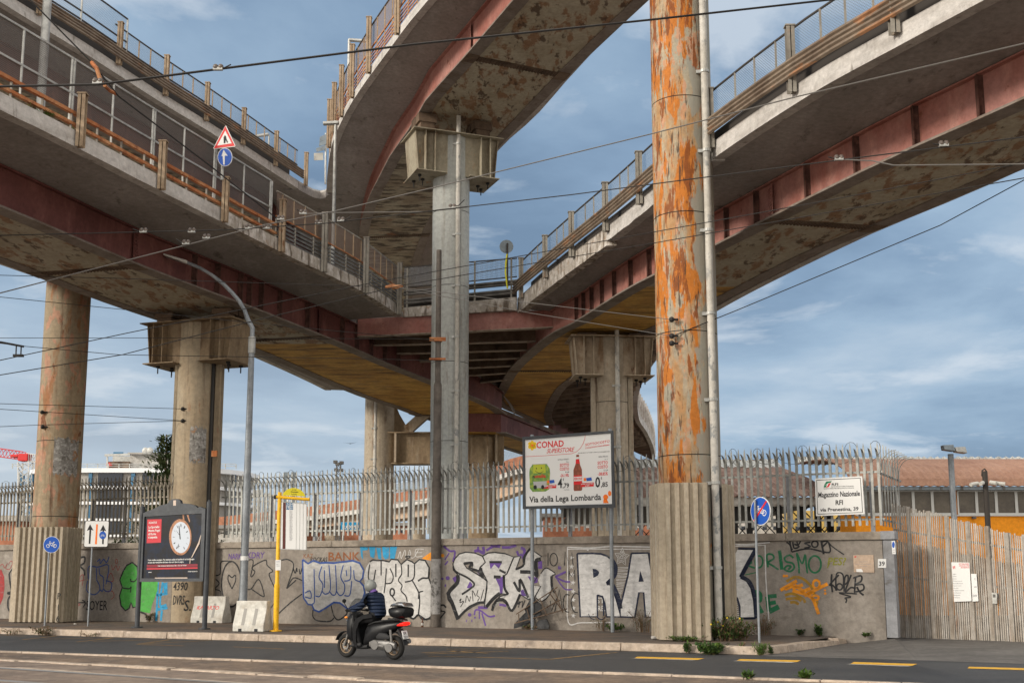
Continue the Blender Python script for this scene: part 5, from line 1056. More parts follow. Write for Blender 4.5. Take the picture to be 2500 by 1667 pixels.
# tags sprayed on the foot of the capped column
def col_tags(c, r, root, items, mname):
    mb = MB(); ex = Vector((1, 0, 0))
    for t, px, py, h, w in items:
        q = aty(px, py, c.y - r); x = q.x - c.x; tmp = text_mb(t, 1, (0, 0, 0), (1, 0, 0), (0, 1, 0), 'LEFT', .01, 1, .15)
        x1 = max(v.x for v in tmp.v)
        vs = []
        for v in tmp.v:
            lx = x + v.x / x1 * w; a = max(-.98, min(.98, lx / r)); vs.append(Vector((c.x + (r + .008) * a, c.y - (r + .008) * math.sqrt(1 - a * a), q.z + v.y / .7 * h)))
        mb.add(vs, tmp.f)
    obj('marker_tags', mb, M[mname], root)
col_tags(c2, .665, col2, [('4390', 420, 1440, .26, .5), ('DVRS', 419, 1475, .3, .42), ('S.', 447, 1490, .34, .24), ('sct', 468, 1500, .22, .3)], 'black_spray')
# ------------------------------------------------------------------ street furniture
M['anthracite'] = layered('anthracite_paint', (0.055, 0.060, 0.068), [((0.09, 0.095, 0.10), 3, .5, .7, 6, .6)], .5, .08, 40, .2)
M['steelpole'] = layered('zinc_pole', (0.27, 0.29, 0.31), [((0.18, 0.20, 0.22), (4, 4, .8), .45, .65, 6)], .5, .08, 40, .3)
M['signwhite'] = mat('sign_white', (.70, .70, .69), .45); M['signblue'] = mat('sign_blue', (.012, .085, .42), .4); M['signred'] = mat('sign_red', (.60, .02, .02), .4)
M['busyellow'] = layered('bus_stop_yellow', (.80, .45, .015), [((.60, .33, .02), 4, .5, .7, 5, .6)], .45, .05, 40); M['busolive'] = mat('bus_sign_olive', (.60, .52, .02), .5)
M['ink'] = mat('ink', (.02, .02, .022), .6); M['inkred'] = mat('ink_red', (.62, .02, .025), .55); M['inkgrey'] = mat('ink_grey', (.26, .26, .27), .6)
class Plane:
    """upright board through two foot points; px -> point on it"""
    def __init__(s, A, B): s.A = Vector(A); s.ex = (Vector(B) - s.A); s.ex.z = 0; s.ex.normalize(); s.n = Vector((s.ex.y, -s.ex.x, 0)); s.n = s.n if s.n.y < 0 else -s.n
    def P(s, px, py, off=0.0):
        r = ray(px, py); o = Vector((0, 0, CAM_H)); t = ((s.A + s.n * off) - o).dot(s.n) / r.dot(s.n); return o + r * t
def zc(ox, oy, k): return lambda x, y: (ox + x / k, oy + y / k)
class Art:
    def __init__(s, pl, T, root): s.pl, s.T, s.root = pl, T, root
    def pt(s, x, y, off): return s.pl.P(*s.T(x, y), off)
    def poly(s, name, m, polys, off, back=None):
        mb = MB()
        for q in polys:
            v = [s.pt(x, y, off) for x, y in q]
            if back: mb.prism(v, -s.pl.n * back)
            else: mb.add(v, [tuple(range(len(v)))])
        return obj(name, mb, m, s.root)
    def ell(s, cx, cy, rx, ry, n=32, a0=0, a1=2 * math.pi): return [(cx + rx * math.cos(a0 + (a1 - a0) * k / n), cy + ry * math.sin(a0 + (a1 - a0) * k / n)) for k in range(n if a1 - a0 > 6.28 else n + 1)]
    def text(s, name, m, items, off):
        mb = MB()
        for t, x0, x1, yb0, yb1, h in [(i + (None,) * 6)[:6] for i in items]:
            a, b, c = s.pt(x0, yb0, off), s.pt(x1, yb1, off), s.pt(x0, yb0 - h, off); fit_text(mb, t, a, b - a, c - a, .022)
        return obj(name, mb, m, s.root)
def pole(root, px, pyb, pyt, r, m, Y=None, name='pole', z0=None, n=12):
    b = atz(px, pyb, PZ) if Y is None else aty(px, pyb, Y); zt = z0 if z0 else aty(px, pyt, b.y).z
    mb = MB(); mb.tube([(b.x, b.y, PZ if Y is None else b.z), (b.x, b.y, zt)], r, n); return b, obj(name, mb, m, root, smooth=True)

# --- shop billboard
pa, pb = atz(1300, 1536.5, PZ), atz(1495.5, 1542.5, PZ); bp = Plane(pa, pb); T = zc(1260, 1040, 7.468)
bb = thing('billboard', 'white supermarket billboard with jar and bottle on two grey poles above the wall', 'billboard', tuple((pa + pb) / 2)); a = Art(bp, T, bb)
for q in (pa, pb):
    pole_ = MB(); pole_.tube([q - bp.n * .0, Vector((q.x, q.y, bp.P(1490, 1046).z))], .052, 12); obj('pole', pole_, M['steelpole'], bb, smooth=True)
F = [(115, 195), (1760, 80), (1800, 1480), (120, 1510)]; I = [(152, 250), (1722, 128), (1748, 1415), (165, 1458)]
a.poly('back_panel', M['anthracite'], [F], .10, .045)
a.poly('frame', M['anthracite'], [[F[0], F[1], I[1], I[0]], [F[1], F[2], I[2], I[1]], [F[2], F[3], I[3], I[2]], [F[3], F[0], I[0], I[3]]], .135, .034)
a.poly('poster', M['signwhite'], [I], .104)
O1, O2, O3 = .107, .110, .113
a.text('shop_name', M['inkred'], [('CONAD', 370, 870, 400, 368, 112)], O1)
mb = MB(); p0, p1, p2 = a.pt(555, 492, O1), a.pt(1048, 462, O1), a.pt(575, 412, O1); fit_text(mb, 'SUPERSTORE', p0, p1 - p0, p2 - p0, .01, .1); fit_text(mb, 'SOTTOCOSTO', a.pt(1262, 362, O1), a.pt(1705, 292, O1) - a.pt(1262, 362, O1), a.pt(1262, 318, O1) - a.pt(1262, 362, O1), .012)
obj('sub_heading', mb, M['inkred'], bb)
flw = [(293 + 52 * math.sin(k * math.pi / 3), 350 - 56 * math.cos(k * math.pi / 3)) for k in range(6)]
M['petal'] = mat('petal_yellow', (.78, .50, .01), .5); a.poly('flower_logo', M['petal'], [a.ell(x, y, 30, 34, 14) for x, y in flw] + [a.ell(293, 350, 50, 50, 18)], O1); M['inkorange'] = mat('ink_orange', (.85, .17, .01), .5); a.poly('flower_centre', M['inkorange'], [a.ell(293, 350, 20, 22, 14)], O2)
lines = []
def stroke(pts, w): return [[(p[0] - 0, p[1] - w), (q[0], q[1] - w), (q[0], q[1] + w), (p[0], p[1] + w)] for p, q in zip(pts, pts[1:])]
arc = [(160, 555), (500, 538), (900, 508), (1010, 500), (1100, 465), (1170, 405), (1220, 320), (1250, 240), (1262, 168)]
a.poly('red_line', M['inkred'], [[(p[0] + nx, p[1] + ny), (q[0] + nx, q[1] + ny), (q[0] - nx, q[1] - ny), (p[0] - nx, p[1] - ny)] for p, q in zip(arc, arc[1:]) for nx, ny in [((q[1] - p[1]) / math.hypot(q[0] - p[0], q[1] - p[1]) * 3.5, -(q[0] - p[0]) / math.hypot(q[0] - p[0], q[1] - p[1]) * 3.5)]] + stroke([(1262, 388), (1705, 332)], 2), O1)
a.text('offer_text', M['inkred'], [('SOTTO', 797, 965, 738, 730, 55), ('COSTO', 797, 965, 806, 800, 52), ('-26.19%', 800, 962, 925, 917, 52), ('SOTTO', 1485, 1672, 698, 688, 56), ('COSTO', 1485, 1672, 772, 762, 56), ('-38.85%', 1490, 1672, 898, 890, 56), ('DI GRANDI MARCHI A PREZZI IMPERDIBILI', 1262, 1700, 412, 348, 14)], O1)
a.text('price_text', M['ink'], [('4', 757, 842, 1125, 1120, 170), (',79', 850, 965, 1122, 1118, 82), ('0', 1442, 1532, 1112, 1108, 185), (',85', 1548, 1672, 1106, 1100, 85), ('€', 850, 873, 992, 990, 40), ('€', 1543, 1566, 970, 968, 42), ('€ 6.49', 895, 965, 848, 845, 24), ('€ 1.39', 1595, 1672, 818, 813, 26), ('DA GIOVEDI 31 OTTOBRE A SABATO 9 NOVEMBRE 2024', 1130, 1705, 497, 467, 14)], O1)
a.text('street_name', M['ink'], [('Via della Lega Lombarda', 240, 1550, 1388, 1340, 105)], O1)
a.text('small_print', M['inkgrey'], [('NUTELLA FERRERO', 760, 965, 625, 612, 26), ('750 g', 910, 965, 664, 660, 24), ('BIRRA PERONI', 1505, 1672, 572, 562, 28), ('66 cl', 1615, 1672, 614, 610, 24), ('€ 6,39 al kg', 870, 968, 1168, 1164, 20)], O1)
M['jargreen'] = layered('jar_green', (.13, .26, .05), [((.30, .38, .04), 9, .5, .6, 3, .8)], .35, 0); M['jarlime'] = mat('jar_lime', (.42, .46, .03), .4); M['bottle'] = layered('bottle_print', (.20, .045, .02), [((.35, .10, .05), 12, .5, .65, 4, .6)], .35, 0)
a.poly('jar_picture', M['jargreen'], [[(300, 700), (560, 690), (612, 770), (620, 850), (600, 1150), (540, 1188), (300, 1195), (250, 1130), (240, 850), (250, 770)]], O1)
a.poly('jar_label', M['jarlime'], [[(315, 700), (530, 692), (540, 850), (310, 860)]], O2); a.poly('jar_lid', M['signwhite'], [[(285, 605), (565, 590), (568, 680), (290, 695)]], O3)
M['lidgrey'] = mat('lid_grey', (.42, .42, .42), .5); a.poly('lid_shadow', M['lidgrey'], [[(283, 603), (567, 588), (567, 596), (284, 611)], [(284, 690), (568, 676), (568, 686), (290, 699)], [(310, 1010), (560, 1000), (550, 1120), (330, 1130)]], O2)
sm = [(350 + k * 15, 812 + 40 * math.sin(math.pi * k / 10)) for k in range(11)]
a.poly('jar_marks', M['ink'], [[(p[0], p[1] - 4), (q[0], q[1] - 4), (q[0], q[1] + 5), (p[0], p[1] + 5)] for p, q in zip(sm, sm[1:])] + [a.ell(370, 770, 9, 14, 10), a.ell(462, 762, 9, 14, 10), a.ell(348, 1110, 30, 38, 16), a.ell(484, 1108, 28, 38, 16)], O3)
a.text('jar_name', M['inkred'], [('utella', 340, 540, 940, 932, 58)], O3); a.text('jar_initial', M['ink'], [('n', 302, 336, 942, 941, 58)], O3)
a.poly('bottle_picture', M['bottle'], [[(1095, 530), (1145, 526), (1148, 600), (1165, 700), (1200, 790), (1205, 1150), (1190, 1175), (1060, 1180), (1048, 1150), (1045, 800), (1080, 700), (1097, 600)]], O1)
a.poly('bottle_label', M['inkred'], [[(1050, 900), (1202, 890), (1203, 1060), (1052, 1070)], [(1090, 600), (1152, 596), (1162, 680), (1085, 685)], [(500, 1075), (732, 1060), (732, 1125), (500, 1140)], [(1175, 1035), (1418, 1022), (1416, 1095), (1175, 1110)]], O2)
a.poly('bottle_band', M['signwhite'], [[(1050, 925), (1202, 915), (1203, 995), (1052, 1003)], [(1098, 560), (1146, 557), (1148, 596), (1096, 600)]], O3); a.poly('bottle_cap', M['bottle'], [[(1095, 522), (1146, 517), (1147, 560), (1096, 563)]], O3)
a.text('bottle_name', M['inkred'], [('PERONI', 1056, 1198, 984, 976, 44)], .116)
a.text('label_text', M['signwhite'], [('MASSIMO ACQUISTABILE', 512, 722, 1100, 1090, 22), ('3 PEZZI', 585, 655, 1128, 1124, 20), ('MASSIMO ACQUISTABILE', 1185, 1405, 1066, 1054, 22), ('24 PEZZI', 1260, 1335, 1096, 1090, 20)], O3)
a.poly('card_picture', M['signblue'], [[(600, 985), (690, 975), (705, 1030), (615, 1045)], [(1275, 945), (1370, 930), (1385, 990), (1290, 1002)]], O2); a.poly('card_corner', M['inkorange'], [[(560, 990), (600, 985), (612, 1035), (565, 1040)], [(1228, 945), (1270, 940), (1282, 995), (1235, 1000)], a.ell(1632, 1290, 46, 48, 20), a.ell(1705, 1225, 30, 48, 16), [(1590, 1330), (1650, 1320), (1690, 1400), (1590, 1402)]], O2)
# --- clock poster board
pa, pb = atz(334.5, 1531, PZ), atz(499, 1535, PZ); cp = Plane(pa, pb); T = zc(340, 1210, 6.817)
ab = thing('advertising_board', 'dark framed poster board showing a pocket watch, arched top, on two black posts', 'poster board', tuple((pa + pb) / 2)); a = Art(cp, T, ab)
for q, top in ((pa, 1236), (pb, 1224)):
    mb = MB(); zt = aty(340, top, q.y).z; mb.tube([q, Vector((q.x, q.y, zt))], .072, 16); mb.tube([q, q + Vector((0, 0, .03))], .17, 16); mb.tube([Vector((q.x, q.y, zt)), Vector((q.x, q.y, zt + .05))], .03, 8); obj('post', mb, M['anthracite'], ab, smooth=True)
F = [(65, 285), (1100, 215), (1060, 1420), (5, 1430)]; I = [(85, 345), (1040, 290), (1002, 1372), (40, 1370)]
a.poly('back_panel', M['anthracite'], [F], .06, .12)
a.poly('frame', M['anthracite'], [[F[0], F[1], I[1], I[0]], [F[1], F[2], I[2], I[1]], [F[2], F[3], I[3], I[2]], [F[3], F[0], I[0], I[3]]], .10, .039)
a.poly('arched_crest', M['anthracite'], [[(70, 284), (150, 245), (200, 232), (240, 215), (340, 160), (470, 130), (500, 80), (560, 52), (640, 50), (678, 75), (690, 122), (820, 130), (925, 158), (970, 198), (1010, 180), (1060, 200), (1098, 214)]], .08, .10)
M['postercol'] = layered('poster_black', (.012, .012, .014), [((.010, .018, .04), 3.0, .42, .6, 6, .9)], .25, 0); a.poly('poster', M['postercol'], [I], .064)
M['brick_red'] = mat('poster_red', (.50, .03, .045), .4); M['darkred'] = mat('poster_dark_red', (.20, .015, .03), .4); M['copper'] = layered('copper_print', (.40, .19, .10), [((.08, .035, .02), 14, .5, .65, 5, .8)], .4, 0); M['dialwhite'] = mat('dial', (.50, .55, .62), .4)
a.poly('poster_panel', M['brick_red'], [[(135, 392), (372, 385), (360, 775), (122, 785)], [(125, 1200), (970, 1185), (970, 1208), (125, 1225)]], .066); a.poly('poster_band', M['darkred'], [[(125, 1142), (970, 1130), (970, 1172), (125, 1188)]], .066)
a.poly('watch_case', M['copper'], [a.ell(682, 685, 186, 302, 40), [(720, 310), (745, 312), (750, 400), (728, 410)], [(790, 315), (820, 318), (845, 430), (830, 435)]], .066); a.poly('watch_dial', M['dialwhite'], [a.ell(690, 690, 155, 260, 40)], .068)
hands = [[(655, 495), (667, 495), (684, 660), (690, 720), (672, 720)], [(600, 555), (680, 655), (672, 662)]]
for k in range(12):
    t = k * math.pi / 6 + .03; u_ = (690 + 132 * math.sin(t), 690 - 222 * math.cos(t)); v_ = (690 + 104 * math.sin(t), 690 - 176 * math.cos(t))
    if k not in (6,): hands.append([(u_[0] - 7, u_[1] - 4), (u_[0] + 7, u_[1] + 4), (v_[0] + 6, v_[1] + 4), (v_[0] - 6, v_[1] - 4)])
hands += [a.ell(655, 830, 4, 40, 8), [(640, 822), (672, 835), (670, 842), (640, 832)]]
a.poly('watch_hands', M['ink'], hands, .070)
a.text('poster_text', M['signwhite'], [('ACANTUS', 158, 292, 462, 457, 32), ('Lo Sportello', 155, 335, 538, 530, 36), ('Monte Pegni', 152, 345, 595, 588, 36), ('di Roma', 150, 278, 652, 646, 36), ('ti aspetta', 148, 300, 705, 700, 36), ('Il tuo credito su pegno. Per ottenere subito la liquidità di cui hai bisogno', 145, 915, 1078, 1060, 24), ('in base alla valutazione del bene che vuoi dare in pegno.', 145, 742, 1118, 1106, 24), ('Viale Umberto Bartolomeo, 20b - Tel. 06 772601', 305, 785, 1172, 1162, 18), ('acantus', 150, 205, 1275, 1274, 16), ('INTESA SANPAOLO', 810, 968, 1265, 1262, 16)], .070)
M['glare_streak'] = mat('plastic_glare', (.55, .45, .38), .3); a.poly('glare_streak', M['glare_streak'], [[(1022, 650), (1030, 655), (1000, 800), (880, 1020), (862, 1030), (980, 780)], [(780, 296), (1040, 275), (1035, 284), (900, 303)], [(260, 1358), (800, 1355), (800, 1372), (260, 1375)], [(845, 1040), (855, 1035), (848, 1120), (835, 1125)], [(565, 75), (612, 72), (610, 160), (565, 162)]], .084)  # pale streaks paint the glare of the plastic cover
# --- round blue bicycle sign and relatives
def bike_symbol(f, m, name, root, k=1.0):
    mb = MB()
    def ring(cx, cy, r, w):
        pts = [f(cx + r * math.cos(t * math.pi / 10), cy + r * math.sin(t * math.pi / 10)) for t in range(21)]; p2 = [f(cx + (r - w) * math.cos(t * math.pi / 10), cy + (r - w) * math.sin(t * math.pi / 10)) for t in range(21)]; mb.strip(pts, p2)
    def seg(x0, y0, x1, y1, w):
        d = math.hypot(x1 - x0, y1 - y0); nx, ny = -(y1 - y0) / d * w / 2, (x1 - x0) / d * w / 2; mb.add([f(x0 + nx, y0 + ny), f(x1 + nx, y1 + ny), f(x1 - nx, y1 - ny), f(x0 - nx, y0 - ny)], [(0, 1, 2, 3)])
    ring(-.50, -.18, .27, .07); ring(.50, -.18, .27, .07)
    for s_ in ((-.50, -.18, -.22, .30, .07), (-.22, .30, -.30, .42, .06), (-.34, .44, -.12, .44, .06), (-.25, .22, .30, .22, .07), (-.25, .20, .05, -.20, .07), (.05, -.20, .34, .34, .07), (.22, .37, .46, .37, .08), (.05, -.20, .50, -.18, .07), (.50, -.18, .30, .22, .06)): seg(*s_)
    return obj(name, mb, m, root)
def round_sign(name, label, foot, pytop, cpx, cpy, rpx, ex, face, rim=True, polepx=None, group=None):
    b = atz(foot[0], foot[1], PZ); t = thing(name, label, 'traffic sign', tuple(b), group=group); ex = Vector(ex).normalized(); n = Vector((ex.y, -ex.x, 0)); n = n if n.y < 0 else -n
    c = aty(cpx, cpy, b.y - .06); r = rpx * b.y / FPX; zt = aty(cpx, cpy, b.y).z + r * .8
    mb = MB(); mb.tube([b, Vector((b.x, b.y, zt))], .028, 10); obj('pole', mb, M['steelpole'], t, smooth=True)
    f = lambda x, y, o=0: c + ex * (x * r) + Vector((0, 0, y * r)) + n * o
    ring = lambda k, o: [f(k * math.cos(a * math.pi / 24), k * math.sin(a * math.pi / 24), o) for a in range(48)]
    mb = MB(); mb.prism(ring(1.0, 0), -n * .02); obj('sign_rim', mb, M['signwhite'], t); mb = MB(); mb.add(ring(.95, .003), [tuple(range(48))]); obj('sign_face', mb, face, t)
    return t, f, r, n
t, f, r_, n_ = round_sign('bicycle_sign', 'round blue bicycle sign in front of the left corrugated skirt', (109, 1527), 0, 125.8, 1328.8, 20, (1, 0, 0), M['signblue'])
bike_symbol(lambda x, y: f(x * .82, y * .82, .006), M['signwhite'], 'bicycle_symbol', t)
t, f, r_, n_ = round_sign('bicycle_sign', 'blue end of cycle path sign with red bar, right of the rusted column', (1854, 1568.7), 0, 1856.3, 1247, 34.5, (.52, -.85, 0), M['signblue'])
bike_symbol(lambda x, y: f(x * .80, y * .80, .006), M['signwhite'], 'bicycle_symbol', t)
mb = MB(); mb.add([f(-.62, -.72, .009), f(-.72, -.62, .009), f(.62, .72, .009), f(.72, .62, .009)], [(0, 1, 2, 3)]); obj('red_bar', mb, M['signred'], t)
# --- lane sign
b = atz(214.5, 1528, PZ); lp = Plane(b + Vector((0, -.05, 0)), b + Vector((1, -.05, 0))); t = thing('lane_sign', 'white lane sign with two black arrows and an orange stripe, left of the poster board', 'traffic sign', tuple(b)); a = Art(lp, lambda x, y: (x / 2.541, 1050 + y / 2.541), t)
mb = MB(); mb.tube([b, Vector((b.x, b.y, aty(220, 1280, b.y).z))], .024, 10); obj('pole', mb, M['steelpole'], t, smooth=True)
def rrect(x0, y0, x1, y1, r, sk=0): 
    o = []
    for cx, cy, a0 in ((x1 - r, y0 + r, -90), (x1 - r, y1 - r, 0), (x0 + r, y1 - r, 90), (x0 + r, y0 + r, 180)):
        for k in range(5): t_ = R(a0 + k * 22.5); o.append((cx + r * math.cos(t_), cy + r * math.sin(t_)))
    return [(x - (y - y0) * sk, y) for x, y in o]
a.poly('sign_edge', M['ink'], [rrect(528, 560, 678, 724, 10, .06)], 0, .015); a.poly('sign_face', M['signwhite'], [rrect(531, 563, 675, 721, 9, .06)], .003)
a.poly('arrows', M['ink'], [[(559, 582), (580, 622), (566, 616), (560, 703), (550, 703), (555, 616), (539, 622)], [(640, 586), (659, 626), (646, 620), (643, 705), (633, 705), (636, 620), (619, 626)]], .006); a.poly('orange_stripe', M['inkorange'], [[(597, 582), (607, 582), (600, 706), (589, 706)]], .006)
a.poly('blue_disc', M['signblue'], [a.ell(637, 650, 21, 24, 24)], .008); bike_symbol(lambda x, y: a.pt(637 + x * 17, 652 - y * 17, .010), M['signwhite'], 'bicycle_symbol', t)
# --- bus stop
b = atz(673, 1540, PZ); t = thing('bus_stop', 'yellow bus stop pole with hanging white timetable board and round-topped header', 'bus stop', tuple(b)); bpn = Plane(b + Vector((0, -.0, 0)), b + Vector((1, .0, 0))); a = Art(bpn, zc(660, 1180, 4.127), t)
zt = aty(680, 1201, b.y).z; mb = MB(); mb.tube([b, b + Vector((0, 0, .03))], .17, 16); mb.tube([b, Vector((b.x, b.y, b.z + 1.25))], .075, 14); mb.tube([Vector((b.x, b.y, b.z + 1.25)), Vector((b.x, b.y, b.z + 1.3)), Vector((b.x, b.y, zt))], [.075, .055, .055], 14); obj('pole', mb, M['busyellow'], t, smooth=True)
mb = MB(); mb.tube([a.pt(60, 135, .02), a.pt(395, 160, .02)], .045, 12); obj('cross_arm', mb, M['busyellow'], t, smooth=True); mb = MB(); mb.tube([a.pt(38, 134, .02), a.pt(60, 136, .02)], .055, 12); obj('end_cap', mb, M['ink'], t)
a.poly('header_sign', M['busolive'], [[(118, 118), (135, 90), (165, 62), (205, 45), (245, 43), (290, 55), (325, 80), (350, 118), (352, 130), (235, 122)]], .03, .02); a.text('header_text', M['ink'], [('fermata', 218, 262, 66, 66, 7), ('Prenestina', 206, 282, 88, 90, 13), ('Labicana', 212, 268, 110, 112, 9)], .033)
a.poly('timetable_board', M['signwhite'], [[(103, 180), (368, 200), (363, 670), (92, 660)]], .02, .06); a.poly('board_trim', M['galv'], [[(103, 180), (368, 200), (368, 206), (103, 186)], [(92, 655), (363, 664), (363, 671), (92, 662)], [(362, 200), (369, 200), (364, 671), (357, 671)], [(103, 180), (112, 181), (100, 660), (92, 660)]] + [[(x, 200), (x + 3, 200), (x - 1, 660), (x - 4, 660)] for x in (262, 296, 330)], .026)
M['maroon'] = mat('maroon', (.10, .03, .025), .5); M['stopblue'] = mat('stop_blue', (.02, .13, .28), .5)
a.poly('line_strip', M['maroon'], [[(128, 190), (157, 192), (152, 658), (122, 656)]], .023); a.poly('line_tiles', M['stopblue'], [[(160 + i * 37, 186 + j * 40), (192 + i * 37, 188 + j * 40), (192 + i * 37, 222 + j * 40), (160 + i * 37, 220 + j * 40)] for i in (0, 1) for j in (0, 1)], .023)
a.text('tile_numbers', M['signwhite'], [('5', 168, 184, 214, 214, 20), ('14', 200, 226, 216, 216, 20), ('19', 164, 190, 252, 252, 20), ('N12', 198, 228, 254, 254, 18)], .025)
a.text('stop_list', M['inkgrey'], [(s_, 192, 192 + 24 + (i * 7) % 11, 275 + i * 11, 275 + i * 11, 6) for i, s_ in enumerate(['PRENESTINA', 'LABICANA', 'OFFICINE', 'PIGNETO', 'VITTORIO', 'TERMINI', 'GERANI', 'CASTANI', 'TOGLIATTI', 'MIRTI', 'ACQUA', 'BULLICANTE', 'TORPIGN', 'SCALO', 'LOMBARDI', 'PAVONI', 'MAGGIORE', 'FILARETE', 'SERENISS', 'TELESE', 'ERMETE', 'ALBONA', 'PALMIRO', 'DAMETA', 'BRESADOLA', 'ROMANISTI', 'CAPOLINEA', 'DEPOSITO'])], .023)
a.poly('sticker', M['signwhite'], [[(52, 768), (106, 768), (104, 872), (50, 872)]], .085); a.text('sticker_text', M['inkgrey'], [('AVVISO', 58, 98, 790, 790, 9), ('linea 14', 58, 92, 812, 812, 8), ('sospesa', 60, 96, 830, 830, 8)], .087)
# --- sign on the fence, wall plaques
fp = Plane(WA + wn_ * .10, WB + wn_ * .10); t = thing('warehouse_sign', 'white railway warehouse name board fixed to the spiked fence on the right', 'name board', tuple(fp.P(2050, 1210, 0))); a = Art(fp, zc(1640, 1060, 4.2), t)
a.poly('board', M['signwhite'], [[(1468, 452), (1952, 428), (1978, 815), (1480, 836)]], 0, .03)
bo = [(1483, 466), (1936, 444), (1960, 800), (1494, 820)]; bi = [(1489, 472), (1931, 450), (1954, 795), (1499, 814)]
a.poly('board_border', M['ink'], [[bo[i], bo[(i + 1) % 4], bi[(i + 1) % 4], bi[i]] for i in range(4)], .004)
a.text('board_text', M['ink'], [('Magazzino Nazionale', 1502, 1930, 645, 628, 52), ('RFI', 1680, 1755, 722, 719, 48), ('via Prenestina, 39', 1522, 1915, 790, 778, 36), ('RFI', 1640, 1706, 524, 522, 24), ('RETE FERROVIARIA ITALIANA', 1636, 1866, 540, 532, 8), ('GRUPPO FERROVIE DELLO STATO ITALIANE', 1556, 1868, 560, 551, 8)], .004)
M['logogreen'] = mat('logo_green', (.0, .17, .08), .5); a.poly('logo_green', M['logogreen'], [[(1585, 482), (1640, 478), (1632, 492), (1600, 500), (1588, 512), (1562, 518)], [(1562, 520), (1590, 516), (1580, 542), (1558, 544)]], .004); a.poly('logo_red', M['signred'], [[(1606, 504), (1632, 495), (1612, 536), (1596, 543), (1580, 543), (1600, 522)]], .004)
t = thing('wall_plaque', 'small beige inscribed plaque on the grey wall left of the number tile', 'plaque', tuple(wall_pt(2108, 1375, .01))); a = Art(Plane(WA, WB), zc(1770, 1300, 5.47), t)
M['plaque'] = layered('plaque_stone', (.48, .36, .27), [((.40, .29, .21), 5, .5, .7, 5)], .6, .05, 40); a.poly('tablet', M['plaque'], [[(1712, 297), (1980, 294), (1996, 530), (1722, 525)]], .03, .025); a.text('inscription', M['inkgrey'], [('Direzione Produzione', 1788, 1908, 390, 388, 9), ('Unità Territoriale Produzione Magazzino', 1740, 1958, 421, 418, 8), ('Officina Nazionale', 1800, 1900, 452, 450, 8), ('RFI', 1760, 1782, 324, 323, 10)], .032); a.poly('plaque_mark', M['signred'], [[(1728, 312), (1756, 311), (1750, 328), (1728, 329)]], .032)
a.poly('paper_scrap', M['signwhite'], [[(1752, 484), (1820, 480), (1840, 505), (1840, 524), (1756, 522)]], .032)
t = thing('house_number', 'white square house number 39 tile beside the beige plaque', 'house number', tuple(wall_pt(2154, 1375, .01))); a = Art(Plane(WA, WB), zc(1770, 1300, 5.47), t); a.poly('tile', M['signwhite'], [rrect(2042, 348, 2152, 468, 8)], .04, .035); a.text('number', M['ink'], [('39', 2056, 2134, 440, 438, 58)], .042)
t = thing('camera_notice', 'small white and blue notice stuck on the grey corner post', 'notice', tuple(wall_pt(2183, 1335, .04))); a = Art(Plane(WA + wn_ * .032, WB + wn_ * .032), zc(1770, 1300, 5.47), t); a.poly('notice_sheet', M['signwhite'], [[(2224, 108), (2270, 106), (2280, 282), (2234, 284)]], .006, .004); a.poly('notice_symbol', M['signblue'], [a.ell(2249, 160, 18, 42, 16)], .009); a.text('notice_text', M['inkgrey'], [('AREA', 2238, 2268, 232, 232, 10), ('VIDEO', 2240, 2272, 262, 262, 10)], .009)
# --- street lamp with curved arm
b = atz(591, 1533, PZ); t = thing('street_lamp', 'tall grey street lamp with long curved arm and flat white head', 'street lamp', tuple(b)); Y = b.y
mb = MB(); zk = aty(608, 848, Y).z; mb.tube([b, Vector((b.x, b.y, zk))], [.125, .085], 16); obj('pole', mb, M['steelpole'], t, smooth=True)
pts = [Vector((b.x, b.y, zk))] + [aty(x, y, Y) for x, y in ((608, 800), (605, 780), (597, 757), (584, 735), (566, 714), (545, 693), (517, 671), (488, 654), (459, 642))]; pts[1].x = b.x
mb = MB(); mb.tube(pts, [.07] * 3 + [.06] * 4 + [.05] * 3, 12); obj('curved_arm', mb, M['steelpole'], t, smooth=True); mb = MB(); mb.tube([Vector((b.x, b.y, zk - .18)), Vector((b.x, b.y, zk + .32))], .11, 14); obj('arm_collar', mb, M['galv'], t, smooth=True)
h0, h1 = aty(458, 641, Y), aty(402, 622, Y); d = h1 - h0; M['lampwhite'] = mat('lamp_head_white', (.50, .49, .45), .5)
mb = MB(); w = Vector((0, .17, 0)); k = Vector((0, 0, .05)); mb.hexa([h0 - w * .5 - k, h0 + w * .5 - k, h1 + w - k, h1 - w - k, h0 - w * .5 + k, h0 + w * .5 + k, h1 + w * .8 + k * .3, h1 - w * .8 + k * .3]); lh = obj('lamp_head', mb, M['lampwhite'], t, bevel=.02); mb = MB(); e0, e1 = h0 + d * .25 - k * 1.1, h0 + d * .9 - k * 1.1; mb.add([e0 - w * .5, e1 - w * .8, e1 + w * .8, e0 + w * .5], [(0, 1, 2, 3)]); obj('lens', mb, M['galv'], lh)
mb = MB(); zl = aty(594, 1362, Y).z; mb.tube([(b.x, b.y, zl - .06), (b.x, b.y, zl + .06)], .125, 16); obj('pole_sticker', mb, M['signwhite'], t, smooth=True)
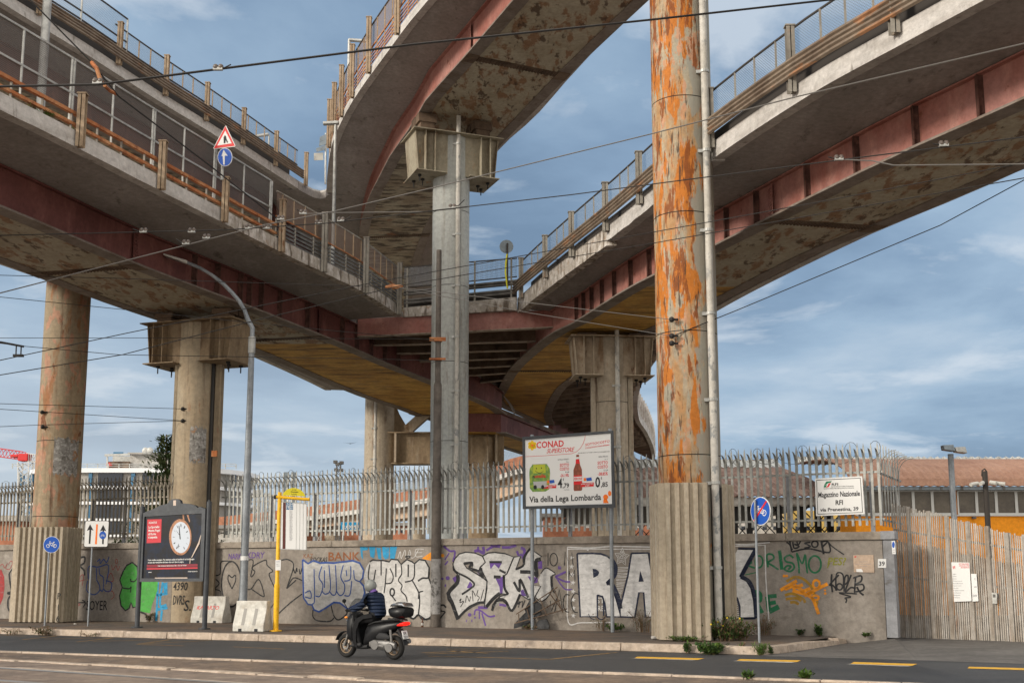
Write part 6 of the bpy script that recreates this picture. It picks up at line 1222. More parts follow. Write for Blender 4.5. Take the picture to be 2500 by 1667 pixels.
# --- dark tram pole in front of the fence
b = atz(1063, 1530, PZ); b.y += .0; t = thing('tram_pole', 'dark stepped steel tram pole in front of the pale round column', 'pole', tuple(b)); M['tarpole'] = layered('tarred_pole', (.105, .09, .078), [((.06, .05, .043), 2, .45, .65, 7), ((.16, .135, .11), (3, 3, 1), .52, .7, 6, .6)], .75, .2, 30); M['polegrey'] = layered('pole_grey_paint', (.33, .32, .31), [((.06, .055, .05), 5, .5, .6, 8, .8), ((.20, .19, .18), 2, .5, .7, 6)], .8, .2, 30)
z1, z2_, z3 = (aty(1063, y, b.y).z for y in (1178, 940, 611)); mb = MB(); mb.tube([b, Vector((b.x, b.y, z1)), Vector((b.x, b.y, z1 + .06)), Vector((b.x, b.y, z2_)), Vector((b.x, b.y, z2_ + .10)), Vector((b.x, b.y, z3))], [.148, .148, .122, .122, .088, .080], 20); obj('shaft', mb, M['tarpole'], t, smooth=True)
zg = aty(1063, 1364, b.y).z; mb = MB(); mb.tube([b + Vector((0, 0, .38)), Vector((b.x, b.y, zg))], .1505, 20); obj('painted_band', mb, M['polegrey'], t, smooth=True)
for y in (828, 832, 878):
    z = aty(1065, y, b.y).z; mb = MB(); mb.tube([(b.x, b.y, z - .03), (b.x, b.y, z + .03)], .12, 16); mb.box(b.x - .26, b.x + .24, b.y - .16, b.y - .10, z - .03, z + .03); obj('clamp_band', mb, M['rust'], t)
# --- plastic/concrete jersey blocks
M['jersey'] = layered('white_jersey_block', (.56, .545, .50), [((.42, .38, .32), 3, .5, .68, 8, .8), ((.25, .20, .15), (5, 5, 3), .62, .72, 8, .6)], .8, .3, 40)
M['groove'] = mat('groove_grey', (.30, .29, .27), .8)
def jersey(label, px, py, rz, L=1.0, hh=.82, tags=False):
    b = atz(px, py, PZ); t = thing('jersey_barrier', label, 'barrier', tuple(b), rz, group='white barrier blocks on the pavement')
    mb = MB(); secs = []
    for x in (-L / 2, L / 2): secs.append([Vector((x, y, z)) for y, z in ((-.30, 0), (-.30, .16), (-.13, .62), (-.12, hh), (.12, hh), (.13, .62), (.30, .16), (.30, 0))])
    mb.loft(secs); o = obj('block', mb, M['jersey'], t, world=False, bevel=.015)
    for x in (-L * .18, L * .18):
        mb = MB(); mb.hexa([(x - .045, -.303, .17), (x + .045, -.303, .17), (x + .045, -.28, .17), (x - .045, -.28, .17), (x - .045, -.136, .615), (x + .045, -.136, .615), (x + .045, -.115, .615), (x - .045, -.115, .615)]); obj('groove', mb, M['groove'], t, world=False)
    for x in (-L * .26, L * .26): mb = MB(); mb.box(x - .05, x + .05, -.304, -.2, -.001, .075); obj('fork_slot', mb, M['ink'], t, world=False)
    if tags:
        mb = MB(); fit_text(mb, 'KAYARZO', (-.42, -.205, .42), (.80, 0, 0), (0, .035, .12), .01, .2); obj('red_tag', mb, M['signred'], t, world=False)
    return t
jersey('plain white barrier block on the pavement beside the yellow bus stop', 617, 1539.5, R(-14), .92)
jersey('white barrier block scrawled with red marker behind the poster board', 515, 1519, R(-16), 1.15, .84, True)
# --- wires
def wire(label, pts, r=.014, m='wire', sag=.0, group='overhead cables'):
    P3 = [aty(*p) for p in pts]; out = []
    for a, b in zip(P3, P3[1:]):
        n = max(2, int((b - a).length / 2))
        for k in range(n): q = a.lerp(b, k / n); q.z -= sag * 4 * (k / n) * (1 - k / n); out.append(q)
    out.append(P3[-1]); mb = MB(); mb.tube(out, r, 5)
    c = sum(P3, Vector()) / len(P3); o = obj('overhead_cable', mb, M[m]); return tag(o, label, 'cable', group)
cYR = cR.y - .77
W_ = [
 ('thick black cable crossing the very top from the left edge to the top right', [(-60, 213, 19), (240, 207, 19), (560, 166, 19.6), (1000, 110, 20.4), (1590, 49, 21.5), (2030, 0, 22.3), (2600, -62, 23)], .022, 'wire'),
 ('black cable dropping steeply from the top left corner towards the left ramp', [(40, -40, 19.0), (73, 0, 19), (224, 153, 19.5), (290, 236, 20), (509, 402, 23), (690, 545, 27)], .014, 'wire'),
 ('grey cable running level across the left ramp then rising to the right edge', [(-40, 576, 26), (330, 567, 26), (560, 561, 26), (800, 545, 26.5), (1087, 511, 27), (1393, 476, 26), (1700, 436, 24), (2059, 390, 21.5), (2500, 335, 19), (2600, 323, 18.5)], .013, 'wire'),
 ('grey cable climbing from the lower left edge to the upper right edge', [(-40, 726, 25), (325, 632, 25.5), (643, 550, 26), (808, 518, 26), (1056, 459, 26.5), (1592, 327, 25), (1944, 237, 22), (2500, 107, 18.5), (2600, 82, 18)], .014, 'wire_pale'),
 ('short pale cable level with the seam of the central column', [(735, 523, 27), (800, 520, 27), (1045, 517, 27), (1140, 506, 27.2)], .012, 'wire_pale'),
 ('branch cable leaving the clamp on the sunlit red girder towards the right edge', [(2059, 390, 21.5), (2130, 393, 21), (2182, 404, 20.7), (2500, 401, 19), (2600, 399, 18.5)], .012, 'wire_pale'),
 ('thin cable rising from the left edge past the capped column to the right edge', [(-40, 888, 24), (306, 814, 24.5), (900, 692, 26), (1600, 566, 25.5), (2040, 486, 22), (2500, 398, 19), (2600, 378, 18.5)], .010, 'wire'),
 ('thin cable rising just below its twin from the lower left to the right edge', [(-40, 922, 24), (298, 866, 24.5), (620, 783, 25.5), (980, 697, 26.5), (1600, 593, 25.5), (2404, 452, 20), (2500, 435, 19.5), (2600, 417, 19)], .010, 'wire'),
 ('span wire from the left edge to the rusty joint at the ramp end', [(-40, 671, 30), (300, 680, 30), (880, 699, 33), (960, 700, 33.5)], .009, 'wire'),
 ('span wire sloping down from the left edge to the upper clamp of the tram pole', [(-40, 721, 30), (383, 764, 31.5), (628, 789, 32.5), (800, 806, 33.5), (1060, 830, 35)], .009, 'wire'),
 ('level span wire just above the hanging trolley clips to the tram pole', [(-40, 825, 31), (500, 825, 33), (900, 827, 34.5), (1060, 828, 35)], .008, 'wire'),
 ('lowest span wire to the tram pole, carrying the hanging trolley clips', [(-40, 833, 30), (57, 845, 30), (291, 866, 31.5), (900, 876, 34.5), (1060, 880, 35)], .009, 'wire'),
 ('upper of the three anchor wires ending on the capped column', [(-40, 984, 34), (452, 998, c2.y - .6)], .009, 'wire'),
 ('middle anchor wire ending on the capped column', [(-40, 996, 34), (448, 1027, c2.y - .6)], .009, 'wire'),
 ('lowest anchor wire, passing the insulator on the pink-stained column', [(-40, 1043, 34), (96, 1037, cL.y - .75), (448, 1027, c2.y - .6)], .009, 'wire'),
 ('upper span wire from the rusty joint to the rusted column', [(960, 700, 33.5), (1638, 780, cYR)], .009, 'wire_pale'),
 ('lower span wire from the rusty joint to the rusted column', [(960, 701, 33.5), (1300, 765, 31.5), (1638, 820, cYR)], .009, 'wire_pale'),
 ('black cable rising from the rusted column to the right edge over open sky', [(1638, 822, cYR), (1800, 757, 28.5), (2296, 550, 27), (2500, 440, 26), (2600, 388, 26)], .012, 'wire')]
for lb, pts, r, m in W_: wire(lb, pts, r, m)
M['porcelain'] = layered('brown_grey_insulator', (.10, .08, .07), [((.22, .18, .15), 9, .5, .6, 4, .8)], .4, .1, 60)
def clamp(px, py, Y, label, k=1.0, tail=None):
    c = aty(px, py, Y); t = thing('insulator', label, 'insulator', tuple(c), group='insulator clamps on the cables'); mb = MB(); mb.sphere(c + Vector((-.05 * k, 0, .03)), .065 * k, 8, 6); mb.sphere(c + Vector((.06 * k, 0, .035)), .06 * k, 8, 6); obj('insulator_body', mb, M['porcelain'], t, smooth=True)
    mb = MB(); mb.box(c.x - .10 * k, c.x + .10 * k, c.y - .03, c.y + .03, c.z - .03, c.z + .02); obj('clamp', mb, M['galv'], t)
    if tail: mb = MB(); mb.tube([c, aty(px + tail[0] * .5, py + tail[1] * .2, Y), aty(px + tail[0], py + tail[1], Y)], .012, 5); obj('wire_tail', mb, M['wire'], t)
for i, (px, py, Y, tail, where) in enumerate([(532, 168, 19.4, (32, -10), 'on the thick top cable against the open sky'), (238, 202, 19.2, None, 'where the thick top cable meets the steep one'), (350, 565, 26, (-26, -6), 'in front of the dark web splice of the left ramp'), (468, 565, 26, None, 'on the level cable under the left ramp deck'), (454, 594, 25.7, (-24, -10), 'left one on the rising pale cable below the level one'), (504, 580, 25.8, None, 'middle one on the rising pale cable'), (607, 556, 26, None, 'just left of where the two pale cables cross'), (650, 556, 26.2, None, 'right of where the two pale cables cross'), (685, 534, 26.2, None, 'in front of the fence corner post of the left ramp'), (740, 520, 26.3, (-14, -8), 'at the left end of the short pale cable'), (778, 545, 26.5, None, 'on the grey cable left of the ramp lamp post'), (832, 538, 26.6, (26, -10), 'in front of the ramp lamp post'), (1104, 506, 27, (30, -18), 'on the pale central column'), (2048, 388, 21.5, (-26, -5), 'on the sunlit red girder at the cable branch'), (2304, 354, 20, (-26, -3), 'over the lower edge of the right ramp')]):
    clamp(px, py, Y, 'small insulator clamp ' + where, .8 if Y > 20 else .8, tail)
t = thing('cable_joint', 'rusty orange knuckle joint where span wires meet at the end of the left ramp', 'cable joint', tuple(aty(960, 700, 33.5))); mb = MB(); mb.tube([aty(940, 701, 33.4), aty(957, 699, 33.4)], [.03, .07], 8); mb.tube([aty(965, 701, 33.4), aty(984, 698, 33.4)], [.07, .03], 8); mb.sphere(aty(961, 700, 33.4), .08, 8, 6); obj('knuckle', mb, M['rust'], t)
t = thing('cable_joint', 'rusty bent steel link hanging under the steep cable at the upper left', 'cable joint', tuple(aty(240, 170, 19.3))); mb = MB(); mb.tube([aty(224, 153, 19.4), aty(236, 168, 19.3), aty(243, 190, 19.3), aty(249, 203, 19.3)], .035, 6); mb.tube([aty(255, 209, 19.5), aty(268, 222, 19.8), aty(283, 230, 20)], .03, 6); obj('link', mb, M['rust'], t)
t = thing('trolley_clip', 'pair of small black clips hanging from the low span wire at the left edge', 'cable clip', tuple(aty(45, 850, 30)))
mb = MB(); mb.tube([aty(0, 835, 30), aty(58, 846, 30)], .03, 6)
for x in (40, 52): mb.tube([aty(x, 845, 30), aty(x - 1, 866, 30)], .018, 5); mb.box(*[v for p in ((aty(x - 7, 868, 30).x, aty(x + 5, 868, 30).x), (29.95, 30.05), (aty(x, 868, 30).z - .03, aty(x, 868, 30).z + .03)) for v in p])
obj('clip', mb, M['wire'], t)
def anchor(px, py, Y, label, m='wire'):
    c = aty(px, py, Y); mb = MB(); mb.sphere(c, .07, 8, 6); mb.tube([c, c + Vector((.16, .0, 0))], .03, 6); o = obj('wire_anchor', mb, M[m]); tag(o, label, 'wire anchor', 'anchor eyes on the columns')
anchor(1640, 780, cYR - .03, 'upper black anchor eye on the rusted column'); anchor(1640, 820, cYR - .03, 'middle, largest black anchor eye on the rusted column'); anchor(1640, 838, cYR - .03, 'lowest black anchor eye on the rusted column')
anchor(446, 998, c2.y - .62, 'upper anchor eye on the capped brown column'); anchor(446, 1027, c2.y - .62, 'lower anchor eye on the capped brown column'); anchor(103, 1006, cL.y - .72, 'upper anchor eye on the pink-stained column'); anchor(104, 1042, cL.y - .72, 'lower anchor eye on the pink-stained column')
# --- lamps and signs up on the ramps
def deck_lamp(label, px, pyb, pyt, Y, r, head, hw=.12):
    b, tp = aty(px, pyb, Y), aty(px, pyt, Y); b.x = tp.x; t = thing('ramp_lamp', label, 'street lamp', tuple(b)); mb = MB(); mb.tube([b, tp], r, 10); obj('pole', mb, M['galv'], t, smooth=True)
    if head:
        h0, h1 = aty(*head[0], Y), aty(*head[1], Y); mb = MB(); w = Vector((0, hw, 0)); k = Vector((0, 0, .06)); mb.hexa([h0 - w - k, h0 + w - k, h1 + w - k, h1 - w - k, h0 - w * .8 + k, h0 + w * .8 + k, h1 + w * .8 + k, h1 - w * .8 + k]); obj('lamp_head', mb, M['galv'], t, bevel=.02)
deck_lamp('thick pale pole rising behind the mesh fence at the upper left', 121, 430, -80, 32, .12, None)
deck_lamp('white ramp lamp on a tall pole behind the end of the mesh fence', 820, 735, 296, 46.2, .07, [(827, 300), (789, 302)])
deck_lamp('small ramp lamp peeping over the orange parapet of the high middle ramp', 853, 250, 97, 58, .08, [(852, 98), (895, 101)])
deck_lamp('lamp head seen through the mesh of the high left ramp', 657, 420, 330, 62, .05, [(656, 328), (624, 333)])
t = thing('merge_sign', 'red triangle over round blue arrow sign, clamped to a post of the left ramp', 'traffic sign', tuple(aty(543, 430, LP[2] - .3)))
Ym = LP[2] - .35; a = Art(Plane(aty(540, 400, Ym), aty(540, 400, Ym) + Vector((1, -.25, 0))), zc(400, 200, 5.227), t)
mb = MB(); q0, q1 = aty(542, 440, Ym + .08), aty(544.5, 351, Ym + .08); mb.tube([q0, q1], .045, 10); obj('pole', mb, M['galv'], t, smooth=True)
a.poly('triangle_edge', M['signwhite'], [[(785, 560), (795, 565), (912, 815), (905, 828), (640, 858), (630, 848)]], .03, .02); a.poly('triangle', M['signred'], [[(785, 566), (906, 818), (637, 852)]], .034); a.poly('triangle_field', M['signwhite'], [[(784, 625), (866, 786), (682, 814)]], .037)
a.poly('merge_arrow', M['ink'], [[(778, 680), (795, 700), (800, 730), (820, 775), (805, 780), (790, 745), (785, 785), (764, 785), (762, 710)]], .040); a.poly('disc_edge', M['signwhite'], [a.ell(779, 962, 94, 117, 36)], .03, .02); a.poly('disc', M['signblue'], [a.ell(779, 962, 88, 111, 36)], .034); a.poly('disc_arrow', M['signwhite'], [[(762, 868), (815, 945), (778, 942), (776, 1058), (758, 1058), (750, 945), (735, 950)]], .037)
t = thing('direction_signs', 'three grey sign backs on a pole beside the high middle ramp', 'traffic sign', tuple(aty(797, 450, 57))); a = Art(Plane(aty(790, 400, 57), aty(790, 400, 57) + Vector((1, .2, 0))), zc(400, 200, 5.227), t)
M['signback'] = layered('sign_back', (.20, .235, .26), [((.14, .16, .18), 4, .5, .7, 5)], .5, .05, 40)
for q in ([(1990, 705), (2095, 655), (2095, 730), (1985, 770)], [(1985, 775), (2090, 730), (2085, 790), (1980, 825)], [(1942, 850), (2050, 810), (2055, 870), (1948, 895)]): a.poly('sign_back', M['signback'], [q], 0, .03)
mb = MB(); mb.tube([aty(795.5, 326, 57.1), aty(794.5, 450, 57.1)], .05, 8); obj('pole', mb, M['galv'], t)
a.poly('white_panel', M['lampwhite'], [[(1915, 910), (2035, 905), (2035, 998), (1915, 1002)]], -.3, .03)
Yr = 45.0; t = thing('round_sign', 'dark back of a round sign with a trailing yellow tape above the junction', 'traffic sign', tuple(aty(1239, 690, Yr))); c = aty(1236.5, 602, Yr); mb = MB(); mb.prism([c + Vector((.27 * math.cos(k * math.pi / 14), 0, .27 * math.sin(k * math.pi / 14))) for k in range(28)], (0, .02, 0)); obj('sign_disc', mb, M['signback'], t)
mb = MB(); mb.tube([aty(1238.5, 594, Yr - .03), aty(1239, 700, Yr - .03)], .035, 8); obj('pole', mb, M['darkrail'], t); M['tape'] = mat('yellow_tape', (.62, .58, .02), .5); mb = MB(); q = [aty(*p, Yr - .08) for p in ((1236, 620), (1233, 640), (1232, 665), (1235, 690), (1237, 705))]; mb.strip(q, [v + Vector((.06, .02, 0)) for v in q]); obj('yellow_tape', mb, M['tape'], t)
# --- yard lights behind the gate
Y = 46; t = thing('yard_floodlight', 'grey pole with two square floodlights standing behind the slatted gate', 'floodlight', tuple(aty(2340, 1400, Y))); b = aty(2338, 1300, Y); mb = MB(); mb.tube([(b.x - .1, Y, 0), (b.x - .1, Y, aty(2327, 1108, Y).z)], .11, 12); obj('pole', mb, M['steelpole'], t, smooth=True)
for (x, y, s_) in ((2314, 1092, -1), (2343, 1097, 1)):
    c = aty(x, y, Y - .2); mb = MB(); mb.hexa([c + Vector(v) for v in ((-.20, -.2, -.10), (.22, -.2, -.16), (.22, .2, -.16), (-.20, .2, -.10), (-.24, -.14, .08), (.18, -.14, .10), (.18, .14, .10), (-.24, .14, .08))]); obj('floodlight', mb, M['signback'] if s_ < 0 else M['galv'], t, bevel=.02)
Y = 38; t = thing('camera_pole', 'black pole carrying four white security cameras behind the gate', 'camera pole', tuple(aty(2412, 1400, Y))); b = aty(2410, 1250, Y); mb = MB(); mb.tube([(b.x, Y, 0), (b.x, Y, aty(2405, 1150, Y).z)], .085, 12); q = [aty(x, y, Y) for x, y in ((2408, 1150), (2404, 1144), (2398, 1148), (2397, 1162))]; mb.tube(q, .025, 6); obj('pole', mb, M['darkrail'], t, smooth=True)
for x, y, dx in ((2378, 1181, -1), (2396, 1179, -.5), (2424, 1178, .5), (2440, 1180, 1)):
    c = aty(x, y, Y - .15); mb = MB(); mb.tube([c + Vector((-dx * .14, .05, .02)), c + Vector((dx * .14, -.1, -.03))], .065, 8); obj('security_camera', mb, M['lampwhite'], t)
# ------------------------------------------------------------------ gate and returning fence at the right
M['gatesteel'] = layered('weathered_gate_steel', (.43, .40, .36), [((.27, .225, .18), (5, 5, .5), .42, .62, 7), ((.50, .48, .45), (7, 7, .7), .52, .7, 6, .7), ((.26, .11, .045), (4, 4, .5), .60, .70, 8, .8)], .8, .2, 40)
M['gatepost'] = layered('gate_post_steel', (.34, .31, .275), [((.21, .17, .13), (3, 3, .6), .45, .65, 7), ((.26, .12, .05), (3, 3, .5), .60, .70, 8, .7)], .8, .2, 40)
ga, gb = atz(2193, 1555, GZ), atz(2498, 1566, GZ); gd = (gb - ga).normalized(); gn = Vector((gd.y, -gd.x, 0)); gn = gn if gn.y < 0 else -gn
gt = thing('slatted_gate', 'weathered brown steel gate of narrow upright slats with uneven sloping top', 'gate', tuple(ga))
tops = [(2180, 1238), (2228, 1252), (2298, 1266), (2339, 1281), (2384, 1290), (2422, 1301), (2460, 1314), (2498, 1318), (2560, 1326), (2640, 1330)]
def g_px(t): q = ga + gd * t; return proj((q.x, q.y, 2.5))[0]
def g_top(t): px = g_px(t); q = ga + gd * t; return aty(px, lerp(tops, px), q.y).z
rg = random.Random(3); glen = (gb - ga).length + 1.6
mb = MB(); mb2 = MB(); t = 0.02
while t < glen:
    q = ga + gd * t; zt = g_top(t) + rg.uniform(-.03, .03); w = rg.uniform(.012, .017); l = gd * rg.uniform(-.006, .006); jn = gn * rg.uniform(-.01, .012)
    a0, b0 = q - gd * w + jn, q + gd * w + jn; th = gn * .012
    mb.hexa([a0, b0, b0 - th, a0 - th] + [v + l + Vector((0, 0, zt)) for v in (a0, b0, b0 - th, a0 - th)])
    c0 = q + gd * .025 - gn * .03; zb = zt * .72 + rg.uniform(-.02, .02)
    mb2.hexa([c0 - gd * w, c0 + gd * w, c0 + gd * w - th, c0 - gd * w - th] + [v + Vector((0, 0, zb)) for v in (c0 - gd * w, c0 + gd * w, c0 + gd * w - th, c0 - gd * w - th)])
    t += .052
obj('slats', mb, M['gatesteel'], gt); obj('rear_slats', mb2, M['gatepost'], gt)
for t in (.42, .95, 1.42, 1.95, 2.42, 2.9, 3.3, 3.8):
    q = ga + gd * t; mb = MB(); a0, b0 = q - gd * .045 + gn * .02, q + gd * .045 + gn * .02; mb.hexa([a0, b0, b0 - gn * .09, a0 - gn * .09] + [v + Vector((0, 0, g_top(t) + .02)) for v in (a0, b0, b0 - gn * .09, a0 - gn * .09)]); obj('gate_post', mb, M['gatepost'], gt)
for k in (.16, .45, .80):
    mb = MB(); a0, b0 = ga, ga + gd * glen; mb.bar(a0 - gn * .04 + Vector((0, 0, g_top(0) * k)), b0 - gn * .04 + Vector((0, 0, g_top(glen) * k)), .03, .05); obj('gate_rail', mb, M['gatepost'], gt)
GP = Plane(ga + gn * .03, gb + gn * .03); T6 = zc(2180, 1080, 3.1375)
def notice(label, quad, items, off=.02, red=()):
    t = thing('notice_board', label, 'notice', tuple(GP.P(*T6(*quad[0]), off))); a = Art(GP, T6, t); a.poly('board', M['signwhite'], [quad], off, .012); a.text('lettering', M['inkgrey'], items, off + .003)
    if red: a.text('red_heading', M['inkred'], red, off + .003)
notice('large white printed notice on the slatted gate', [(447, 915), (586, 918), (602, 1213), (468, 1218)], [(s_, 458 + i * .7, 458 + i * .7 + w, 1008 + i * 18, 1008 + i * 18, 6) for i, (s_, w) in enumerate([('Oggetto', 28), ('Cantiere', 30), ('Impresa', 28), ('Direttore lavori', 70), ('Responsabile sicurezza', 76), ('Importo lavori', 62), ('Data inizio', 40), ('Progettista incaricato', 84), ('Coordinatore', 58), ('Subappalto', 52), ('Autorizzazione', 48)])], red=[('RETE FERROVIARIA', 505, 582, 932, 932, 8), ('DIREZIONE LAVORI', 508, 584, 946, 946, 8), ('MAGAZZINO', 520, 586, 960, 960, 8), ('RFI', 458, 476, 966, 966, 22)])
notice('narrow white strip notice beside the larger one on the gate', [(598, 1003), (640, 1005), (655, 1213), (610, 1216)], [('DIV', 612, 645, 1180, 1180, 18), ('A1', 622, 642, 1110, 1110, 14), ('C', 622, 634, 1050, 1050, 14)])
t = thing('lock_box', 'small grey intercom box fixed on the slatted gate', 'intercom', tuple(GP.P(*T6(775, 1190), .03))); a = Art(GP, T6, t); a.poly('box', M['galv'], [[(756, 1148), (795, 1152), (797, 1234), (764, 1232)]], .07, .07); a.poly('hood', M['darkgrey'], [[(764, 1160), (785, 1162), (786, 1185), (766, 1184)]], .073)
# palisade returning behind the gate
rt0 = WA + Vector((.05, .25, 0)); rdir = Vector((.46, .89, 0)).normalized(); rnn = Vector((rdir.y, -rdir.x, 0))
FHs = FH; palisade('spiked palisade fence running back from the wall corner behind the slatted gate', rt0, rdir, rnn, 0.1, 3.4, [], M['pale'], wire=False, pitch=.42)

# ------------------------------------------------------------------ warehouse on the right
M['orange_wall'] = layered('orange_render', (.80, .29, .015), [((.66, .23, .015), .4, .45, .65, 6, .8)], .85, .15, 12)
M['rooftile'] = layered('corrugated_pink_roof', (.36, .205, .14), [((.29, .155, .105), .6, .45, .65, 7), ((.40, .245, .18), (2, .3, 1), .52, .7, 6, .6)], .85, .1, 8)
M['roofold'] = layered('old_corrugated_roof', (.26, .165, .13), [((.17, .105, .08), 1.2, .42, .62, 8), ((.36, .27, .22), (3, .3, 1), .52, .66, 7, .8)], .9, .1, 8)
M['ridge'] = layered('translucent_ridge_sheet', (.50, .50, .47), [((.34, .34, .32), (3, 1, 1), .45, .6, 5)], .6, .05, 20)
M['pane_beige'] = layered('screened_window', (.13, .11, .085), [((.09, .075, .06), .8, .45, .6, 5)], .4, 0, 10)
M['framewhite'] = mat('window_frame_white', (.52, .52, .50), .5); M['cream_wall'] = layered('pale_fascia', (.45, .43, .40), [((.33, .31, .28), 2, .45, .6, 6)], .85, .1, 20)
def zy(py, Y): return aty(1250, py, Y).z
def xy(px, Y, z=5): r = ray(px, 1200); return r.x / r.y * Y
Yw = 52.0; x0 = aty(2088, 1250, Yw).x; x1 = aty(2500, 1250, Yw).x + 9; ze = zy(1187, Yw); zr = zy(1119, Yw + 10) 
wh = thing('warehouse', 'orange walled warehouse with pink curved roof and white framed windows behind the gate', 'warehouse', (x0, Yw, 0))
zsill = zy(1256, Yw); zhead = zy(1197, Yw)
mb = MB(); mb.box(x0, x1, Yw, Yw + 2.5, -.05, zsill); mb.box(x0, x1, Yw + .05, Yw + 2.5, zsill, zhead); obj('wall', mb, M['orange_wall'], wh)
def corr_roof(name, X0, X1, prof, m, root, pitch=.16, amp=.02, th=.05):
    n = int((X1 - X0) / pitch) * 2; mb = MB(); cols = []
    for i in range(n + 1):
        x = X0 + (X1 - X0) * i / n; dz = amp if i % 2 else -amp; cols.append([Vector((x, y, z + dz)) for y, z in prof])
    for A_, B_ in zip(cols, cols[1:]): mb.strip(A_, B_)
    o = obj(name, mb, m, root); s_ = o.modifiers.new('solid', 'SOLIDIFY'); s_.thickness = th; return o
arc = [(Yw - .5 + 9.5 * (1 - math.cos(t)), ze + (zy(1131, Yw + 9) - ze) * math.sin(t)) for t in [k * math.pi / 2 / 9 for k in range(10)]]
corr_roof('roof', x0 - .3, x1, arc, M['rooftile'], wh, .34, .022); corr_roof('roof_light', x0 - .3, x1, [(Yw + 9.0, arc[-1][1] - .05), (Yw + 9.5, zy(1117, Yw + 9.5))], M['ridge'], wh, .34, .04)
mb = MB(); mb.box(x0 - .3, x1, Yw - .40, Yw + .1, zhead + .002, ze - .03); obj('eaves_beam', mb, M['signback'], wh)
for px in (2240, 2290, 2340, 2442, 2495): 
    x = aty(px, 1190, Yw).x; mb = MB(); mb.box(x - .05, x + .05, Yw - .43, Yw - .40, zhead, ze - .03); obj('gutter_bracket', mb, M['darkgrey'], wh)
fx = [2092, 2112, 2152, 2190, 2229.5, 2276, 2323, 2337, 2384, 2432, 2481, 2530, 2578]
for i, (a_, b_) in enumerate(zip(fx, fx[1:])):
    if b_ - a_ < 20: continue
    X0, X1 = aty(a_, 1225, Yw).x, aty(b_, 1225, Yw).x; mb = MB(); k = .06
    for q in ((X0, X0 + k, zsill, zhead), (X1 - k, X1, zsill, zhead), (X0 + k, X1 - k, zsill, zsill + .08), (X0 + k, X1 - k, zhead - .05, zhead)): mb.box(q[0], q[1], Yw - .03, Yw + .04, q[2], q[3] - .001)
    w_ = obj('window', mb, M['framewhite'], wh); mb = MB(); mb.box(X0 + k, X1 - k, Yw + .01, Yw + .03, zsill + .08, zhead - .05); obj('pane', mb, M['pane_beige'], w_)
mb = MB(); mb.box(x0, x1, Yw - .08, Yw + .0, zsill - .06, zsill - .002); obj('sill', mb, M['framewhite'], wh)
mb = MB(); mb.cyl((aty(2376, 1264, Yw).x, Yw - .1), .1, zy(1266, Yw), zy(1261, Yw), 8); obj('wall_vent', mb, M['darkgrey'], wh)
# open shed further left
Ys = 57.0; X0 = aty(1420, 1200, Ys).x; X1 = x0 + .6; zes = zy(1211, Ys); zrs = zy(1141, Ys + 11)
sh = thing('open_shed', 'open sided shed with faded corrugated roof behind the spiked fence', 'shed', (X0, Ys, 0))
corr_roof('roof', X0, X1, [(Ys - .4, zes), (Ys + 5, zes + (zrs - zes) * .55), (Ys + 11, zrs)], M['roofold'], sh, .42, .05); corr_roof('roof_light', X0, X1, [(Ys + 11, zrs + .02), (Ys + 13, zrs + .62)], M['ridge'], sh, .42, .05); corr_roof('roof', X0, X1, [(Ys + 13, zrs + .62), (Ys + 26, zes + .8)], M['roofold'], sh, .6, .05)
mb = MB(); mb.box(X0, X1, Ys - .25, Ys - .15, zy(1232, Ys), zes - .06); obj('fascia_board', mb, M['cream_wall'], sh)
mb = MB(); n = int((X1 - X0) / .45)
for i in range(n): x = X0 + i * .45; mb.prism([(x, Ys - .2, zy(1232, Ys)), (x + .42, Ys - .2, zy(1232, Ys)), (x + .34, Ys - .2, zy(1236, Ys)), (x + .08, Ys - .2, zy(1236, Ys))], (0, .02, 0))
obj('scalloped_edge', mb, M['cream_wall'], sh)
mb = MB(); mb.box(X0, X1, Ys + 24, Ys + 24.2, zy(1262, Ys + 24), zes + 1.5); mb.box(X0, X1, Ys + .4, Ys + 26, zes - .25, zes - .2); obj('dark_interior', mb, M['black'], sh)  # black sheets paint in the darkness under the shed roof
for px in (1545, 1610, 1700, 1796, 1832, 1905, 1963, 2000, 2030):
    for yy_ in (Ys + .2, Ys + 22):
        x = aty(px, 1250, Ys).x * (yy_ / Ys if yy_ > Ys + 5 else 1) ; mb = MB(); mb.box(x - .13, x + .13, yy_, yy_ + .25, 0, zes - .2)
        for s_ in (-1, 1): mb.bar((x, yy_ + .1, zes - 2.0), (x + s_ * 1.5, yy_ + .1, zes - .4), .05, .05)
        obj('braced_post', mb, M['black'], sh)
# ------------------------------------------------------------------ buildings far behind
def block(label, px0, px1, pyt, Y, m, depth=8, rows=(), cols=10, wm=None, roofm=None, pyb=None, name='building', cat='building', lit=.5):
    X0, X1 = aty(px0, 1300, Y).x, aty(px1, 1300, Y).x; zt = zy(pyt, Y); t = thing(name, label, cat, (X0, Y, 0)); mb = MB(); mb.box(X0, X1, Y, Y + depth, 0, zt); obj('wall', mb, m, t)
    if roofm: mb = MB(); mb.box(X0 - .3, X1 + .3, Y - .4, Y + depth + .3, zt + .002, zt + .35); obj('roof', mb, roofm, t)
    for (a_, b_) in rows:
        z0, z1 = zy(b_, Y), zy(a_, Y)
        for i in range(cols):
            w = (X1 - X0) / cols; x = X0 + w * (i + .3); mb = MB(); mb.box(x, x + w * .4, Y - .06, Y - .002, z0, z1); obj('window', mb, wm or M['pane_beige'], t)
    return t
M['brickred'] = layered('brick_facade', (.40, .17, .10), [((.30, .12, .07), 1.0, .45, .6, 6)], .9, .1, 10); M['yellowfac'] = layered('yellow_facade', (.46, .31, .09), [((.38, .26, .08), .5, .45, .6, 6)], .9, .1, 8); M['greyroof'] = mat('grey_roof', (.22, .21, .20), .8)
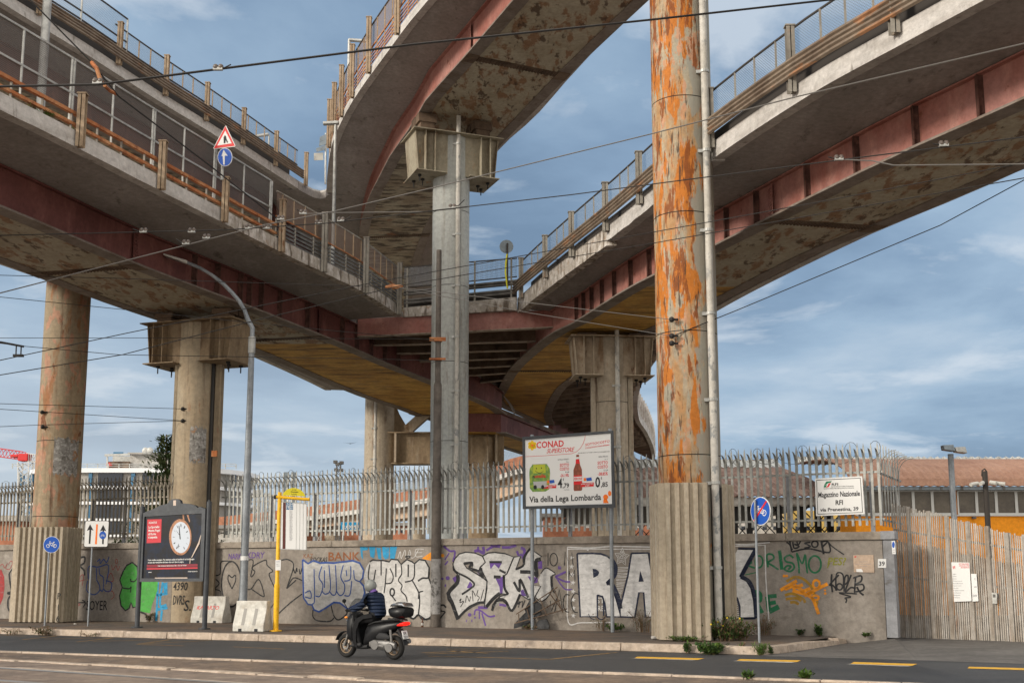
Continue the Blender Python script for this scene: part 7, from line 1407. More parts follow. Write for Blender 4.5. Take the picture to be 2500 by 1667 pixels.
M['darkpane'] = mat('dark_pane', (.03, .035, .045), .3)
block('yellow apartment building seen under the open shed', 1935, 2110, 1246, 118, M['yellowfac'], rows=((1264, 1275), (1284, 1294)), cols=7, wm=M['darkpane'])
block('pale building left of the yellow one under the open shed', 1750, 1932, 1250, 122, M['cream_wall'], rows=((1266, 1275), (1284, 1293)), cols=7, wm=M['darkpane'])
block('low red brick building seen through the fence beside the cream column', 1330, 1600, 1262, 115, M['brickred'], rows=((1276, 1288),), cols=9, wm=M['framewhite'], roofm=M['greyroof'])
block('long low brick building lit orange behind the bus stop', 745, 1010, 1283, 138, M['brickred'], rows=((1290, 1300),), cols=14, wm=M['darkpane'], roofm=M['greyroof'])
block('orange brick building at the far left edge behind the fence', -120, 54, 1272, 75, M['brickred'], rows=(), roofm=M['cream_wall'])
block('low grey yard building between the capped column and street lamp', 520, 700, 1290, 120, M['cream_wall'], rows=((1296, 1304),), cols=8, wm=M['darkpane'], roofm=M['greyroof'])
t = thing('town_sign', 'sky blue panel lettered ROMA behind the spiked fence', 'name board', tuple(aty(860, 1290, 70))); a = Art(Plane(aty(833, 1400, 70), aty(933, 1400, 70)), lambda x, y: (x, y), t); M['skyblue'] = mat('sky_blue_panel', (.01, .26, .52), .5); a.poly('panel', M['skyblue'], [[(832, 1274), (886, 1274), (886, 1296), (832, 1296)]], 0, .06); a.text('lettering', M['signwhite'], [('ROMA', 836, 880, 1290, 1290, 9)], .02)
mb = MB(); [mb.tube([aty(x, 1300, 70.1), Vector((aty(x, 1300, 70.1).x, 70.1, 0))], .06, 6) for x in (838, 880)]; obj('leg', mb, M['galv'], t)
# far descending ramp behind the fence
M['rampcream'] = layered('cream_rust_girder', (.46, .36, .28), [((.42, .20, .08), (1.2, 1, .5), .50, .62, 8, .9), ((.30, .26, .22), .4, .45, .6, 6, .6)], .85, .1, 8); M['ramprust'] = layered('rusty_parapet', (.30, .13, .075), [((.20, .09, .055), 1.5, .45, .6, 6)], .9, .1, 8)
rp = [(1330, 1098, 1172, 94), (1245, 1120, 1205, 100), (1140, 1160, 1238, 106), (1040, 1190, 1256, 112), (900, 1215, 1272, 119), (757, 1236, 1286, 126), (620, 1252, 1296, 134), (420, 1275, 1310, 145)]
fr = thing('far_ramp', 'long far ramp with rusty parapet sloping down to the left behind the fence', 'viaduct', tuple(aty(1040, 1200, 112)))
Tp = [aty(px, a_, Y) for px, a_, b_, Y in rp]; Bt = [aty(px, b_, Y) for px, a_, b_, Y in rp]
V3 = lambda x, y, z: Vector((x, y, z))
mb = MB(); mb.loft([[p + V3(0, 0, -1.0), p + V3(0, .3, -1.0), p + V3(0, .3, 0), p] for p in Tp]); obj('parapet', mb, M['ramprust'], fr)
mb = MB(); mb.loft([[p + V3(0, -.2, -1.45), p + V3(0, 9, -1.45), p + V3(0, 9, -1.02), p + V3(0, -.2, -1.02)] for p in Tp]); obj('deck_slab', mb, M['fascia'], fr)
mb = MB(); mb.loft([[b_ + V3(0, 1.6, 0), b_ + V3(0, 7, 0), V3(p.x, p.y + 7, p.z - 1.46), V3(p.x, p.y + 1.6, p.z - 1.46)] for p, b_ in zip(Tp, Bt)]); obj('girder', mb, M['rampcream'], fr)
mb = MB(); mb.loft([[p + V3(0, .1, .0), p + V3(0, .14, .0), p + V3(0, .14, .9), p + V3(0, .1, .9)] for p in Tp[:5]]); obj('ramp_screen', mb, M['screen2'], fr)
for px, b_, Y in ((1190, 1225, 105), (1010, 1262, 115), (800, 1284, 125)):
    q = aty(px, b_, Y); mb = MB(); mb.cyl((q.x, q.y + 4), .9, 0, q.z, 14); obj('pier', mb, M['pil3'], fr, smooth=True)
# white curved building, far left
Yb = 165.0; wb = thing('office_building', 'white banded modern building with rounded ends and rooftop plant, far left', 'building', tuple(aty(300, 1340, Yb)))
M['whiteband'] = mat('white_cladding', (.66, .67, .69), .4); M['stonegrey'] = layered('grey_stone_cladding', (.35, .33, .305), [((.29, .275, .255), .3, .45, .6, 4)], .8, .05, 5); M['blueglass'] = mat('blue_glass', (.05, .14, .24), .15)
def oval(px0, px1, y0, y1, Y, m, name, dep=22, inset=0.0):
    X0, X1 = aty(px0, 1200, Y).x + inset, aty(px1, 1200, Y).x - inset; r = dep / 2; z0, z1 = zy(y1, Y), zy(y0, Y); ring = []
    for k in range(13): t_ = math.pi / 2 + math.pi * k / 12; ring.append((X0 + r * .55 + r * .55 * math.cos(t_), Y + r + (r - inset) * math.sin(t_)))
    for k in range(13): t_ = -math.pi / 2 + math.pi * k / 12; ring.append((X1 - r * .55 + r * .55 * math.cos(t_), Y + r + (r - inset) * math.sin(t_)))
    mb = MB(); mb.prism([(x, y, z0) for x, y in ring], (0, 0, z1 - z0)); return obj(name, mb, m, wb)
for (a_, b_, p0, p1) in ((1142, 1153, 16, 586), (1186, 1193.5, 14, 588), (1224, 1231, 12, 590), (1265, 1271, 12, 590), (1304, 1310, 12, 590)): oval(p0, p1, a_, b_, Yb, M['whiteband'], 'white_band')
for (a_, b_) in ((1153.2, 1185.8), (1193.7, 1223.8), (1231.2, 1264.8), (1271.2, 1303.8), (1310.2, 1345)): oval(22, 578, a_, b_, Yb, M['stonegrey'], 'storey', inset=.6)
for (a_, b_) in ((1154, 1185), (1195, 1223), (1232, 1264), (1272, 1303)):
    for (q0, q1, mm) in ((24, 34, 'blueglass'), (50, 60, 'blueglass'), (213, 221, 'blueglass'), (236, 296, 'darkpane'), (317, 326, 'blueglass'), (345, 380, 'darkpane'), (555, 562, 'darkpane'), (120, 180, 'darkpane')):
        X0_, X1_ = aty(q0, 1200, Yb).x, aty(q1, 1200, Yb).x; mb = MB(); mb.box(X0_, X1_, Yb + .2 + (2.5 if q0 < 60 or q0 > 550 else 0), Yb + .9 + (2.5 if q0 < 60 or q0 > 550 else 0), zy(b_, Yb), zy(a_, Yb)); obj('window', mb, M[mm], wb)
mb = MB()
for q in range(30, 580, 26):
    if 190 < q < 200: continue
    p = aty(q, 1142, Yb + 1); mb.box(p.x - .06, p.x + .06, p.y, p.y + .1, zy(1142, Yb), zy(1131, Yb))
for y_ in (1132, 1137): mb.bar(aty(28, y_, Yb + 1), aty(575, y_, Yb + 1), .07, .07)
obj('roof_railing', mb, M['galv'], wb)
def pbox(name, px0, px1, py0, py1, Y, m, dep=6, root=wb): mb = MB(); mb.box(aty(px0, 1100, Y).x, aty(px1, 1100, Y).x, Y, Y + dep, zy(py1, Y), zy(py0, Y)); return obj(name, mb, m, root)
pbox('plant_room', 318, 420, 1108, 1142, Yb + 6, M['cream_wall']); pbox('plant_roof', 312, 425, 1104, 1108, Yb + 5, M['stonegrey'], 8); pbox('plant_unit', 265, 316, 1126, 1142, Yb + 5, M['beam_dark']); pbox('plant_unit', 276, 322, 1113, 1126, Yb + 7, M['galv']); pbox('glass_screen', 277, 300, 1103, 1113, Yb + 7, M['blueglass'], .3); pbox('red_unit', 261, 270, 1129, 1137, Yb + 4, M['signred'], 1)
mb = MB(); mb.bar(aty(256, 1111, Yb + 4), aty(318, 1109, Yb + 4), .3, .3); mb.bar(aty(262, 1111, Yb + 4), aty(262, 1142, Yb + 4), .2, .2); obj('pergola', mb, M['galv'], wb)
for px in (355, 366): c = aty(px, 1100, Yb + 5); mb = MB(); mb.sphere(c, (.5, .15, .5), 12, 8); obj('satellite_dish', mb, M['galv'], wb)
# crane
def lattice(mb, a, b, w, n, r=.09):
    a, b = Vector(a), Vector(b); d = (b - a).normalized(); u = Vector((0, 0, 1)) if abs(d.z) < .9 else Vector((1, 0, 0)); s_ = d.cross(u).normalized() * w / 2; t_ = s_.cross(d).normalized() * w / 2
    cs = [s_ + t_, s_ - t_, -s_ - t_, -s_ + t_]
    for c in cs: mb.bar(a + c, b + c, r, r)
    for i in range(n):
        p, q = a.lerp(b, i / n), a.lerp(b, (i + 1) / n)
        for k in range(4): mb.bar(p + cs[k], q + cs[(k + 1) % 4], r * .7, r * .7)
Yc = 190; cr = thing('tower_crane', 'red and white tower crane at the far left edge beyond the white building', 'crane', tuple(aty(62, 1300, Yc))); M['cranered'] = mat('crane_red', (.50, .03, .03), .5); M['cranewhite'] = mat('crane_white', (.50, .49, .47), .5)
mb = MB(); lattice(mb, aty(62, 1345, Yc), aty(62, 1128, Yc), 1.7, 16, .14); obj('mast', mb, M['cranewhite'], cr); mb = MB(); lattice(mb, aty(-60, 1096, Yc), aty(58, 1113, Yc), 1.3, 14, .10); obj('jib', mb, M['cranered'], cr)
mb = MB(); q = aty(62, 1116, Yc); mb.box(q.x - .8, q.x + .7, q.y - 1, q.y + 1, zy(1126, Yc), zy(1108, Yc)); mb.box(q.x - 2.0, q.x - .8, q.y - 1, q.y + 1, zy(1117, Yc), zy(1110, Yc)); obj('slewing_cab', mb, M['cranered'], cr, bevel=.1); mb = MB(); lattice(mb, aty(66, 1116, Yc), aty(92, 1120, Yc), 1.2, 5, .14); obj('counter_jib', mb, M['cranewhite'], cr)
Yc = 120; sc = thing('scaffold_tower', 'pale lattice hoist tower standing against the white building at far left', 'scaffold', tuple(aty(62, 1345, Yc))); mb = MB(); lattice(mb, aty(62, 1345, Yc), aty(62, 1154, Yc), .9, 14, .09); obj('lattice', mb, M['galv'], sc)
# masts
t = thing('gantry_frame', 'twin grey gantry masts with cross bar behind the bus stop', 'gantry', tuple(aty(705, 1330, 80))); mb = MB(); [mb.box(aty(x, 1200, 80).x - .14, aty(x, 1200, 80).x + .14, 80, 80.28, 0, zy(1152, 80)) for x in (697.5, 714.5)]; obj('mast', mb, M['signback'], t); mb = MB(); mb.bar(aty(698, 1159, 80), aty(714, 1159, 80), .08, .08); mb.bar(aty(700, 1172, 80), aty(712, 1160, 80), .06, .06); obj('cross_bar', mb, M['signback'], t)
t = thing('floodlight_mast', 'thin floodlight mast behind the fence left of the twin-column portal', 'floodlight', tuple(aty(827, 1330, 90))); mb = MB(); lattice(mb, (aty(827, 1200, 90).x, 90, 0), aty(827, 1130, 90), .3, 22, .05); obj('mast', mb, M['darkgrey'], t); mb = MB(); [mb.box(aty(x, y, 90).x - .14, aty(x, y, 90).x + .14, 89.8, 90.2, aty(x, y, 90).z - .12, aty(x, y, 90).z + .1) for x, y in ((819, 1127), (824, 1132), (834, 1129), (821, 1146), (833, 1147))]; mb.bar(aty(818, 1131, 90), aty(836, 1133, 90), .06, .06); obj('floodlight_cluster', mb, M['darkgrey'], t)
for i, px in enumerate((628, 651, 780, 1002)):
    q = aty(px, 1250, 95 + i); t = thing('catenary_mast', ['first railway mast right of the capped column, seen through the fence', 'second railway mast, just left of the bus stop pole', 'railway mast right of the timetable board, seen through the fence', 'railway mast left of the pale central column, seen through the fence'][i], 'railway mast', (q.x, q.y, 0), group='railway masts behind the fence'); mb = MB(); lattice(mb, (q.x, q.y, 0), (q.x, q.y, zy(1195 + 8 * (i % 2), q.y)), .35, 14, .06); mb.bar((q.x - 1.2, q.y, zy(1225, q.y)), (q.x + 1.4, q.y, zy(1222, q.y)), .07, .07); obj('lattice_post', mb, M['galv'], t)
c = aty(855, 1082, 90); b_ = MB(); b_.add([c + V3(-.55, 0, .06), c + V3(-.1, -.1, .0), c + V3(-.1, .12, .0), c + V3(.55, 0, .10), c + V3(.1, -.1, .0), c + V3(.1, .12, 0), c + V3(0, 0, -.05)], [(0, 1, 2), (3, 5, 4), (1, 4, 6), (2, 6, 5), (1, 2, 5, 4), (1, 6, 2), (4, 5, 6)]); tag(obj('bird', b_, M['wire']), 'small dark bird in flight left of the twin-column portal', 'bird')

# ------------------------------------------------------------------ conifer and plants
def leafmat(name, a, b): return layered(name, a, [(b, 1.3, .42, .62, 5)], .75, 0)
M['needle'] = leafmat('conifer_needles', (.045, .075, .025), (.085, .095, .035)); M['bark'] = mat('bark', (.12, .085, .055), .9); M['leaf'] = leafmat('leaf_green', (.06, .12, .02), (.12, .165, .03)); M['leafdark'] = leafmat('leaf_dark_green', (.03, .065, .018), (.06, .09, .025)); M['drystem'] = leafmat('dry_stem', (.14, .085, .05), (.22, .15, .08)); M['flower'] = mat('yellow_flower', (.75, .55, .02), .6)
rt = random.Random(11)
def leaf(mb, p, d, l, w, up_=Vector((0, 0, 1))):
    d = d.normalized(); s_ = d.cross(up_); s_ = s_.normalized() if s_.length > .01 else Vector((1, 0, 0)); m_ = p + d * l * .5 + Vector((0, 0, .02 * l)); mb.add([p, m_ - s_ * w / 2, p + d * l, m_ + s_ * w / 2], [(0, 1, 2, 3)])
Yt = 60.0; tp = aty(407, 1060, Yt); tb_ = Vector((aty(402, 1330, Yt).x, Yt, 0)); tr = thing('conifer_tree', 'dark green conifer rising behind the fence left of the capped column', 'tree', tuple(tb_))
mb = MB(); mb.tube([tb_, tb_.lerp(tp, .5), tp], [.22, .13, .02], 8); obj('trunk', mb, M['bark'], tr, smooth=True)
mb = MB(); Ht = tp.z
for i in range(150):
    k = i / 150; z = .6 + (Ht - .7) * k; rad = (1 - k) ** .62 * 2.7 * rt.uniform(.65, 1.15) + .10; a_ = rt.uniform(0, 6.28); base = Vector((tb_.x + (tp.x - tb_.x) * z / Ht, Yt, z)); out = Vector((math.cos(a_), math.sin(a_), rt.uniform(.05, .35)))
    n = int(12 + rad * 34)
    for j in range(n):
        s_ = (j + rt.random()) / n; p = base + out * rad * s_ + Vector((rt.gauss(0, .10), rt.gauss(0, .10), rt.gauss(0, .07) - .22 * s_ * rad * .4)); leaf(mb, p, out + Vector((rt.uniform(-.7, .7), rt.uniform(-.7, .7), rt.uniform(-.2, .9))), rt.uniform(.16, .34), .11)
obj('crown', mb, M['needle'], tr)
def bush(label, c, rx, rz, n, mats, name='weed_clump', cat='weed', l=.10, w=.04, stems=6, group='weeds along the wall and kerb', flowers=0):
    t = thing(name, label, cat, tuple(c), group=group)
    mb = MB(); tips = []
    for i in range(stems):
        a_ = rt.uniform(0, 6.28); r_ = rx * rt.uniform(.2, 1); tip = Vector(c) + Vector((math.cos(a_) * r_, math.sin(a_) * r_ * .6, rz * rt.uniform(.5, 1))); mid = Vector(c).lerp(tip, .5) + Vector((0, 0, rz * .12)); root_ = Vector(c) + Vector((math.cos(a_) * r_ * .4, math.sin(a_) * r_ * .25, 0)); mb.tube([root_, mid, tip], .006, 4); tips.append((root_, tip))
    obj('stem', mb, M['drystem'], t)
    for mi, mm in enumerate(mats):
        mb = MB()
        for i in range(n // len(mats)):
            r0, tip = rt.choice(tips); s_ = rt.uniform(.15, 1.05); p = r0.lerp(tip, s_) + Vector((rt.gauss(0, rx * .12), rt.gauss(0, rx * .10), rt.gauss(0, rz * .06))); p.z = max(p.z, c[2] + .01); leaf(mb, p, Vector((rt.uniform(-1, 1), rt.uniform(-1, 1), rt.uniform(-.2, 1.2))), l * rt.uniform(.6, 1.3), w)
        obj('foliage', mb, M[mm], t)
    if flowers:
        mb = MB(); [mb.sphere(rt.choice(tips)[1] + Vector((rt.uniform(-.1, .1), -.1, .03)), .022, 6, 4) for _ in range(flowers)]; obj('flower', mb, M['flower'], t)
wp = lambda px, o=.10: (lambda q: (q.x, q.y, PZ))(wall_pt(px, 1500, o))
bush('large green weed clump with yellow flowers at the foot of the rusted column and pipe', (cR.x + .62, cR.y - .85, PZ), .55, .50, 1300, ['leaf', 'leafdark', 'leafdark', 'drystem'], stems=34, l=.11, w=.035, flowers=5)
bush('second weed clump right of the rusted column, against its side sheet', (cR.x + 1.05, cR.y - .55, PZ), .40, .38, 600, ['leafdark', 'leaf', 'drystem'], stems=20, l=.10)
bush('low weeds under the front edge of the right corrugated skirt', (cR.x - .35, cR.y - 1.0, PZ), .45, .12, 350, ['leafdark', 'leaf'], stems=14, l=.07)
bush('dry reddish weeds left of the rusted column against the wall', wp(1570), .5, .62, 420, ['drystem', 'leafdark'], stems=22, l=.06, w=.02)
bush('single dry weed under the letter R on the wall', wp(1468), .3, .45, 160, ['drystem', 'leafdark'], stems=9, l=.06, w=.02)
bush('weed behind the lower bracket of the end of cycle path sign', wp(1862), .45, .52, 420, ['drystem', 'leafdark', 'drystem'], stems=20, l=.07, w=.022)
bush('green tuft at the foot of the right billboard pole', wp(1499, .35), .28, .2, 260, ['leafdark', 'leaf'], stems=12, l=.09)
bush('olive tuft at the foot of the left billboard pole', wp(1296, .35), .30, .13, 160, ['drystem', 'leaf'], stems=10, l=.06)
bush('round green tuft at the wall foot under the black tag', wp(2003, .12), .20, .24, 330, ['leafdark', 'leaf'], stems=12, l=.09)
bush('tiny tuft left of the round green one', wp(1950, .1), .13, .14, 110, ['leafdark'], stems=7, l=.07)
bush('tiny tuft near the right end of the wall', wp(2112, .15), .14, .09, 110, ['leafdark', 'leaf'], stems=7, l=.07)
bush('small grass tuft at the wall foot between scooter and tram pole', wp(985, .1), .25, .14, 160, ['leaf', 'drystem'], stems=10, l=.08)
bush('small dark weed at the foot of the green letter', wp(368, .0) if False else tuple(wall_pt(362, 1512, .2, LA, ld, ln))[:2] + (PZ,), .25, .3, 200, ['leafdark', 'drystem'], stems=10, l=.07)
kp = lambda px, py: (lambda q: (q.x, q.y, .0))(atz(px, py, 0))
bush('bright green ivy-like weed in front of the kerb, second from the left', kp(1735, 1597), .36, .22, 700, ['leaf', 'leafdark'], stems=22, l=.10, w=.06)
bush('small upright weed at the kerb left of the ivy-like one', kp(1676, 1594), .12, .22, 200, ['leaf', 'leafdark'], stems=8, l=.08, w=.04)
bush('pale grass tuft at the kerb right of the cycle sign pole', kp(1857, 1599), .18, .24, 260, ['leaf', 'leaf'], stems=12, l=.13, w=.02)
bush('rightmost small green weed at the kerb', kp(1880, 1597), .14, .15, 200, ['leafdark', 'leaf'], stems=8, l=.08, w=.05)
bush('thin pale weed at the kerb between ivy and cycle sign', kp(1808, 1596), .12, .24, 120, ['leaf', 'drystem'], stems=8, l=.09, w=.02)
bush('dark weeds in the gutter below the round bicycle sign', kp(108, 1551), .45, .26, 330, ['leafdark', 'drystem'], stems=20, l=.07, w=.03)
bush('dry weeds in the gutter left of the bicycle sign', kp(28, 1549), .45, .20, 160, ['drystem', 'leafdark'], stems=14, l=.06, w=.02)
bush('scattered small weeds in the gutter under the lane sign', kp(220, 1554), .35, .12, 110, ['leafdark', 'drystem'], stems=10, l=.05, w=.02)
bush('green tuft at the lower right on the stone edging', tuple(atz(1825, 1664, 0))[:2] + (.05,), .13, .09, 120, ['leaf', 'leafdark'], stems=12, l=.10, w=.05)
bush('second green tuft further right on the stone edging', tuple(atz(1965, 1666, 0))[:2] + (.05,), .14, .10, 130, ['leaf', 'leaf'], stems=12, l=.10, w=.05)
bush('grass growing on the left ramp edge between mesh fence and rusty beam', tuple(L.V(L.o, L.at_px(128), 12.26, -.25)), .30, .10, 500, ['leaf', 'leaf'], stems=40, l=.09, w=.02)
bush('sparser grass on the left ramp edge, nearest the left side of the picture', tuple(L.V(L.o, L.at_px(95), 12.26, -.25)), .30, .09, 260, ['leaf', 'drystem'], stems=30, l=.08, w=.02)
bush('small grass patch on the left ramp just past its first visible post', tuple(L.V(L.o, L.at_px(205), 12.26, -.25)), .25, .07, 140, ['leaf', 'drystem'], stems=20, l=.10, w=.02)
bush('leafy shrub showing over the wall beside the capped column', (aty(545, 1318, 42.5).x, 42.5, 1.9), .5, 1.0, 500, ['leaf', 'leafdark'], stems=16, l=.12, w=.08, name='shrub', cat='shrub')
bush('dark hedge behind the left fence under the conifer', (aty(325, 1318, 44).x, 44.5, .2), 1.3, 2.9, 2600, ['leafdark', 'needle'], stems=50, l=.16, w=.10, name='shrub', cat='shrub')
# leaning scrap: rubber mats and rebar frame
q0 = wall_pt(1275, 1500, .35); sp = thing('scrap_pile', 'black rubber mats and rusty rebar grid leaning on the wall below the billboard', 'scrap', (q0.x, q0.y, PZ)); wpl = Plane(WA + wn_ * .22, WB + wn_ * .22); a = Art(wpl, zc(1060, 1320, 6.533), sp)
M['rubber'] = layered('black_rubber', (.035, .036, .038), [((.07, .07, .072), 3, .5, .65, 6)], .8, .3, 30)
mats_ = [[(1268, 1395), (1275, 1320), (1460, 1130), (1500, 1230), (1540, 1290), (1430, 1350)], [(1600, 1400), (1650, 1270), (1790, 1240), (1830, 1340), (1825, 1400)], [(1440, 1090), (1560, 870), (1640, 960), (1700, 1010), (1700, 1170), (1560, 1270), (1480, 1200)]]
for i, q in enumerate(mats_): a.poly('rubber_mat', M['rubber'], [q], .02 + i * .05, .04)
mb = MB()
for p, q in (((1310, 1165), (1965, 735)), ((1290, 1310), (2120, 1080)), ((1500, 1210), (2010, 940)), ((1690, 920), (1800, 1190)), ((1840, 830), (2060, 1130)), ((1350, 1160), (1350, 1290)), ((1480, 1080), (1530, 1270)), ((1920, 790), (2050, 1140))): mb.tube([a.pt(*p, .16), a.pt(*q, .16)], .016, 6)
obj('rebar_grid', mb, M['beam_dark'], sp)
# bottle and litter
b = wall_pt(1031, 1527, .25); b.z = PZ; t = thing('bottle', 'small brown bottle standing at the wall foot left of the tram pole', 'bottle', tuple(b)); M['brownglass'] = mat('brown_glass', (.09, .035, .015), .2); mb = MB(); mb.tube([b, b + V3(0, 0, .15), b + V3(0, 0, .20), b + V3(0, 0, .26)], [.038, .038, .015, .014], 12); obj('glass_body', mb, M['brownglass'], t, smooth=True); mb = MB(); mb.tube([b + V3(0, 0, .05), b + V3(0, 0, .12)], .0395, 12); obj('bottle_label', mb, M['cream_wall'], t, smooth=True)
def litter(label, px, py, z, s_=.07):
    c = atz(px, py, z); mb = MB(); mb.sphere(c + V3(0, 0, s_ * .4), (s_, s_ * .7, s_ * .45), 7, 5); [setattr(v, 'x', v.x + rt.uniform(-.2, .2) * s_) for v in mb.v]; tag(obj('litter', mb, M['cream_wall']), label, 'litter', 'scraps of litter')
litter('crumpled white scrap in the gutter below the clock poster, left one', 235, 1551, .0, .07); litter('crumpled white scrap in the gutter below the clock poster, right one', 277, 1553, .0, .07); litter('white lump at the left foot of the right corrugated skirt', 1597, 1560, PZ, .10); litter('pale stone under the right corrugated skirt', 1660, 1564, PZ, .07); litter('tiny white scrap beside the left corrugated skirt', 183, 1524, PZ, .05); litter('small white scrap in the gutter below the bus stop', 686, 1565, 0, .04)
# ------------------------------------------------------------------ scooter and rider
def skin_obj(name, joints, edges, m, parent, levels=2, root=0):
    me = bpy.data.meshes.new(name); me.from_pydata([j[0] for j in joints], edges, []); me.materials.append(m); o = bpy.data.objects.new(name, me); C.objects.link(o); o.parent = parent
    sk = o.modifiers.new('skin', 'SKIN'); sk.use_smooth_shade = True
    lay = me.skin_vertices[0] if me.skin_vertices else None
    if lay is None:
        bpy.context.view_layer.update(); lay = me.skin_vertices[0]
    for i, j in enumerate(joints): r = j[1]; lay.data[i].radius = r if isinstance(r, tuple) else (r, r); lay.data[i].use_root = (i == root)
    sb = o.modifiers.new('sub', 'SUBSURF'); sb.levels = levels; sb.render_levels = levels
    dg = bpy.context.evaluated_depsgraph_get(); ev = bpy.data.meshes.new_from_object(o.evaluated_get(dg)); o.modifiers.clear(); o.data = ev
    for p in ev.polygons: p.use_smooth = True
    if not ev.materials: ev.materials.append(m)
    return o
rw, fw = atz(967, 1609, 0), atz(842, 1604.5, 0); hd = (fw - rw); ang = math.atan2(hd.y, hd.x) - R(7); mid = (rw + fw) / 2; WBs = 1.34
M['scootblack'] = layered('scooter_black_paint', (.010, .010, .011), [((.016, .016, .018), 5, .5, .7, 4)], .38, .02, 30, spec=.25); M['tyre'] = mat('tyre', (.018, .017, .016), .85); M['bronze'] = layered('bronze_rim', (.26, .19, .13), [((.16, .12, .09), 8, .5, .7, 4)], .45, .05, 30, .6)
M['engine'] = layered('engine_grey', (.16, .155, .15), [((.30, .28, .25), 6, .5, .7, 4, .7)], .45, .1, 40, .5); M['matt'] = mat('matt_black_plastic', (.022, .022, .023), .7); M['smoke'] = mat('smoked_screen', (.16, .18, .20), .1); M['smoke'].node_tree.nodes['Principled BSDF'].inputs['Alpha'].default_value = .35
M['taillens'] = mat('tail_lens', (.70, .01, .008), .25); e_ = M['taillens'].node_tree.nodes['Principled BSDF']; e_.inputs['Emission Color'].default_value = (1, .02, .01, 1); e_.inputs['Emission Strength'].default_value = .9
M['amber'] = mat('amber_lens', (.75, .25, .03), .3); M['chrome'] = mat('chrome', (.45, .46, .48), .2, .9)
sc_ = thing('scooter', 'black maxi scooter with top case and lit red tail light, ridden along the road', 'scooter', tuple(mid), ang)
def so(name, mb, m, smooth=False, bevel=0, parent=None): return obj(name, mb, M[m], parent or sc_, world=False, smooth=smooth, bevel=bevel)
def torus(R_, r_, c, n=36, m=10, sq=1.0):
    mb = MB(); secs = []
    for i in range(n):
        t_ = 2 * math.pi * i / n; secs.append([Vector((c[0] + (R_ + r_ * math.cos(a) ) * math.cos(t_), c[1] + r_ * sq * math.sin(a), c[2] + (R_ + r_ * math.cos(a)) * math.sin(t_))) for a in [2 * math.pi * k / m for k in range(m)]])
    secs.append(secs[0]); mb.loft(secs, close=False); return mb
for nm, x in (('front', WBs / 2), ('rear', -WBs / 2)):
    r0 = .262; c = (x, 0, r0); w_ = so('wheel', torus(r0 - .055, .055, c, sq=1.1), 'tyre', True)
    rim = torus(r0 - .105, .020, c, sq=2.0); so('rim', rim, 'bronze', True, parent=w_)
    mb = MB()
    for k in range(5):
        t_ = k * 2 * math.pi / 5 + .3; d_ = Vector((math.cos(t_), 0, math.sin(t_))); cc = Vector(c); mb.bar(cc + d_ * .03, cc + d_ * (r0 - .11), .03, .028, (0, 1, 0))
    mb.tube([(x, -.06, r0), (x, .06, r0)], .045, 12); so('spokes', mb, 'bronze', parent=w_)
    mb = MB(); mb.tube([(x, .045, r0), (x, .052, r0)], .085, 20); so('brake_disc', mb, 'engine', parent=w_)
def hull(name, prof, ws, m, smooth=True, bevel=0.015):   # prof: list of sections along x: (x, z0, z1, halfwidth, round)
    mb = MB(); secs = []
    for x, z0, z1, hw in prof:
        zc_ = (z0 + z1) / 2; h = (z1 - z0) / 2; secs.append([Vector((x, hw * (abs(math.cos(a)) ** .6) * (1 if math.cos(a) >= 0 else -1), zc_ + h * (abs(math.sin(a)) ** .7) * (1 if math.sin(a) >= 0 else -1))) for a in [2 * math.pi * k / 16 for k in range(16)]])
    mb.loft(secs); return so(name, mb, m, smooth)
hull('rear_bodywork', [(-.98, .74, .79, .05), (-.86, .70, .81, .10), (-.70, .62, .81, .15), (-.45, .48, .80, .19), (-.20, .36, .78, .20), (.0, .28, .70, .19), (.06, .27, .45, .17)], 0, 'scootblack')
hull('seat', [(-.82, .81, .86, .10), (-.60, .79, .86, .15), (-.42, .78, .84, .17), (-.22, .76, .81, .17), (-.02, .70, .76, .12), (.04, .66, .70, .08)], 0, 'matt')
hull('floorboard', [(-.05, .22, .32, .18), (.15, .20, .29, .19), (.32, .21, .31, .18), (.40, .24, .44, .17)], 0, 'matt')
hull('leg_shield', [(.30, .40, .96, .16), (.36, .32, 1.00, .23), (.44, .34, .98, .24), (.52, .42, .95, .20), (.58, .55, .88, .13), (.62, .64, .80, .07)], 0, 'scootblack')
mb = MB(); F0 = []
for x, z, w_ in ((.36, .52, .21), (.37, .75, .22), (.40, .93, .20)): F0.append([Vector((x - .06, -w_, z)), Vector((x - .075, 0, z)), Vector((x - .06, w_, z)), Vector((x - .02, w_, z)), Vector((x - .02, -w_, z))])
mb.loft(F0); so('inner_shield', mb, 'matt')
mb = MB(); secs = [[Vector((WBs / 2 + math.cos(a) * .31, y, .27 + math.sin(a) * .31)) for y in (-.065, -.03, .03, .065)] + [Vector((WBs / 2 + math.cos(a) * .295, y, .27 + math.sin(a) * .295)) for y in (.06, .03, -.03, -.06)] for a in [R(20 + k * 15) for k in range(10)]]; mb.loft(secs); so('front_mudguard', mb, 'scootblack', True)
mb = MB(); secs = [[Vector((-WBs / 2 + math.cos(a) * .32, y, .27 + math.sin(a) * .32)) for y in (-.07, .07)] + [Vector((-WBs / 2 + math.cos(a) * .305, y, .27 + math.sin(a) * .305)) for y in (.07, -.07)] for a in [R(60 + k * 14) for k in range(9)]]; mb.loft(secs); mb.hexa([(-.98, -.09, .42), (-.80, -.09, .62), (-.80, .09, .62), (-.98, .09, .42), (-.99, -.09, .44), (-.82, -.09, .66), (-.82, .09, .66), (-.99, .09, .44)]); so('rear_mudguard', mb, 'matt')
for y in (-.085, .085): mb = MB(); mb.tube([(WBs / 2, y, .26), (WBs / 2 - .10, y * .9, .56)], .024, 8); so('front_fork', mb, 'engine', True)
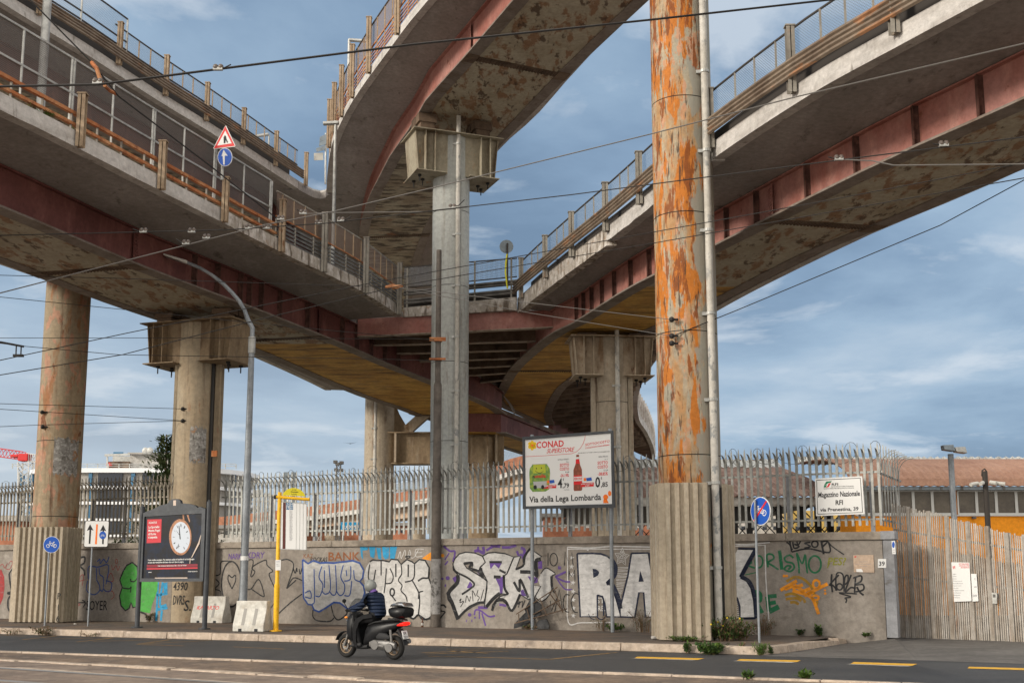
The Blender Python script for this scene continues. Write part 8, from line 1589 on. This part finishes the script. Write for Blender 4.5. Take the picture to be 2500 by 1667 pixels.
mb = MB(); mb.tube([(.50, 0, .86), (.46, 0, 1.02)], .05, 10); mb.tube([(.40, -.34, 1.02), (.47, -.20, 1.04), (.47, .20, 1.04), (.40, .34, 1.02)], .016, 8); so('handlebar', mb, 'matt', True)
for y in (-.37, .37): mb = MB(); mb.tube([(.43, y * .82, 1.03), (.375, y, 1.01)], .022, 10); so('grip', mb, 'tyre', True)
for y in (-.29, .29): mb = MB(); mb.tube([(.46, y * .8, 1.05), (.50, y * 1.12, 1.20)], .008, 6); mb.sphere((.49, y * 1.15, 1.24), (.025, .065, .045), 12, 8); so('mirror', mb, 'matt', True)
mb = MB(); secs = []
for x, z, w_ in ((.55, .93, .16), (.50, 1.10, .24), (.43, 1.22, .22), (.40, 1.29, .15)): secs.append([Vector((x - abs(t_) ** 2 * .07, t_ * w_, z)) for t_ in (-1, -.6, 0, .6, 1)] + [Vector((x + .006 - abs(t_) ** 2 * .07, t_ * w_, z)) for t_ in (1, .6, 0, -.6, -1)])
mb.loft(secs); so('windscreen', mb, 'smoke', True)
hull('engine_cover', [(-.80, .24, .36, .04), (-.70, .22, .40, .06), (-.45, .20, .42, .07), (-.20, .22, .42, .06), (-.10, .27, .38, .04)], 0, 'engine').location = (0, .13, 0)
mb = MB(); mb.tube([(-.67, .16, .262), (-.67, .21, .262)], .095, 20); mb.tube([(-.28, .17, .31), (-.28, .21, .31)], .10, 20); mb.tube([(-.5, .165, .28), (-.4, .2, .30)], .05, 12); so('transmission_cover', mb, 'engine', True)
hull('air_box', [(-.66, .44, .50, .03), (-.56, .42, .56, .05), (-.40, .42, .58, .055), (-.30, .44, .52, .03)], 0, 'matt').location = (0, .15, 0)
mb = MB(); mb.tube([(-.10, -.14, .25), (-.35, -.19, .24), (-.50, -.20, .30), (-.92, -.21, .40)], [.025, .03, .06, .055], 12); so('exhaust', mb, 'engine', True)
mb = MB(); mb.tube([(-.70, .13, .30), (-.66, .14, .64)], .028, 10); so('shock_absorber', mb, 'engine', True)
hull('top_case', [(-1.06, .97, 1.10, .17), (-1.02, .90, 1.12, .21), (-.85, .87, 1.13, .23), (-.68, .90, 1.12, .21), (-.62, .97, 1.10, .17)], 0, 'scootblack')
hull('top_case_lid', [(-1.05, 1.125, 1.15, .17), (-1.0, 1.125, 1.21, .19), (-.83, 1.125, 1.23, .20), (-.70, 1.125, 1.19, .18), (-.65, 1.125, 1.15, .15)], 0, 'smoke').data.materials[0] = M['chrome']
mb = MB(); mb.bar((-.95, -.08, .84), (-.55, -.08, .87), .03, .03); mb.bar((-.95, .08, .84), (-.55, .08, .87), .03, .03); mb.tube([(-.45, .19, .83), (-.80, .17, .86), (-1.0, .0, .86), (-.80, -.17, .86), (-.45, -.19, .83)], .013, 8); so('luggage_rack', mb, 'matt')
hull('tail_light', [(-1.01, .775, .80, .06), (-.99, .74, .81, .13), (-.92, .72, .79, .155), (-.85, .72, .75, .16)], 0, 'taillens')
mb = MB(); mb.hexa([(-.985, -.09, .44), (-.985, .09, .44), (-.975, .09, .44), (-.975, -.09, .44), (-.935, -.09, .62), (-.935, .09, .62), (-.925, .09, .62), (-.925, -.09, .62)]); pl_ = so('number_plate', mb, 'signwhite'); mb = MB(); fit_text(mb, 'EK', (-.963, .05, .545), (0, -.10, 0), (.013, 0, .055), .01); fit_text(mb, '73219', (-.983, .07, .462), (0, -.14, 0), (.013, 0, .055), .01); obj('plate_lettering', mb, M['ink'], pl_, world=False)
mb = MB(); mb.sphere((.52, .22, .88), (.05, .03, .025), 8, 6); mb.sphere((.52, -.22, .88), (.05, .03, .025), 8, 6); so('indicator', mb, 'amber', True)
mb = MB(); mb.sphere((.60, 0, .80), (.06, .10, .05), 12, 8); so('headlamp', mb, 'chrome', True)
# rider: one continuous body, clothes and helmet on top
M['trouser'] = layered('dark_trousers', (.006, .006, .007), [((.010, .010, .012), 6, .5, .7, 4)], .85, .3, 30); M['skin'] = mat('skin', (.42, .25, .18), .5); M['helmet'] = layered('grey_helmet', (.20, .21, .20), [((.15, .155, .15), 4, .5, .7, 3)], .35, .02, 20)
M['jacket'] = mat('navy_puffer', (.006, .015, .040), .6); nj = M['jacket'].node_tree; wv = nj.nodes.new('ShaderNodeTexWave'); wv.bands_direction = 'Z'; wv.inputs['Scale'].default_value = 4.2; wv.inputs['Distortion'].default_value = 1.2; tcj = nj.nodes.new('ShaderNodeTexCoord'); nj.links.new(tcj.outputs['Object'], wv.inputs[0]); bj = nj.nodes.new('ShaderNodeBump'); bj.inputs['Strength'].default_value = .9; bj.inputs['Distance'].default_value = .03; nj.links.new(wv.outputs[1], bj.inputs['Height']); nj.links.new(bj.outputs[0], nj.nodes['Principled BSDF'].inputs['Normal'])
rd = thing('person', 'scooter rider in navy quilted jacket, dark trousers and grey helmet, hands on the bars', 'person', tuple(mid), ang)
ft = [(.22, .17)]; H_ = [((-.22, 0, .90), (.16, .17)), ((-.20, 0, 1.03), (.15, .16)), ((-.15, 0, 1.18), (.15, .18)), ((-.10, 0, 1.31), (.12, .17)), ((-.04, 0, 1.40), .065), ((0, 0, 1.47), .07), ((.02, 0, 1.55), .085)]
E_ = [(0, 1), (1, 2), (2, 3), (3, 4), (4, 5), (5, 6)]
for s_ in (-1, 1):
    n0 = len(H_); H_ += [((-.12, s_ * .09, .86), .105), ((.08, s_ * .15, .84), .10), ((.27, s_ * .19, .76), .075), ((.22, s_ * .20, .55), .062), ((.14, s_ * .19, .33), .045), ((.18, s_ * .19, .285), .042), ((.33, s_ * .20, .275), .035)]
    E_ += [(0, n0), (n0, n0 + 1), (n0 + 1, n0 + 2), (n0 + 2, n0 + 3), (n0 + 3, n0 + 4), (n0 + 4, n0 + 5), (n0 + 5, n0 + 6)]
    n1 = len(H_); H_ += [((-.07, s_ * .19, 1.33), .075), ((.0, s_ * .26, 1.20), .055), ((.08, s_ * .30, 1.09), .048), ((.22, s_ * .31, 1.06), .038), ((.345, s_ * .33, 1.035), .028), ((.385, s_ * .335, 1.035), .032)]
    E_ += [(3, n1), (n1, n1 + 1), (n1 + 1, n1 + 2), (n1 + 2, n1 + 3), (n1 + 3, n1 + 4), (n1 + 4, n1 + 5)]
body = skin_obj('body', H_, E_, M['trouser'], rd)
J_ = [((-.22, 0, .86), (.19, .205)), ((-.20, 0, 1.0), (.18, .20)), ((-.15, 0, 1.17), (.18, .215)), ((-.10, 0, 1.31), (.15, .20)), ((-.05, 0, 1.40), .10)]; JE = [(0, 1), (1, 2), (2, 3), (3, 4)]
for s_ in (-1, 1):
    n1 = len(J_); J_ += [((-.07, s_ * .20, 1.32), .105), ((.0, s_ * .275, 1.20), .088), ((.08, s_ * .31, 1.10), .078), ((.20, s_ * .32, 1.065), .065), ((.31, s_ * .33, 1.04), .052)]
    JE += [(3, n1), (n1, n1 + 1), (n1 + 1, n1 + 2), (n1 + 2, n1 + 3), (n1 + 3, n1 + 4)]
skin_obj('jacket', J_, JE, M['jacket'], rd)
for s_ in (-1, 1):   # gloved fingers closed round the grips
    hb = Vector((.392, s_ * .335, 1.035))
    for k in range(4):
        y = (-.036 + k * .024); l = (.9, 1, .97, .82)[k]; o_ = Vector((.0, y, 0)); J = [(tuple(hb + o_ + Vector(v) * l), r_) for v, r_ in (((-.025, 0, .01), .011), ((.005, 0, .026), .0105), ((.026, 0, .008), .0095), ((.018, 0, -.016), .0085), ((-.004, 0, -.022), .0075))]; skin_obj('finger', J, [(0, 1), (1, 2), (2, 3), (3, 4)], M['trouser'], rd, 1)
    J = [(tuple(hb + Vector(v)), r_) for v, r_ in (((-.03, -s_ * .03, 0), .012), ((-.015, -s_ * .055, -.008), .011), ((.012, -s_ * .06, -.018), .009))]; skin_obj('thumb', J, [(0, 1), (1, 2)], M['trouser'], rd, 1)
    mb = MB(); secs = [[Vector((x, s_ * .20 + w_ * math.cos(a), z0 + h_ / 2 + h_ / 2 * math.sin(a))) for a in [2 * math.pi * k / 12 for k in range(12)]] for x, z0, h_, w_ in ((.09, .265, .07, .035), (.12, .255, .10, .045), (.20, .25, .10, .047), (.30, .25, .075, .05), (.38, .25, .05, .042), (.41, .255, .03, .02))]; mb.loft(secs); obj('shoe', mb, M['matt'], rd, world=False, smooth=True)
mb = MB(); mb.sphere((.03, 0, 1.565), (.145, .125, .14), 24, 16); he = obj('helmet', mb, M['helmet'], rd, world=False, smooth=True)
mb = MB(); mb.sphere((.065, 0, 1.565), (.122, .108, .085), 20, 12); obj('visor', mb, M['smoke'], he, world=False, smooth=True); mb = MB(); mb.sphere((.095, 0, 1.545), (.078, .062, .085), 16, 12); mb.sphere((.172, 0, 1.54), (.014, .012, .018), 8, 6); obj('face', mb, M['skin'], rd, world=False, smooth=True)
mb = MB(); secs = []   # dark leg apron from lap to floorboard
for x, z, w_ in ((-.12, .99, .22), (.10, .955, .27), (.27, .88, .30), (.36, .70, .285), (.37, .50, .265), (.34, .33, .25)): secs.append([Vector((x - .03 * abs(t_) ** 3 - .05 * (abs(t_) > .9), t_ * w_, z - .05 * abs(t_) ** 2)) for t_ in (-1, -.7, -.3, 0, .3, .7, 1)])
rings = [a_ + [v + Vector((-.10 if i > 1 else -.02, 0, -.05)) for v in a_[::-1]] for i, a_ in enumerate(secs)]; mb.loft(rings); obj('leg_apron', mb, M['trouser'], rd, world=False, smooth=True)
for r_ in (sc_, rd): r_.scale = (.945, .945, .945)
mb = MB(); mb.tube([(-.075, 0, 1.405), (-.04, 0, 1.455)], [.095, .075], 16); obj('scarf', mb, M['purple_spray'], rd, world=False, smooth=True)
